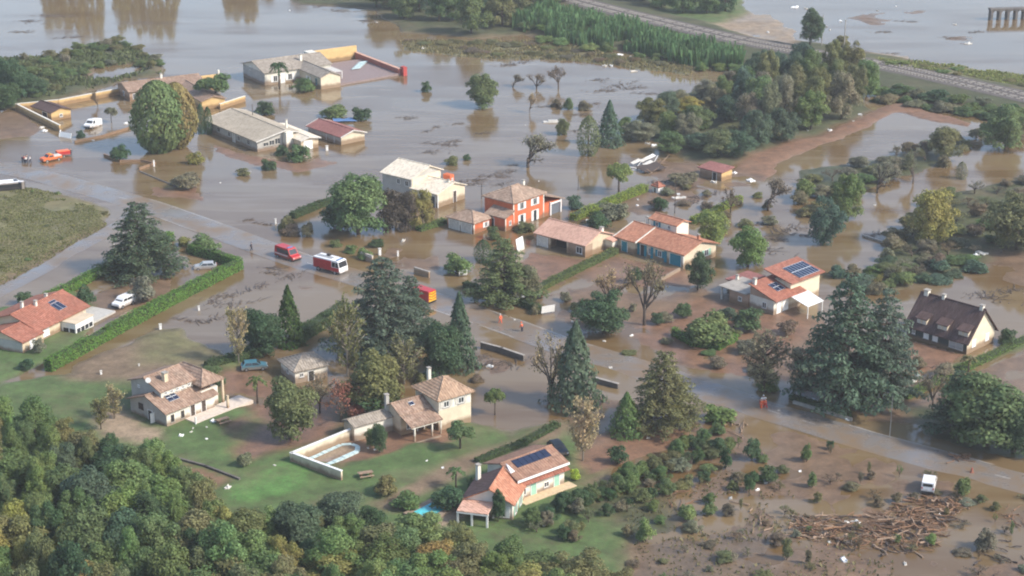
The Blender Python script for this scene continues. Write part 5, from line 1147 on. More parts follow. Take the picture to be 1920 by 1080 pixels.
T('bush', 1720, 690, 668, 36, 'bare', 'scrubby bush before the dormer house', 'shrub', 'bush')
T('bush', 1770, 706, 680, 40, 'grey', 'grey shrub at the foot of the dormer house hedge', 'shrub', 'bush')
T('palm', 1815, 700, 662, 30, 'olive', 'small palm-like plant below the dormer house gable', 'palm_plant', 'bush', seed=0)
T('bush', 1888, 645, 612, 46, 'dk', 'dark bush behind the dormer house gable', 'bush', 'bush')
T('wood', 1518, 92, 24, 52, 'dk', 'dark tree standing by the far river bank beyond the railway', 'tree')
T('bush', 1578, 88, 62, 34, 'olive', 'leaning riverbank bush beyond the railway', 'bush', 'bush')
T('bare', 1645, 362, 296, 76, 'grey', 'crooked grey tree in the flooded scrub', 'crooked_tree')
T('bare', 1712, 342, 278, 44, 'grey', 'upright grey tree in the flooded scrub', 'tree')
T('wood', 1885, 278, 198, 92, 'mid', 'dense green tree below the railway at the scrub end', 'tree')
T('wood', 1770, 298, 240, 70, 'olive', 'olive tree in the scrub below the railway', 'tree')
T('wood', 1546, 455, 366, 66, 'cedar', 'dusky tree standing in water beyond the kerb corner', 'tree')
T('wood', 1590, 408, 326, 64, 'mid', 'leafy tree in the scrub band above the kerb corner', 'tree')
T('bare', 1440, 395, 326, 76, 'bare', 'dark bare tree by the flooded track', 'bare_tree')
T('bush', 1508, 372, 330, 36, 'mid', 'green bush in the water by the flooded track', 'bush', 'bush')
T('cypress', 1802, 335, 302, 22, 'grey', 'lone columnar shrub standing in still water', 'shrub', 'bush')
T('bush', 1770, 312, 286, 34, 'bare', 'drowned twig clump in still water', 'shrub', 'bush')
T('wood', 1740, 458, 352, 90, 'yel', 'yellow-green tree in the right-hand scrub', 'tree')
T('wood', 1905, 470, 350, 110, 'olive', 'dark olive tree at the edge of the right-hand scrub', 'tree')
T('bare', 1370, 400, 350, 44, 'bare', 'small bare tree beside the red-roofed hut', 'bare_tree')
T('bush', 1120, 425, 390, 50, 'dk', 'dark shrub full of wreckage behind the salmon-roofed bungalow', 'shrub', 'bush')
T('bush', 1150, 410, 370, 60, 'grey', 'grey shrub at the yellow-green hedge end', 'shrub', 'bush')
T('bush', 1240, 395, 368, 30, 'dk', 'dark shrub beside the tiny white booth', 'shrub', 'bush')
T('bush', 1280, 345, 318, 60, 'grey', 'brown-grey shrub between booth and red-roofed hut', 'shrub', 'bush')
T('bush', 875, 300, 287, 14, 'dk', 'tiny round bush in water right of the pale beige house', 'bush', 'bush')
T('bush', 847, 308, 292, 28, 'olive', 'olive shrub in water behind the pale beige house', 'bush', 'bush')
T('bush', 1350, 790, 752, 66, 'lt', 'bright green roadside bush near the two firefighters', 'bush', 'bush')
T('palm', 855, 920, 876, 34, 'mid', 'small palm beside the villa drive', 'palm_tree', seed=0)
T('wood', 934, 982, 922, 28, 'dk', 'dark leafy tree before the villa porch', 'tree')
T('bush', 1078, 905, 880, 24, 'lime', 'yellow-green plant at the villa corner', 'plant', 'bush')
T('bush', 840, 958, 918, 70, 'dk', 'clipped dark evergreen beside the villa porch', 'shrub', 'bush')
T('bush', 764, 956, 922, 62, 'mid', 'rounded green shrub beside the villa pool', 'shrub', 'bush')
T('bush', 890, 925, 895, 34, 'dk', 'dark shrub behind the villa chimney', 'shrub', 'bush')
T('feather', 215, 790, 722, 60, 'tan', 'tawny feathery tree at the corner of the grey stone house', 'feathery_tree', pale=True)
T('feather', 190, 810, 745, 50, 'olive', 'tawny-green feathery tree below the grey stone house', 'feathery_tree')
T('bush', 410, 725, 700, 34, 'dk', 'dark bush behind the patio of the grey stone house', 'bush', 'bush')
T('bush', 395, 705, 690, 40, 'mid', 'low hedge bush by the parked teal car', 'bush', 'bush')

def inside(pt, poly):
    x, y = pt; r = False
    for (x0, y0), (x1, y1) in zip(poly, poly[1:] + poly[:1]):
        if (y0 > y) != (y1 > y) and x < (x1 - x0) * (y - y0) / (y1 - y0) + x0: r = not r
    return r
def scatter(poly, step, rs, n=4000):
    """spaced random pixels inside an outline"""
    xs = [q[0] for q in poly]; ys = [q[1] for q in poly]; out = []
    for _ in range(n):
        q = (rs.uniform(min(xs), max(xs)), rs.uniform(min(ys), max(ys)))
        if not inside(q, poly): continue
        s_ = step * (q[1] - YH) / 1400
        if all((q[0] - o[0]) ** 2 + ((q[1] - o[1]) * 1.7) ** 2 > s_ * s_ for o in out): out.append(q)
    return out
def pick(rs, opts):
    t = rs.random() * sum(w for _, w in opts)
    for c, w in opts:
        t -= w
        if t <= 0: return c
    return opts[-1][0]
rs = np.random.RandomState(5)
# the wooded slope in the foreground: crown tops fill this outline
FOREST = [(-60, 745), (30, 738), (100, 775), (170, 800), (230, 815), (320, 822), (345, 850), (380, 905), (440, 945), (560, 932), (640, 905), (720, 945), (800, 975), (880, 990), (960, 1008), (1090, 1042), (1240, 1090), (1240, 1190), (-60, 1190)]
for (u, v) in sorted(scatter(FOREST, 40, rs, 12000), key=lambda q: q[1]):
    H = rs.uniform(6.0, 9.5) if v > 860 else rs.uniform(5.0, 7.0); edge = u > 560
    if edge: H = rs.uniform(4.2, 6.5)
    x, y = P(u, v, H); c = pick(rs, [('mid', 4), ('lt', 3), ('olive', 5), ('dk', 1.5), ('cedar', .8), ('yel', .7 if v > 930 else .15), ('gold', .3 if v > 900 else .08), ('brz', .3)])
    nm = {'gold': 'golden autumn tree in the foreground wood', 'yel': 'yellowing tree in the foreground wood', 'brz': 'bronze tree in the foreground wood', 'dk': 'dark green tree in the foreground wood', 'cedar': 'blue-green tree in the foreground wood', 'olive': 'olive green tree in the foreground wood', 'lt': 'light green tree in the foreground wood', 'mid': 'mid green tree in the foreground wood'}[c]
    plant(pick(rs, [('wood', 3), ('round', 2)]), x, y, H, rs.choice([rs.uniform(3.6, 5.5), rs.uniform(5.5, 9.5)]), c, 'woodland_tree', nm, 'foreground wood, ' + c, 'tree')
# thicket left of the railway, upper right
THICK = [(1180, 262), (1230, 225), (1300, 190), (1400, 165), (1500, 150), (1600, 155), (1640, 195), (1560, 240), (1440, 285), (1370, 312), (1280, 300)]
for (u, v) in scatter(THICK, 52, rs, 2500):
    big = u > 1390; H = rs.uniform(8, 12) if big else rs.uniform(4, 7); x, y = P(u, v); c = pick(rs, [('grey', 3), ('cedar', 2), ('mid', 2.5), ('olive', 2.5), ('bare', 1), ('yel', .9 if big else .2)])
    plant(pick(rs, [('wood', 3), ('round', 1.5)]), x, y, H, rs.uniform(6, 9.5), c, 'thicket_tree', {'grey': 'grey-green', 'cedar': 'blue-green', 'mid': 'mid green', 'olive': 'olive', 'bare': 'brown', 'yel': 'yellow-green'}[c] + ' tree in the thicket below the railway', 'thicket below the railway, ' + c)
# trees on the far bank
BANK = [(690, 22), (760, 48), (860, 68), (960, 62), (1060, 22), (1040, -20), (700, -20)]
for (u, v) in scatter(BANK, 70, rs, 900):
    x, y = P(u, v); plant('wood', x, y, rs.uniform(7, 12), rs.uniform(8, 12), pick(rs, [('mid', 3), ('cedar', 2), ('olive', 1)]), 'bank_tree', 'green tree in the wood on the far flood bank', 'wood on the far bank')
for u, v in ((1205, 8), (1240, 18), (1280, 26), (1325, 28), (1360, 24), (1300, 6), (1345, 4)):
    x, y = P(u, v); plant('wood', x, y, rs.uniform(6, 9), rs.uniform(8, 11), pick(rs, [('mid', 2), ('dk', 2)]), 'bank_tree', 'dark tree in the clump beyond the railway', 'clump beyond the railway')
for u in (88, 118, 150, 178, 228, 258, 290, 312, 436, 462, 500, 560, 640):
    x, y = P(u, -34 - 10 * rs.random()); plant('wood', x, y, rs.uniform(15, 22) if u < 480 else rs.uniform(7, 11), rs.uniform(6, 9), 'olive', 'tall_bank_tree', 'tall tree on the far shore mirrored in the flood', 'tall trees on the far shore')
# scrub on the upper-left island, right-hand scrub and railway slope
def scrub(poly, step, hr, wr, cols, name, label, group, kinds=(('bush', 1),), n=1200):
    for (u, v) in scatter(poly, step, rs, n):
        x, y = P(u, v); c = pick(rs, cols); plant(pick(rs, list(kinds)), x, y, rs.uniform(*hr), rs.uniform(*wr), c, name, label, group, 'bush')
scrub([(-20, 185), (-20, 120), (100, 108), (215, 80), (305, 115), (300, 140), (240, 118), (160, 140), (110, 180), (30, 200)], 34, (1.2, 2.6), (3, 5.5), [('mid', 3), ('olive', 3), ('grey', 1)], 'scrub_bush', 'low scrub bush on the grassy island', 'scrub on the island')
for u, v, t in ((-10, 190, 95), (28, 192, 108), (60, 185, 140), (8, 205, 150)): T('round', u, v, t, 64, 'dk', 'dark tree in the clump at the end of the grassy island', 'tree', group='clump at the island end')
scrub([(1670, 462), (1710, 405), (1790, 365), (1930, 345), (1930, 480), (1840, 480), (1740, 520), (1650, 545)], 37, (1.4, 3.2), (3.4, 6), [('olive', 3), ('mid', .8), ('bare', 3), ('grey', 4), ('yel', .5)], 'scrub_bush', 'tangled bush in the right-hand flooded scrub', 'right-hand scrub', (('bush', 2), ('wood', 1), ('bare', 2)))
scrub([(1500, 350), (1640, 300), (1790, 258), (1930, 235), (1930, 262), (1840, 268), (1700, 325), (1590, 372), (1490, 420)], 33, (1.4, 3.4), (3.5, 6.5), [('olive', 3), ('grey', 3), ('bare', 2), ('mid', 1)], 'scrub_bush', 'grey-green bush in the narrow scrub band', 'narrow scrub band', (('bush', 3), ('bare', 1)))
scrub([(1640, 190), (1640, 172), (1780, 190), (1920, 220), (1920, 234), (1780, 215)], 28, (1.5, 3), (4, 7), [('mid', 3), ('dk', 2), ('grey', 2)], 'scrub_bush', 'bush on the slope below the railway', 'slope below the railway')
scrub([(1655, 128), (1780, 128), (1920, 158), (1920, 172), (1780, 150)], 40, (.5, 1.2), (3, 5), [('lt', 2), ('olive', 3)], 'scrub_bush', 'low bush on the far verge of the railway', 'far verge of the railway')
scrub([(750, 76), (900, 82), (1050, 84), (1290, 130), (1060, 112), (900, 108)], 40, (.5, 1.4), (3, 6), [('olive', 3), ('bare', 3), ('grey', 1)], 'scrub_bush', 'half-drowned bush on the muddy far bank', 'muddy far bank')
scrub([(1560, 520), (1660, 500), (1840, 490), (1830, 510), (1720, 545), (1660, 560)], 32, (1.2, 2.6), (3.5, 6), [('mid', 2), ('cedar', 2), ('grey', 1)], 'scrub_bush', 'dense bush in the strip behind the dormer house', 'strip behind the dormer house')
scrub([(0, 352), (70, 352), (150, 374), (200, 400), (150, 440), (60, 490), (0, 520)], 60, (.3, .8), (.8, 1.8), [('olive', 4), ('yel', 1), ('lt', .6)], 'scrub_bush', 'low bush in the dry field', 'dry field')
scrub([(1300, 640), (1480, 620), (1560, 700), (1420, 716), (1340, 690)], 70, (1.2, 3), (3, 5), [('grey', 3), ('cedar', 1), ('bare', 1)], 'scrub_bush', 'garden bush around the feet of the cedars', 'gardens below the cedars')
# orchard rows
def row(a, b, n, hr, wr, cols, label, group):
    for i in range(n):
        t = (i + rs.uniform(-.3, .3)) / max(1, n - 1); u = a[0] + (b[0] - a[0]) * t + rs.uniform(-8, 8); v = a[1] + (b[1] - a[1]) * t + rs.uniform(-6, 6)
        x, y = P(u, v); plant(pick(rs, [('bush', 2), ('wood', 2), ('bare', 1)]), x, y, rs.uniform(*hr), rs.uniform(*wr), pick(rs, cols), 'orchard_bush', label, group, 'bush', tilt=rs.uniform(-.15, .15))
OC = [('mid', 3), ('dk', 3), ('olive', 2), ('grey', 1)]
row((1000, 995), (1345, 820), 20, (1.8, 3.0), (2.2, 3.6), OC, 'leafy bush in the hedge row below the white villa', 'hedge row below the villa')
row((1060, 968), (1365, 842), 17, (1.4, 2.8), (2.0, 3.6), OC, 'bush in the outer orchard row beside the villa garden', 'outer orchard row')
row((1050, 1015), (1335, 888), 14, (1.0, 2.4), (1.8, 3), OC, 'orchard bush standing in muddy water', 'orchard rows')
row((1180, 1005), (1560, 840), 9, (.8, 2.0), (1.2, 2.2), OC, 'small orchard bush standing in muddy water', 'small orchard bushes')
row((1230, 1060), (1640, 900), 9, (.6, 1.6), (1.2, 2.4), [('bare', 3), ('olive', 3), ('grey', 2)], 'battered brown bush on the mud flats', 'battered bushes')
row((1290, 1090), (1500, 1000), 6, (.6, 1.4), (1.2, 2.4), [('bare', 3), ('olive', 2), ('grey', 2)], 'battered brown bush on the mud flats', 'battered bushes')
row((1640, 940), (1760, 930), 4, (.8, 1.6), (1.6, 2.6), [('bare', 2), ('olive', 3)], 'bush at the edge of the driftwood heap', 'bushes by the driftwood')
for u, v, t, w_, c in ((1410, 862, 815, 34, 'dk'), (1440, 905, 868, 40, 'dk'), (1405, 922, 880, 28, 'dk'), (1512, 868, 828, 16, 'lt'), (1523, 915, 880, 22, 'mid'), (1805, 930, 882, 32, 'mid'), (1360, 880, 835, 26, 'dk'), (1210, 1015, 970, 40, 'lt'), (1290, 975, 940, 36, 'lt'), (1330, 965, 942, 28, 'mid'), (1475, 1050, 1000, 24, 'olive'), (1850, 1030, 985, 50, 'bare'), (1745, 1020, 1000, 22, 'lt')):
    T('bush', u, v, t, w_, c, 'upright leafy sapling in the flooded field by the road', 'sapling', 'bush', group='saplings in the flooded field')

scrub([(1000, 1000), (1200, 900), (1330, 830), (1420, 850), (1500, 960), (1440, 1100), (1180, 1100)], 62, (.5, 1.7), (1.4, 3.2), [('olive', 3), ('grey', 3), ('bare', 3), ('mid', 1)], 'mud_shrub', 'straggling shrub on the muddy orchard flats', 'straggling shrubs on the flats', (('bush', 1), ('wood', 2), ('bare', 3)))
scrub([(1500, 900), (1700, 880), (1900, 930), (1900, 1070), (1500, 1080)], 95, (.4, 1.3), (1.4, 3.0), [('olive', 3), ('bare', 4)], 'mud_shrub', 'battered shrub around the driftwood heap', 'battered shrubs around the driftwood', (('wood', 1), ('bare', 3)))
scrub([(1800, 940), (1930, 930), (1930, 1090), (1780, 1090)], 60, (.5, 1.2), (2, 4), [('bare', 4), ('grey', 1)], 'mud_shrub', 'flattened brown shrub at the edge of the mud flats', 'flattened shrubs', (('bare', 2), ('bush', 1)))
scrub([(1190, 380), (1300, 350), (1440, 370), (1480, 420), (1380, 440), (1290, 410)], 52, (.8, 2.2), (2, 4.5), [('olive', 3), ('grey', 3), ('bare', 3)], 'garden_shrub', 'tangled shrub in the wrecked garden behind the blue-shuttered house', 'wrecked garden')
scrub([(990, 590), (1100, 560), (1260, 600), (1420, 640), (1480, 700), (1300, 690), (1120, 650)], 70, (.6, 1.8), (1.6, 3.4), [('olive', 3), ('grey', 3), ('mid', 2)], 'garden_shrub', 'flood-swept shrub in the gardens beside the road', 'gardens beside the road')
scrub([(980, 60), (1100, 60), (1390, 135), (1300, 135), (1140, 104), (990, 78)], 50, (1.6, 3.2), (3.5, 6.5), [('mid', 3), ('lt', 2), ('olive', 1)], 'bank_bush', 'leafy bush along the foot of the cane thicket', 'foot of the cane thicket')
scrub([(640, 700), (700, 690), (900, 700), (900, 740), (760, 740), (650, 740)], 60, (.8, 2.0), (2, 3.6), [('olive', 2), ('red', 1), ('bare', 2)], 'garden_shrub', 'low shrub in the wet gardens behind the hip-roofed house', 'wet gardens')
for i in range(26):
    u, v = rs.uniform(1380, 1900), rs.uniform(830, 1060)
    if abs((v - 757) - (u - 1400) * .305) < 45 or (1690 < u < 1790 and 880 < v < 925): continue
    x, y = P(u, v); plant(pick(rs, [('feather', 2), ('bare', 2), ('wood', 1)]), x, y, rs.uniform(1.0, 2.4), rs.uniform(.8, 1.6), pick(rs, [('olive', 2), ('lt', 2), ('bare', 2)]), 'thin_sapling', 'thin straggling sapling on the flooded flats below the road', 'thin saplings on the flats')
# -- clipped hedges
def hedge(name, label, pts, ht, wd, col, seed, den=46, cat='hedge', ragged=.2):
    rs_ = np.random.RandomState(seed); w_ = [np.array(P(*q)) for q in pts]; e = tag(empty(name, (w_[0][0], w_[0][1], 0)), label, cat); o_ = w_[0]
    core = MB(); ps, ns = [], []
    for a, b in zip(w_[:-1], w_[1:]):
        d = b - a; l = np.hypot(*d); t = d / l; n_ = np.array([-t[1], t[0]]); zb = min(hgt(*a), hgt(*b), 0) - .05
        core.xf = (a[0] - o_[0], a[1] - o_[1], math.atan2(d[1], d[0])); core.box(-wd * .4, l + wd * .4, -wd * .42, wd * .42, zb, ht * .93)
        for side, area in ((0, l * wd), (1, l * ht), (2, l * ht), (3, wd * ht), (4, wd * ht)):
            k = int(area * den); s_ = rs_.uniform(-wd * .45, l + wd * .45, k); z = rs_.uniform(-.05, ht, k); q = rs_.uniform(-wd / 2, wd / 2, k)
            if side == 0: z = np.full(k, ht); nn_ = (0, 0, 1)
            elif side == 1: q = np.full(k, -wd / 2); nn_ = (-n_[0], -n_[1], .35)
            elif side == 2: q = np.full(k, wd / 2); nn_ = (n_[0], n_[1], .35)
            elif side == 3: s_ = np.full(k, -wd * .45); nn_ = (-t[0], -t[1], .3)
            else: s_ = np.full(k, l + wd * .45); nn_ = (t[0], t[1], .3)
            wob = ragged * 2 * fbm(a[0] + t[0] * s_, a[1] + t[1] * s_, 2.5, seed, 2); 
            xy_ = (a - o_)[None] + t[None] * s_[:, None] + n_[None] * (q * (1 + .25 * wob))[:, None]
            ps.append(np.concatenate([xy_ + rs_.normal(0, ragged * .35, xy_.shape), (z * (1 + wob) + rs_.normal(0, ragged * .5, k))[:, None]], 1)); ns.append(np.tile(nn_, (k, 1)))
    c_ = core.build('hedge_core', M['hedgecore'], e)
    lf = link('foliage', leaf_mesh('foliage', np.concatenate(ps), np.concatenate(ns), .20, rs_, 1.3), None, e); lf.color = tuple(col) + (1,)
    return e
M['hedgecore'] = plain('hedge_inside', (.035, .05, .018), .9)
GH = (.14, .265, .055); YH_ = (.26, .33, .06); DH = (.075, .12, .045); OH = (.15, .195, .065)
hedge('clipped_hedge', 'long bright green clipped hedge along the flooded field', [(446, 506), (330, 566), (200, 636), (96, 694)], 2.0, 1.5, GH, 1)
hedge('clipped_hedge', 'short bright green hedge closing the garden towards the road', [(446, 504), (402, 486), (362, 476)], 1.9, 1.3, GH, 2)
hedge('clipped_hedge', 'bright green hedge between the garden and the narrow lane', [(318, 452), (230, 494), (140, 542), (88, 568)], 1.6, 1.4, GH, 3)
hedge('clipped_hedge', 'olive green hedge between the salmon-roofed and blue-shuttered houses', [(1150, 476), (1085, 508), (1010, 545)], 1.0, 1.5, OH, 4)
hedge('garden_hedge', 'yellow-green hedge running up behind the red house', [(1078, 412), (1140, 386), (1206, 360)], 1.4, 1.6, YH_, 5)
hedge('roadside_hedge', 'dark hedge along the road below the green tiered cedar', [(876, 540), (945, 560), (1008, 584)], 1.1, 1.3, DH, 6)
hedge('clipped_hedge', 'bright green curved hedge around the big rounded shrub', [(1266, 630), (1300, 648), (1345, 655), (1375, 640)], 1.2, 1.1, GH, 7)
hedge('roadside_hedge', 'dark clipped hedge on the low wall before the giant cedar', [(1486, 750), (1590, 783)], .95, .8, DH, 8)
hedge('grassy_bank', 'green grassy bank running up to the dormer house gable', [(1700, 745), (1815, 690), (1925, 640)], .75, 1.6, (.14, .21, .055), 9, 34)
hedge('garden_hedge', 'yellow-green hedge behind the blue-shuttered house', [(1300, 418), (1345, 398), (1385, 378)], 1.1, 1.3, YH_, 10)
hedge('garden_hedge', 'dark green hedge beside the massive tree and the flooded gateway', [(552, 408), (600, 388), (640, 376)], 1.2, 1.6, DH, 11)
hedge('garden_hedge', 'green strip of hedge before the yellow autumn tree', [(790, 432), (830, 420)], .9, 1.6, (.14, .21, .055), 12)
hedge('garden_hedge', 'dark hedge behind the flooded lawn by the feathery olive tree', [(560, 640), (610, 610), (640, 590)], 2.0, 2.2, DH, 13)
hedge('garden_hedge', 'dark green hedge at the far edge of the flooded lawn', [(395, 690), (450, 675), (500, 655)], 1.2, 1.6, DH, 14)
hedge('garden_hedge', 'dark hedge along the track above the white villa', [(900, 870), (980, 838), (1040, 805)], 1.0, 1.2, DH, 15)

# -- cane thicket and grass: masses nobody could count
def blades(name, label, cat, poly, n, hr, wd, cols, seed, zoff=0, lean=.25):
    rs_ = np.random.RandomState(seed); wp = [P(*q) for q in poly]; xs = [q[0] for q in wp]; ys = [q[1] for q in wp]; pts = []
    X = rs_.uniform(min(xs), max(xs), n * 3); Y = rs_.uniform(min(ys), max(ys), n * 3); m_ = poly_sd(X, Y, wp) > rs_.uniform(-.5, 1.5, n * 3)
    X, Y = X[m_][:n], Y[m_][:n]; k = len(X); Z = np.array([hgt(a, b) for a, b in zip(X, Y)]) + zoff
    ok = (Z > -.02) & (vnoise(X, Y, 7, seed + 3) + .35 * vnoise(X, Y, 2.2, seed + 5) > .42); X, Y, Z = X[ok], Y[ok], Z[ok]; k = len(X)
    h_ = rs_.uniform(hr[0], hr[1], k) * (.7 + .6 * vnoise(X, Y, 4, seed)); a = rs_.uniform(0, 6.283, k); w_ = rs_.uniform(.5, 1.2, k) * wd
    dx, dy = np.cos(a) * w_ / 2, np.sin(a) * w_ / 2; lx, ly = rs_.normal(0, lean, k) * h_, rs_.normal(0, lean, k) * h_
    z0 = Z - .05
    co = np.stack([np.stack([X - dx, Y - dy, z0], 1), np.stack([X + dx, Y + dy, z0], 1), np.stack([X + lx + dx * .7, Y + ly + dy * .7, z0 + h_], 1), np.stack([X + lx - dx * .7, Y + ly - dy * .7, z0 + h_ * .96], 1)], 1).reshape(-1, 3)
    me = bpy.data.meshes.new(name); me.vertices.add(k * 4); me.vertices.foreach_set('co', co.ravel()); me.loops.add(k * 4); me.loops.foreach_set('vertex_index', np.arange(k * 4, dtype=np.int32))
    me.polygons.add(k); me.polygons.foreach_set('loop_start', np.arange(0, k * 4, 4, dtype=np.int32)); me.update(calc_edges=True); me.materials.append(M['leaf'])
    o = link(name, me, None); o.color = tuple(cols) + (1,); tag(o, label, cat, kind='stuff'); return o
blades('cane_thicket', 'dense green cane thicket along the railway embankment', 'reeds', [(960, 40), (1000, 28), (1100, 46), (1250, 82), (1392, 116), (1395, 130), (1330, 132), (1280, 124), (1150, 100), (1000, 72), (960, 66)], 9000, (1.6, 4.4), .7, (.11, .20, .08), 3, 0, .12)
blades('dry_grass', 'rough yellowish grass of the unflooded field', 'grass', [(-60, 345), (0, 350), (70, 352), (150, 372), (222, 398), (205, 428), (150, 462), (60, 512), (-60, 560)], 22000, (.10, .26), .30, (.20, .205, .085), 4)
blades('meadow_grass', 'rank green grass on the grassy island', 'grass', [(-60, 200), (-60, 118), (90, 108), (215, 78), (300, 114), (308, 138), (240, 148), (120, 184)], 9000, (.4, .9), .6, (.13, .155, .065), 6)
blades('bank_grass', 'dry grass on the muddy far bank', 'grass', [(745, 74), (900, 78), (1060, 80), (1180, 108), (1320, 122), (1290, 142), (1060, 116), (900, 112), (760, 96)], 5000, (.3, .7), .5, (.22, .19, .09), 7)
blades('verge_grass', 'pale grass on the railway verge', 'grass', [(1640, 118), (1760, 118), (1960, 150), (1960, 172), (1660, 132)], 4000, (.3, .7), .5, (.24, .26, .09), 8)
blades('orchard_weeds', 'weeds and trampled stalks between the flooded orchard rows', 'weeds', [(1080, 935), (1200, 875), (1320, 820), (1420, 830), (1500, 960), (1700, 1000), (1700, 1120), (1180, 1120), (1170, 960)], 2600, (.15, .5), .3, (.20, .18, .09), 10, 0, .5)
# ------------------------------------------------------------------ vehicles
def place(name, label, cat, u, v, yaw, z=None, group=None, tilt=(0, 0)):
    x, y = P(u, v); z = max(hgt(x, y), -.22) if z is None else z
    e = tag(empty(name, (x, y, z), R(yaw)), label, cat, group); e.rotation_euler = (R(tilt[0]), R(tilt[1]), R(yaw)); return e
def body_shell(prof, w, belt, top, narrow=.14):
    """side profile (x, z) widened into a car body that narrows above the belt line"""
    hw = lambda z: w / 2 * (1 - narrow * max(0, (z - belt) / (top - belt)))
    n = len(prof); vs = [(x, -hw(z), z) for x, z in prof] + [(x, hw(z), z) for x, z in prof]
    return MB().add(vs, [tuple(range(n)), tuple(range(2 * n - 1, n - 1, -1))] + [(i, n + i, n + (i + 1) % n, (i + 1) % n) for i in range(n)]), hw
def wheels(e, xs, w, r=.32):
    for x in xs:
        for s_ in (-1, 1):
            t = MB().tube((x, s_ * (w / 2 - .2), r), (x, s_ * (w / 2 + .02), r), r, r, 12).build('wheel', M['black'], e)
            MB().tube((x, s_ * (w / 2 - .1), r), (x, s_ * (w / 2 + .03), r), r * .58, r * .55, 10).build('rim', M['metal'], t)
def side_panes(e, quads, hw):
    for q in quads:
        for s_ in (-1, 1):
            mb = MB(); mb.add([(x, s_ * (hw(z) + .012), z) for x, z in q] + [(x, s_ * (hw(z) - .05), z) for x, z in q], [(0, 1, 2, 3), (7, 6, 5, 4)] + [(k, 4 + k, 4 + (k + 1) % 4, (k + 1) % 4) for k in range(4)])
            mb.build('side_window', M['glass'], e)
def cross_pane(e, p0, p1, hw, name='windscreen', mat='glass', inset=.12, lift=.012):
    (x0, z0), (x1, z1) = p0, p1; n = Vector((z1 - z0, 0, -(x1 - x0))).normalized() * lift
    if n.z < 0 and abs(n.z) > abs(n.x): n = -n
    a, b = hw(z0) - inset, hw(z1) - inset; q = [(x0 + n.x, -a, z0 + n.z), (x0 + n.x, a, z0 + n.z), (x1 + n.x, b, z1 + n.z), (x1 + n.x, -b, z1 + n.z)]
    mb = MB().add(q + [(x - 3 * n.x, y, z - 3 * n.z) for x, y, z in q], [(0, 1, 2, 3), (7, 6, 5, 4)] + [(k, 4 + k, 4 + (k + 1) % 4, (k + 1) % 4) for k in range(4)])
    return mb.build(name, M[mat], e)
def lamps(e, xf, xr, w, z):
    for s_ in (-1, 1):
        MB().box(xf - .06, xf + .015, s_ * (w / 2 - .34), s_ * (w / 2 - .1), z - .08, z + .08).build('headlight', M['lamp_clear'], e)
        MB().box(xr - .015, xr + .06, s_ * (w / 2 - .22), s_ * (w / 2 - .06), z, z + .28).build('tail_light', M['lamp_red'], e)
def car(e, paint):
    prof = [(-2.05, .28), (-2.1, .6), (-2.02, .92), (-1.85, 1.0), (-1.45, 1.42), (.35, 1.44), (1.05, .96), (1.9, .80), (2.08, .58), (2.05, .28)]
    mb, hw = body_shell(prof, 1.72, .95, 1.44, .2); mb.build('body', M[paint], e)
    side_panes(e, [[(-1.55, 1.0), (-.42, 1.0), (-.42, 1.36), (-1.3, 1.36)], [(-.34, 1.0), (.86, 1.0), (.36, 1.36), (-.34, 1.36)]], hw)
    cross_pane(e, (.42, 1.39), (1.0, 1.0), hw); cross_pane(e, (-1.8, 1.06), (-1.5, 1.37), hw, 'rear_window'); wheels(e, (-1.3, 1.3), 1.72, .3); lamps(e, 2.06, -2.1, 1.72, .64)
    MB().box(2.0, 2.14, -.8, .8, .3, .48).build('front_bumper', M['black'], e); MB().box(-2.16, -2.02, -.8, .8, .3, .48).build('rear_bumper', M['black'], e)
def van(e, paint, L=4.9, Hh=2.1, w=1.9, rear_glass=True, side_glass=False):
    f_ = L / 2; prof = [(-f_, .32), (-f_, .8), (-f_ + .06, Hh - .1), (-f_ + .2, Hh), (f_ - 1.75, Hh), (f_ - 1.5, Hh - .08), (f_ - .85, 1.2), (f_ - .15, .98), (f_, .7), (f_ - .02, .32)]
    mb, hw = body_shell(prof, w, 1.1, Hh, .1); mb.build('body', M[paint], e)
    q = [[(f_ - 2.1, 1.2), (f_ - 1.1, 1.2), (f_ - 1.5, Hh - .22), (f_ - 2.1, Hh - .22)]]
    if side_glass: q += [[(f_ - 3.3, 1.2), (f_ - 2.2, 1.2), (f_ - 2.2, Hh - .25), (f_ - 3.3, Hh - .25)]]
    side_panes(e, q, hw); cross_pane(e, (f_ - 1.44, Hh - .2), (f_ - .92, 1.28), hw)
    if rear_glass: cross_pane(e, (-f_ + .02, 1.2), (-f_ + .055, Hh - .25), hw, 'rear_window', inset=.2)
    wheels(e, (-f_ + .95, f_ - .9), w, .33); lamps(e, f_ - .02, -f_, w, .8)
    MB().box(f_ - .06, f_ + .09, -w / 2 + .08, w / 2 - .08, .32, .55).build('front_bumper', M['black'], e); MB().box(-f_ - .09, -f_ + .02, -w / 2 + .08, w / 2 - .08, .32, .5).build('rear_bumper', M['black'], e)
    return hw
def road_yaw(u, v):
    p = np.array(P(u, v)); i = int(np.argmin([np.hypot(*(q - p)) for q in RP])); i = min(max(i, 1), len(RP) - 2); d = RP[i + 1] - RP[i - 1]
    return math.degrees(math.atan2(d[1], d[0]))
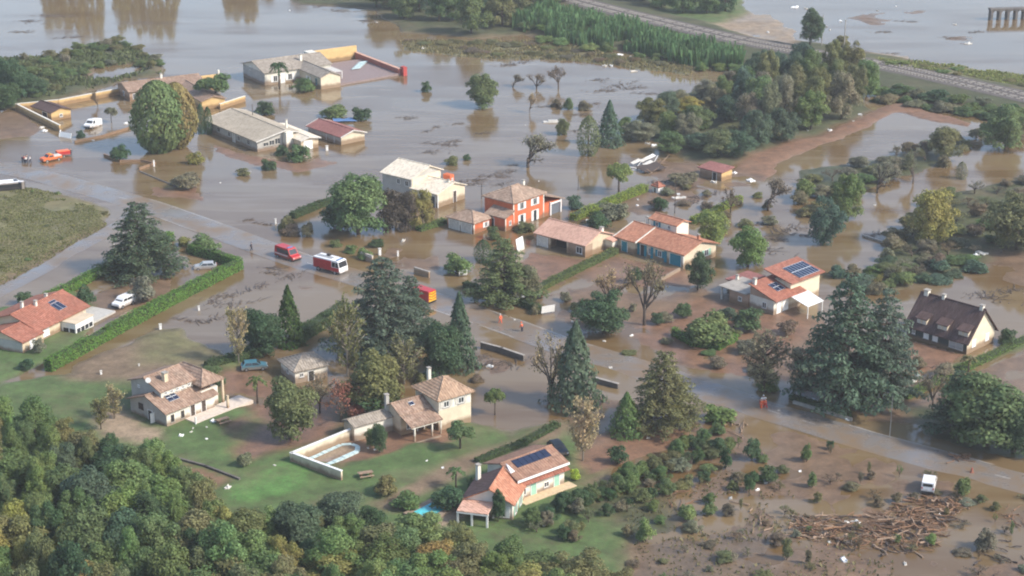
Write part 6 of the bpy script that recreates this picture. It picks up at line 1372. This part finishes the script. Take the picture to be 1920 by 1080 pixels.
# fire service
e = place('rescue_van', 'red fire service van on the flooded road behind the fire engine', 'van', 540, 484, road_yaw(540, 484)); hw = van(e, 'fire', 5.4, 2.3, 2.0, True)
MB().box(-2.0, 1.0, -.97, -.93, 1.15, 1.95).build('equipment_locker', M['cardark'], e); MB().box(-2.5, 1.2, -1.012, -1.0, .85, 1.02).build('reflective_stripe', M['lamp_clear'], e); MB().box(.5, .8, -.6, .6, 2.3, 2.45).build('beacon_bar', M['bluetarp'], e)
e = place('fire_engine', 'white-roofed red fire engine on the flooded road', 'fire engine', 620, 508, road_yaw(620, 508) + 4)
MB().box(-3.1, 1.2, -1.2, 1.2, .7, 2.5).build('equipment_body', M['fire'], e); MB().box(-3.05, 1.15, -1.15, 1.15, 2.5, 2.72).build('white_roof', M['carwhite'], e)
pr = [(1.22, .6), (3.05, .6), (3.1, 1.35), (2.8, 2.55), (2.6, 2.7), (1.22, 2.7)]
cb, hw = body_shell(pr, 2.4, 1.4, 2.7, .06); cb.build('cab', M['carwhite'], e); cross_pane(e, (2.82, 2.5), (3.08, 1.5), hw); side_panes(e, [[(1.35, 1.5), (2.1, 1.5), (2.1, 2.4), (1.35, 2.4)], [(2.2, 1.5), (2.95, 1.5), (2.75, 2.4), (2.2, 2.4)]], hw)
MB().box(1.25, 3.0, -1.235, -1.2, .7, 1.42).build('cab_door', M['fire'], e); MB().box(3.05, 3.2, -1.15, 1.15, .5, .95).build('front_bumper', M['carwhite'], e)
for i in range(3): MB().box(-2.9 + i * 1.35, -1.7 + i * 1.35, -1.235, -1.2, .95, 2.25).build('locker_shutter', plain('shutter_red', (.36, .02, .022), .4), e)
for s_ in (-.5, .1): MB().box(-2.8, .8, s_, s_ + .08, 2.74, 2.84).build('ladder_rail', M['metal'], e)
MB().box(-1.2, -.5, .4, .9, 2.72, 3.05).build('water_monitor', M['dark'], e)
for i in range(9): MB().box(-2.7 + i * .42, -2.64 + i * .42, -.44, .1, 2.76, 2.81).build('ladder_rung', M['metal'], e)
MB().box(2.1, 2.4, -.8, .8, 2.7, 2.85).build('beacon_bar', M['bluetarp'], e); wheels(e, (-1.9, 2.0), 2.4, .48); lamps(e, 3.12, -3.1, 2.4, 1.0)
e = place('rescue_van', 'red rescue van with yellow chevron rear doors beside the huge cedar', 'van', 790, 562, road_yaw(790, 562) + 180); van(e, 'fire', 5.4, 2.4, 2.0, False)
for s_ in (-1, 1):
    d_ = MB().box(-2.74, -2.70, s_ * .04, s_ * .88, .55, 2.2).build('rear_door', M['yellow'], e)
    for i in range(3): MB().add([(-2.75, s_ * .1, .7 + i * .5), (-2.75, s_ * .84, .95 + i * .5), (-2.75, s_ * .84, 1.15 + i * .5), (-2.75, s_ * .1, .9 + i * .5), (-2.742, s_ * .1, .7 + i * .5), (-2.742, s_ * .84, .95 + i * .5), (-2.742, s_ * .84, 1.15 + i * .5), (-2.742, s_ * .1, .9 + i * .5)], [(0, 1, 2, 3), (7, 6, 5, 4)] + [(k, 4 + k, 4 + (k + 1) % 4, (k + 1) % 4) for k in range(4)]).build('chevron_stripe', M['fire'], d_)
e = place('rescue_pickup', 'orange rescue pickup parked on the wet road by the courtyard wall', 'pickup', 96, 300, -137)
pr = [(-2.3, .45), (-2.3, .95), (-.3, .98), (-.25, 1.65), (.75, 1.66), (1.25, 1.1), (2.2, 1.0), (2.35, .75), (2.3, .45)]
mb, hw = body_shell(pr, 1.85, 1.05, 1.66, .12); mb.build('body', M['orangecar'], e); cross_pane(e, (.8, 1.6), (1.22, 1.16), hw); side_panes(e, [[(-.15, 1.1), (1.0, 1.1), (.72, 1.55), (-.15, 1.55)]], hw); wheels(e, (-1.4, 1.45), 1.85, .38); lamps(e, 2.33, -2.3, 1.85, .75)
MB().box(.1, .35, -.6, .6, 1.67, 1.8).build('beacon_bar', M['yellow'], e); MB().box(2.25, 2.42, -.85, .85, .45, .7).build('front_bumper', M['fire'], e); MB().box(-2.2, -.4, -.75, .75, .98, 1.2).build('load_cover', M['dirty'], e)
e = place('rescue_trailer', 'red covered trailer behind the orange rescue pickup', 'trailer', 118, 292, -150)
MB().box(-1.5, 1.4, -.85, .85, .5, 1.35).build('trailer_body', M['fire'], e); MB().box(-1.45, 1.35, -.8, .8, 1.35, 1.45).build('trailer_cover', M['orangecar'], e); wheels(e, (0,), 1.75, .33); MB().tube((1.4, 0, .55), (2.3, 0, .5), .06, .05, 6).build('drawbar', M['black'], e)
# private cars
e = place('white_van', 'white van standing in the flooded courtyard', 'van', 174, 238, -112, tilt=(0, -7)); van(e, 'carwhite', 4.9, 2.1, 1.9)
e = place('white_van', 'white van parked inside the hedged garden', 'van', 233, 574, -122); van(e, 'carwhite', 4.3, 1.85, 1.8, side_glass=True)
e = place('dark_car', 'dark green car under the spreading cedar', 'car', 296, 520, 8, z=-.3); car(e, 'cardark')
e = place('silver_car', 'silver car in the corner of the clipped hedge', 'car', 385, 503, 190); car(e, 'cargrey')
e = place('teal_car', 'teal car parked on mud behind the grey stone house', 'car', 477, 693, 12); car(e, 'carteal')
e = place('dark_car', 'dark car parked behind the white villa', 'car', 1046, 852, -68); car(e, 'cardark')
e = place('dark_blue_car', 'dark blue car washed against the olive hedge', 'car', 1000, 553, 110, tilt=(6, -9)); car(e, 'cardark')
e = place('wrecked_white_car', 'wrecked white car under the grey-green tree by the road hedge', 'car', 974, 565, 40, tilt=(14, 12), z=-.1); car(e, 'carwhite')
e = place('stranded_white_van', 'small white van stranded at the edge of the flooded road', 'van', 1741, 917, 72); van(e, 'carwhite', 4.1, 1.85, 1.75)
e = place('overturned_truck', 'white truck lying on its side with dark underside showing', 'truck', 18, 362, 20, z=.9, tilt=(-80, 0)); van(e, 'carwhite', 6.4, 2.5, 2.2)
MB().box(-2.9, 2.6, -.9, .9, .22, .33).build('chassis', M['black'], e); MB().tube((-2.2, 0, .3), (2.0, 0, .3), .12, .12, 6).build('drive_shaft', M['darkwood'], e)

# ------------------------------------------------------------------ people
def skin_mesh(name, verts, edges, rad):
    me = bpy.data.meshes.new(name); me.from_pydata([tuple(v) for v in verts], edges, []); o = bpy.data.objects.new(name, me); COL.objects.link(o)
    sm = o.modifiers.new('skin', 'SKIN')
    for i, r in enumerate(rad): me.skin_vertices[0].data[i].radius = (r, r)
    me.skin_vertices[0].data[0].use_root = True; sm.use_smooth_shade = True
    sb = o.modifiers.new('sub', 'SUBSURF'); sb.levels = 1; sb.render_levels = 1
    dg = bpy.context.evaluated_depsgraph_get(); out = bpy.data.meshes.new_from_object(o.evaluated_get(dg)); bpy.data.objects.remove(o); out.name = name
    return out
def person_meshes(pose):
    st = pose.get('stride', .12); ar = pose.get('arm', .1); bend = pose.get('bend', 0.0); f = lambda z: bend * max(0, z - .95)
    V = [(0, 0, .95), (f(1.2), 0, 1.2), (f(1.42), 0, 1.42), (f(1.52), 0, 1.52), (f(1.62) + .02, 0, 1.64), (f(1.72) + .01, 0, 1.74)]; E_ = [(0, 1), (1, 2), (2, 3), (3, 4), (4, 5)]; Rr = [.14, .135, .13, .06, .095, .07]
    tors_n = 3; legs = []; arms = []
    for s_ in (-1, 1):
        b = len(V); V += [(0, s_ * .1, .88), (st * s_ * .5 + .02, s_ * .11, .48), (st * s_, s_ * .12, .09), (st * s_ + .14, s_ * .13, .04)]; E_ += [(0, b), (b, b + 1), (b + 1, b + 2), (b + 2, b + 3)]; Rr += [.095, .068, .05, .045]; legs.append(b)
    for s_ in (-1, 1):
        b = len(V); sh = (f(1.4), s_ * .2, 1.4); el = (f(1.12) + ar * .4, s_ * .27, 1.12); wr = (f(.9) + ar + .12, s_ * .26, .9); pa = (wr[0] + .05, s_ * .26, .84)
        V += [sh, el, wr, pa]; E_ += [(2, b), (b, b + 1), (b + 1, b + 2), (b + 2, b + 3)]; Rr += [.065, .05, .034, .036]; arms.append(b)
        for k in range(5):
            n0 = len(V); a = (k - 2) * .018; ln = (.05, .075, .085, .078, .06)[k]
            if k == 0: V += [(pa[0] + .035, pa[1] - s_ * .03, pa[2] - .01), (pa[0] + .055, pa[1] - s_ * .035, pa[2] - .045)]
            else: V += [(pa[0] + a + .01, pa[1], pa[2] - ln * .55), (pa[0] + a + .03, pa[1] - s_ * .01, pa[2] - ln)]
            E_ += [(b + 3, n0), (n0, n0 + 1)]; Rr += [.010, .008]
    body = skin_mesh('body', V, E_, Rr)
    tv = [V[0], V[1], V[2]]; te = [(0, 1), (1, 2)]; tr = [.175, .165, .165]
    for b in arms: k = len(tv); tv += [V[b], V[b + 1], V[b + 2]]; te += [(2, k), (k, k + 1), (k + 1, k + 2)]; tr += [.09, .072, .058]
    jacket = skin_mesh('jacket', tv, te, tr)
    lv = [V[0]]; le = []; lr = [.16]
    for b in legs: k = len(lv); lv += [V[b], V[b + 1], V[b + 2]]; le += [(0, k), (k, k + 1), (k + 1, k + 2)]; lr += [.115, .088, .068]
    trousers = skin_mesh('trousers', lv, le, lr)
    hm = bmesh.new(); bmesh.ops.create_uvsphere(hm, u_segments=10, v_segments=6, radius=.135)
    for v in hm.verts: v.co.z = max(v.co.z, -.02) * .95; v.co += Vector((f(1.7) + .01, 0, 1.70))
    helmet = bpy.data.meshes.new('helmet'); hm.to_mesh(helmet); hm.free()
    return body, jacket, trousers, helmet
POSES = [person_meshes(dict(stride=.10, arm=.08)), person_meshes(dict(stride=.26, arm=.16)), person_meshes(dict(stride=.05, arm=.22, bend=.25))]
def person(u, v, yaw, pose, jk, tr, hl, label, group=None):
    x, y = P(u, v); e = tag(empty('person', (x, y, max(hgt(x, y), -.12)), R(yaw)), label, 'person', group)
    for nm, me, mt in zip(('body', 'jacket', 'trousers', 'helmet'), POSES[pose], ('skin', jk, tr, hl)):
        o = link(nm, me, None, e)
        if not me.materials: me.materials.append(M['skin'])
        o.material_slots[0].link = 'OBJECT'; o.material_slots[0].material = M[mt]
    return e
person(42, 304, 20, 0, 'navy', 'navy', 'cardark', 'person in dark clothes with folded stance at the left of the roadside group')
person(46, 305, 80, 2, 'redcloth', 'navy', 'cardark', 'person in red jacket bending within the roadside group')
person(51, 303, 170, 0, 'navy', 'navy', 'navy', 'person in black clothes standing in the middle of the roadside group')
person(49, 306, 120, 0, 'white', 'navy', 'cardark', 'person in white top within the roadside group')
person(57, 305, 200, 1, 'carwhite', 'navy', 'cardark', 'person in pale shirt at the right of the roadside group')
person(133, 291, 100, 0, 'navy', 'navy', 'cardark', 'person in dark clothes standing beside the red trailer')
person(472, 470, 200, 1, 'navy', 'navy', 'cardark', 'lone person in dark clothes wading on the road before the red van')
person(938, 606, -40, 1, 'orange', 'orange', 'silverhelmet', 'person in orange work suit walking on the wet road by the hedge')
person(979, 622, 140, 2, 'orange', 'navy', 'orange', 'person in orange vest and dark trousers on the wet road')
person(1427, 766, 60, 0, 'orange', 'orange', 'silverhelmet', 'firefighter in orange standing on the left of the pair on the road')
person(1435, 765, 150, 1, 'orange', 'redcloth', 'silverhelmet', 'firefighter in orange and red standing on the right of the pair on the road')
person(1431, 760, 250, 0, 'white', 'orange', 'silverhelmet', 'firefighter in a white top behind the pair on the road')

# ------------------------------------------------------------------ small things
def board(u, v, yaw, w, hh, label, tilt=8):
    e = place('white_sign_board', label, 'sign', u, v, yaw, z=-.1, tilt=(tilt, 0))
    MB().box(-w / 2, w / 2, -.03, .03, .35, .35 + hh).build('board', M['white'], e)
    for s_ in (-.38, .38): MB().box(s_ * w - .04, s_ * w + .04, .03, .11, -.3, .35 + hh * .8).build('post', M['metal'], e)
board(1027, 588, 25, 2.5, 1.3, 'large white sign board leaning by the flooded crossroads'); board(868, 518, 20, 1.6, 1.0, 'small white sign board by the wide bush'); board(1097, 600, -30, 1.3, 1.2, 'tilted white board half sunk by the dark leafy tree', 25)
e = place('white_shed_door', 'large white panel leaning on the salmon-roofed bungalow', 'panel', 977, 470, 60, z=-.1, tilt=(-10, 0)); MB().box(-1.3, 1.3, -.05, .05, 0, 2.6).build('panel', M['white'], e); MB().box(-1.3, 1.3, -.08, -.05, .1, .7).build('lower_rail', M['dirty'], e)
e = place('raft', 'pale raft or panel floating in open water', 'raft', 1036, 229, 5, z=-.05); MB().box(-2.2, 2.0, -.7, .7, 0, .25).build('deck', M['dirty'], e); MB().box(-1.0, 1.2, -.3, .5, .25, .55).build('crate', M['dirty'], e)
e = place('blue_tarpaulin', 'crumpled blue tarpaulin between two bushes behind the red-roofed hut', 'tarpaulin', 646, 228, 15, z=-.1)
tv = [(x * .9 - 2.7, y * .7 - 1.4, .35 + .5 * float(vnoise(np.array([x * 2.]), np.array([y * 2.]), 1.7, 4)[0])) for y in range(5) for x in range(7)]
MB().add(tv, [(y * 7 + x, y * 7 + x + 1, y * 7 + x + 8, y * 7 + x + 7) for y in range(4) for x in range(6)]).build('sheet', M['bluetarp'], e, True, False); MB().box(-2.2, 2.2, -1, 1, -.3, .3).build('heap_below', M['darkwood'], e)
def pole(u, vb, vt, label, r=.1, mat='concrete', arm=False):
    x, y = P(u, vb); H = height_at(u, vb, vt); z0 = min(hgt(x, y), 0); e = tag(empty('pole', (x, y, z0)), label, 'pole'); MB().tube((0, 0, 0), (0, 0, H - z0), r, r * .7, 8).build('shaft', M[mat], e)
    if arm: MB().box(-.9, .9, -.05, .05, H - z0 - .5, H - z0 - .38).build('cross_arm', M['metal'], e)
    return e
pole(1540, 92, 28, 'pale railway pole beside the dark riverbank tree', .16); pole(1582, 96, 36, 'pale railway pole with cross arm beyond the track', .16, arm=True)
pole(1668, 820, 742, 'thin grey pole on the mud by the road junction', .06, 'metal'); pole(920, 562, 530, 'thin grey lamp pole behind the roadside hedge', .06, 'metal'); pole(1265, 400, 330, 'thin wooden pole beside the tiny white booth', .08, 'bark'); pole(1084, 356, 330, 'short dark pole standing in open water', .07, 'bark'); pole(903, 372, 345, 'short dark post standing in water above the red house', .1, 'bark', True)
pole(1361, 855, 838, 'thin stake in the flooded orchard', .05, 'bark')
def marker(u, v, hh, label, w=.28):
    e = place('white_marker_post', label, 'post', u, v, 20, z=-.2); MB().box(-w / 2, w / 2, -w / 2, w / 2, 0, hh + .2).build('shaft', M['white'], e); MB().box(-w * .65, w * .65, -w * .65, w * .65, hh + .2, hh + .32).build('cap', M['dirty'], e); return e
marker(301, 618, .9, 'thick white post in the flooded field below the long hedge', .4); marker(98, 690, .9, 'white post at the low end of the long hedge'); marker(190, 706, .9, 'white post at the field puddle'); marker(373, 582, .7, 'small white post in the flooded field by the road'); marker(517, 420, 1.0, 'white gate post at the flooded gateway'); marker(523, 428, .8, 'second white gate post at the flooded gateway')
marker(712, 478, 1.2, 'white post with box beside the pale gate wall', .45); marker(746, 480, .9, 'slim white post near the road beyond the gate wall'); marker(289, 312, 1.3, 'white post at the end of the entrance wall'); marker(613, 282, 1.0, 'white buoy-like post before the red-roofed hut', .5); marker(261, 690, .6, 'tiny white post beside the dry garden', .2)
e = place('courtyard_gate', 'white broken gate leaning at the courtyard corner', 'gate', 122, 258, -30, z=-.1, tilt=(-20, 0)); MB().box(-1.7, 1.7, -.05, .05, 0, 1.3).build('panel', M['white'], e); MB().box(-1.9, -1.7, -.12, .12, -.2, 1.7).build('gate_post', M['white'], e)
e = place('red_marker', 'small bright red marker on the wet road near the stranded van', 'marker', 1822, 886, 0, z=0); MB().tube((0, 0, 0), (0, 0, .75), .25, .07, 10).build('cone', M['fire'], e); MB().box(-.3, .3, -.3, .3, -.05, .05).build('base', M['fire'], e)
def bench(u, v, yaw, label):
    e = place('picnic_table', label, 'table', u, v, yaw)
    for i in range(4): MB().box(-1, 1, -.4 + i * .21, -.22 + i * .21, .7, .75).build('table_plank', M['wood2'], e)
    for s_ in (-1, 1): MB().box(-1, 1, s_ * .75 - .13, s_ * .75 + .13, .42, .47).build('seat_plank', M['wood2'], e)
    for s_ in (-.7, .7): MB().box(s_ - .05, s_ + .05, -.85, .85, .33, .415).build('cross_beam', M['wood'], e); MB().box(s_ - .05, s_ + .05, -.5, -.38, -.05, .7).build('leg', M['wood'], e); MB().box(s_ - .05, s_ + .05, .38, .5, -.05, .7).build('leg', M['wood'], e)
bench(686, 900, 20, 'wooden picnic table on the lawn outside the pool yard wall'); bench(418, 798, 40, 'small wooden garden table on the lawn below the patio')
rs = np.random.RandomState(77)
def litter_mesh(seed):
    r_ = np.random.RandomState(seed); n = 4; vs = []
    for j in range(n):
        for i in range(n): vs.append(((i - 1.5) * .33 + r_.normal(0, .05), (j - 1.5) * .28 + r_.normal(0, .05), .06 + abs(r_.normal(0, .16))))
    mb = MB(); mb.add(vs + [(x, y, -.25) for x, y, z in vs], [(j * n + i, j * n + i + 1, (j + 1) * n + i + 1, (j + 1) * n + i) for j in range(n - 1) for i in range(n - 1)])
    rim = [0, 1, 2, 3, 7, 11, 15, 14, 13, 12, 8, 4]
    mb.f += [(a, b, b + 16, a + 16) for a, b in zip(rim, rim[1:] + rim[:1])]
    return mb.mesh('litter')
LM = [litter_mesh(i) for i in range(5)]
for k_, m_ in enumerate(LM): m_.materials.append(M['white'] if k_ in (0, 2) else M['dirty'])
WH = [(1163, 103, 1.9), (1134, 124, 1.5), (1146, 124, 1.5), (1188, 134, 2.2), (1182, 106, .8), (1252, 122, .8), (793, 93, 1.4), (543, 20, .9), (707, 42, .8), (733, 4, .9), (1490, 14, 3.5), (1511, 16, 2.0), (1440, 62, 1.4), (1550, 50, 1), (1556, 56, .9), (1576, 40, 1.4), (1645, 20, 1), (1680, 12, .8), (1815, 82, 2.4), (1790, 46, 1.2), (1612, 216, 1.3), (1600, 228, .7), (1556, 245, 1.2), (1514, 248, .8), (1370, 325, 1.4), (1378, 325, 1.2), (1338, 342, 1.6), (1272, 365, .9), (1268, 372, 2.0), (1279, 372, 2.2), (1408, 339, 2.6), (1196, 375, 1.0), (1195, 386, .8), (1500, 362, 1), (1840, 478, 2.6), (1830, 482, 1.4), (1640, 385, .7), (1102, 414, 1), (1133, 487, .8), (1072, 518, .7), (918, 688, 1.5), (1145, 690, .7), (1184, 630, .9), (1133, 640, .7), (1073, 605, 1), (1172, 815, .6), (1216, 823, .7), (1348, 835, .9), (1410, 858, .6), (1590, 980, 1.3), (1606, 980, 1.4), (1555, 1018, .8), (1582, 1052, 1.4), (1697, 1058, .9), (1762, 965, .9), (1500, 884, .6), (1436, 907, .6), (1420, 920, .8), (1370, 935, 1.0), (78, 240, 1.8), (84, 246, 1.6), (175, 264, .9), (236, 232, 1.2), (148, 163, 1.1), (470, 322, .5), (413, 343, .4), (756, 452, 1.4), (400, 795, 1.0), (362, 808, .5), (388, 806, .5), (388, 828, .5), (359, 815, .6), (340, 822, .8), (427, 920, 1.2), (515, 878, .5), (800, 870, .5), (690, 842, .5), (703, 845, .5), (635, 840, .0), (1700, 712, 1.2), (1690, 706, 1.3), (1712, 716, 1.2), (1720, 705, 1.0), (1650, 738, .9), (1200, 300, .7), (1226, 273, 1.8), (1214, 270, 1.5), (1590, 787, .9), (1460, 770, .5), (965, 600, .5), (150, 620, .4), (1020, 990, .7), (830, 882, .5), (1010, 340, .5), (985, 235, .5), (158, 527, .6), (214, 459, .4)]
for i, (u, v, s_) in enumerate(WH):
    if s_ < .1: continue
    x, y = P(u, v); o = link('litter', LM[i % 5], None); z = max(hgt(x, y), 0.0); o.location = (x, y, z + .02); o.scale = (s_ * .8, s_ * rs.uniform(.35, .8), min(1.0, s_ * .7)); o.rotation_euler = (0, 0, rs.uniform(0, 6.28))
    s_ and tag(o, 'crumpled white sheet of flood litter', 'litter', 'white flood litter')
# floating mats of twigs and branches
def mat_mesh(seed, n=34):
    r_ = np.random.RandomState(seed); mb = MB()
    for i in range(n):
        a = r_.normal(0, .35) + (r_.randint(2) * .9); c = np.array([r_.normal(0, .55), r_.normal(0, .22)]); l = r_.uniform(.15, .6); d = np.array([math.cos(a), math.sin(a)]) * l / 2
        mb.tube((c[0] - d[0], c[1] - d[1], r_.uniform(-.1, .1)), (c[0] + d[0], c[1] + d[1], r_.uniform(-.05, .22)), .03, .012, 4)
    return mb.mesh('twig_mat')
MM = [mat_mesh(i) for i in range(5)]
for i, m_ in enumerate(MM): m_.materials.append(M['darkwood'] if i % 2 else M['bark'])
MT = [(770, 222, 3), (755, 220, 2), (862, 232, 2.5), (820, 238, 2.2), (800, 246, 2), (905, 250, 3), (830, 270, 5), (852, 265, 4), (812, 285, 4), (870, 340, 4), (890, 345, 3), (930, 330, 4), (950, 322, 5), (900, 338, 3), (940, 345, 3), (1020, 200, 3), (1110, 195, 3), (1090, 215, 4), (1130, 150, 5), (1160, 160, 6), (1190, 165, 5), (1210, 175, 4), (1140, 170, 5), (1100, 200, 3), (1080, 245, 3), (960, 310, 2), (495, 420, 2.5), (468, 412, 2), (520, 505, 4), (545, 518, 3.5), (510, 512, 3), (475, 540, 4), (425, 555, 4), (405, 565, 3), (440, 570, 5), (395, 600, 4), (350, 600, 3), (1060, 640, 2), (1660, 515, 4), (1648, 512, 3), (1480, 430, 6), (1500, 440, 4), (1460, 450, 4), (1440, 420, 5), (1410, 440, 3), (1640, 440, 4), (1740, 505, 4), (1520, 545, 3), (1870, 560, 5), (1840, 550, 4), (1895, 545, 4), (970, 118, 6), (958, 122, 4), (690, 40, 5), (640, 20, 5), (600, 12, 4), (1700, 40, 4), (1660, 60, 4), (1620, 100, 4), (1790, 72, 4), (1830, 60, 4), (1670, 100, 3), (1320, 60, 4), (60, 40, 6), (100, 30, 6), (40, 60, 5), (130, 70, 5), (990, 80, 3), (1085, 425, 4), (1100, 415, 4), (1140, 430, 3), (1110, 405, 3), (1290, 380, 5), (1310, 372, 4), (1260, 350, 5), (1240, 342, 4), (1330, 365, 4), (900, 670, 4), (930, 685, 4), (960, 680, 4), (885, 690, 3), (1570, 650, 3), (1620, 700, 4), (1450, 470, 5), (1390, 520, 3), (1720, 720, 3), (1760, 690, 3)]
for i, (u, v, s_) in enumerate(MT):
    x, y = P(u, v); o = link('twig_mat', MM[i % 5], None); o.location = (x, y, max(hgt(x, y), 0) + .02); o.scale = (s_ * .8, s_ * .8, 1.3); o.rotation_euler = (0, 0, rs.uniform(-.5, .9)); tag(o, 'dark mat of drifted twigs', 'debris', 'drifted twig mats')
# the driftwood heap
def log_mesh(seed):
    r_ = np.random.RandomState(seed); mb = MB(); p = np.array([-.5, 0, 0.])
    for k in range(4):
        q = np.array([-.5 + .25 * (k + 1), r_.normal(0, .035), r_.normal(0, .02)]); mb.tube(tuple(p), tuple(q), .040 - .006 * k, .034 - .006 * k, 6); p = q
    for k in range(2): a = r_.uniform(-.2, .4); mb.tube((a, 0, 0), (a + r_.uniform(.08, .2), r_.choice([-1, 1]) * r_.uniform(.06, .16), r_.uniform(0, .1)), .014, .005, 4)
    return mb.mesh('log')
LG = []
for i in range(6): m_ = log_mesh(i); m_.materials.append((M['wood'], M['wood2'], M['wood'], M['darkwood'], M['wood2'], M['wood'])[i]); LG.append(m_)
HEAP = [(1480, 985), (1530, 965), (1600, 975), (1660, 955), (1740, 935), (1800, 935), (1815, 955), (1770, 985), (1760, 1020), (1700, 1040), (1620, 1030), (1540, 1020), (1490, 1005)]
n = 0
while n < 250:
    u, v = rs.uniform(1470, 1830), rs.uniform(930, 1045)
    if not inside((u, v), HEAP) or rs.random() > .35 + vnoise(u, v * 2, 40, 3): continue
    x, y = P(u, v); L_ = rs.uniform(1.0, 3.4) if n > 14 else rs.uniform(3.5, 6.5); o = link('drift_log', LG[rs.randint(6)], None); z = max(hgt(x, y), 0)
    o.location = (x, y, z + rs.uniform(0, .25 + .8 * float(vnoise(u, v, 25, 9)) ** 2)); tk = rs.uniform(2.0, 5.0); o.scale = (L_, tk, tk); o.rotation_euler = (rs.uniform(0, 6), rs.uniform(-.16, .16), rs.normal(-.25, .6) if rs.random() < .75 else rs.uniform(0, 3.14))
    tag(o, 'brown tree trunk in the driftwood heap', 'log', 'driftwood heap'); n += 1
for i in range(72):
    u, v = [(1895 + rs.normal(0, 22), 968 + rs.normal(0, 9)), (1380 + rs.normal(0, 22), 795 + rs.normal(0, 9)), (1800 + rs.normal(0, 12), 858 + rs.normal(0, 3)), (1880 + rs.normal(0, 26), 1040 + rs.normal(0, 14)), (1450 + rs.normal(0, 60), 985 + rs.normal(0, 24)), (1250 + rs.normal(0, 40), 925 + rs.normal(0, 12))][i % 6]
    x, y = P(u, v); o = link('drift_log', LG[i % 6], None); tk = rs.uniform(1.6, 3); o.location = (x, y, max(hgt(x, y), 0) + rs.uniform(.02, .3)); o.scale = (rs.uniform(1, 3.4), tk, tk); o.rotation_euler = (rs.uniform(0, 6), rs.uniform(-.12, .12), rs.uniform(0, 3.14)); tag(o, 'stray driftwood trunk lying on the mud', 'log', 'stray driftwood')
# twigs and splinters between the trunks
mb = MB()
for i in range(1300):
    while True:
        u, v = rs.uniform(1470, 1830), rs.uniform(930, 1045)
        if inside((u, v), HEAP): break
    x, y = P(u, v); a = rs.normal(-.25, .8); l = rs.uniform(.3, 1.1); z = max(hgt(x, y), 0) + rs.uniform(0, .3); mb.tube((x, y, z), (x + math.cos(a) * l, y + math.sin(a) * l, z + rs.uniform(-.1, .15)), .03, .012, 3)
tag(mb.build('drift_twigs', M['wood'], fix=False), 'broken twigs and splinters packed between the driftwood trunks', 'twigs', kind='stuff')

# ------------------------------------------------------------------ air
hz = MB().box(-5500, 5500, -200, 1000, -1.2, CAMH + 1.5).build('haze', None); tag(hz, kind='stuff'); hz['label'] = 'thin pale autumn haze over the flooded valley'; hz['category'] = 'haze'
hm_ = bpy.data.materials.new('haze'); hm_.use_nodes = True; nt = hm_.node_tree; nt.nodes.clear(); out = nt.nodes.new('ShaderNodeOutputMaterial'); pv = nt.nodes.new('ShaderNodeVolumePrincipled')
pv.inputs['Color'].default_value = (.97, .97, 1, 1); pv.inputs['Density'].default_value = .00017; pv.inputs['Anisotropy'].default_value = .1; nt.links.new(pv.outputs[0], out.inputs['Volume']); hz.data.materials.append(hm_)
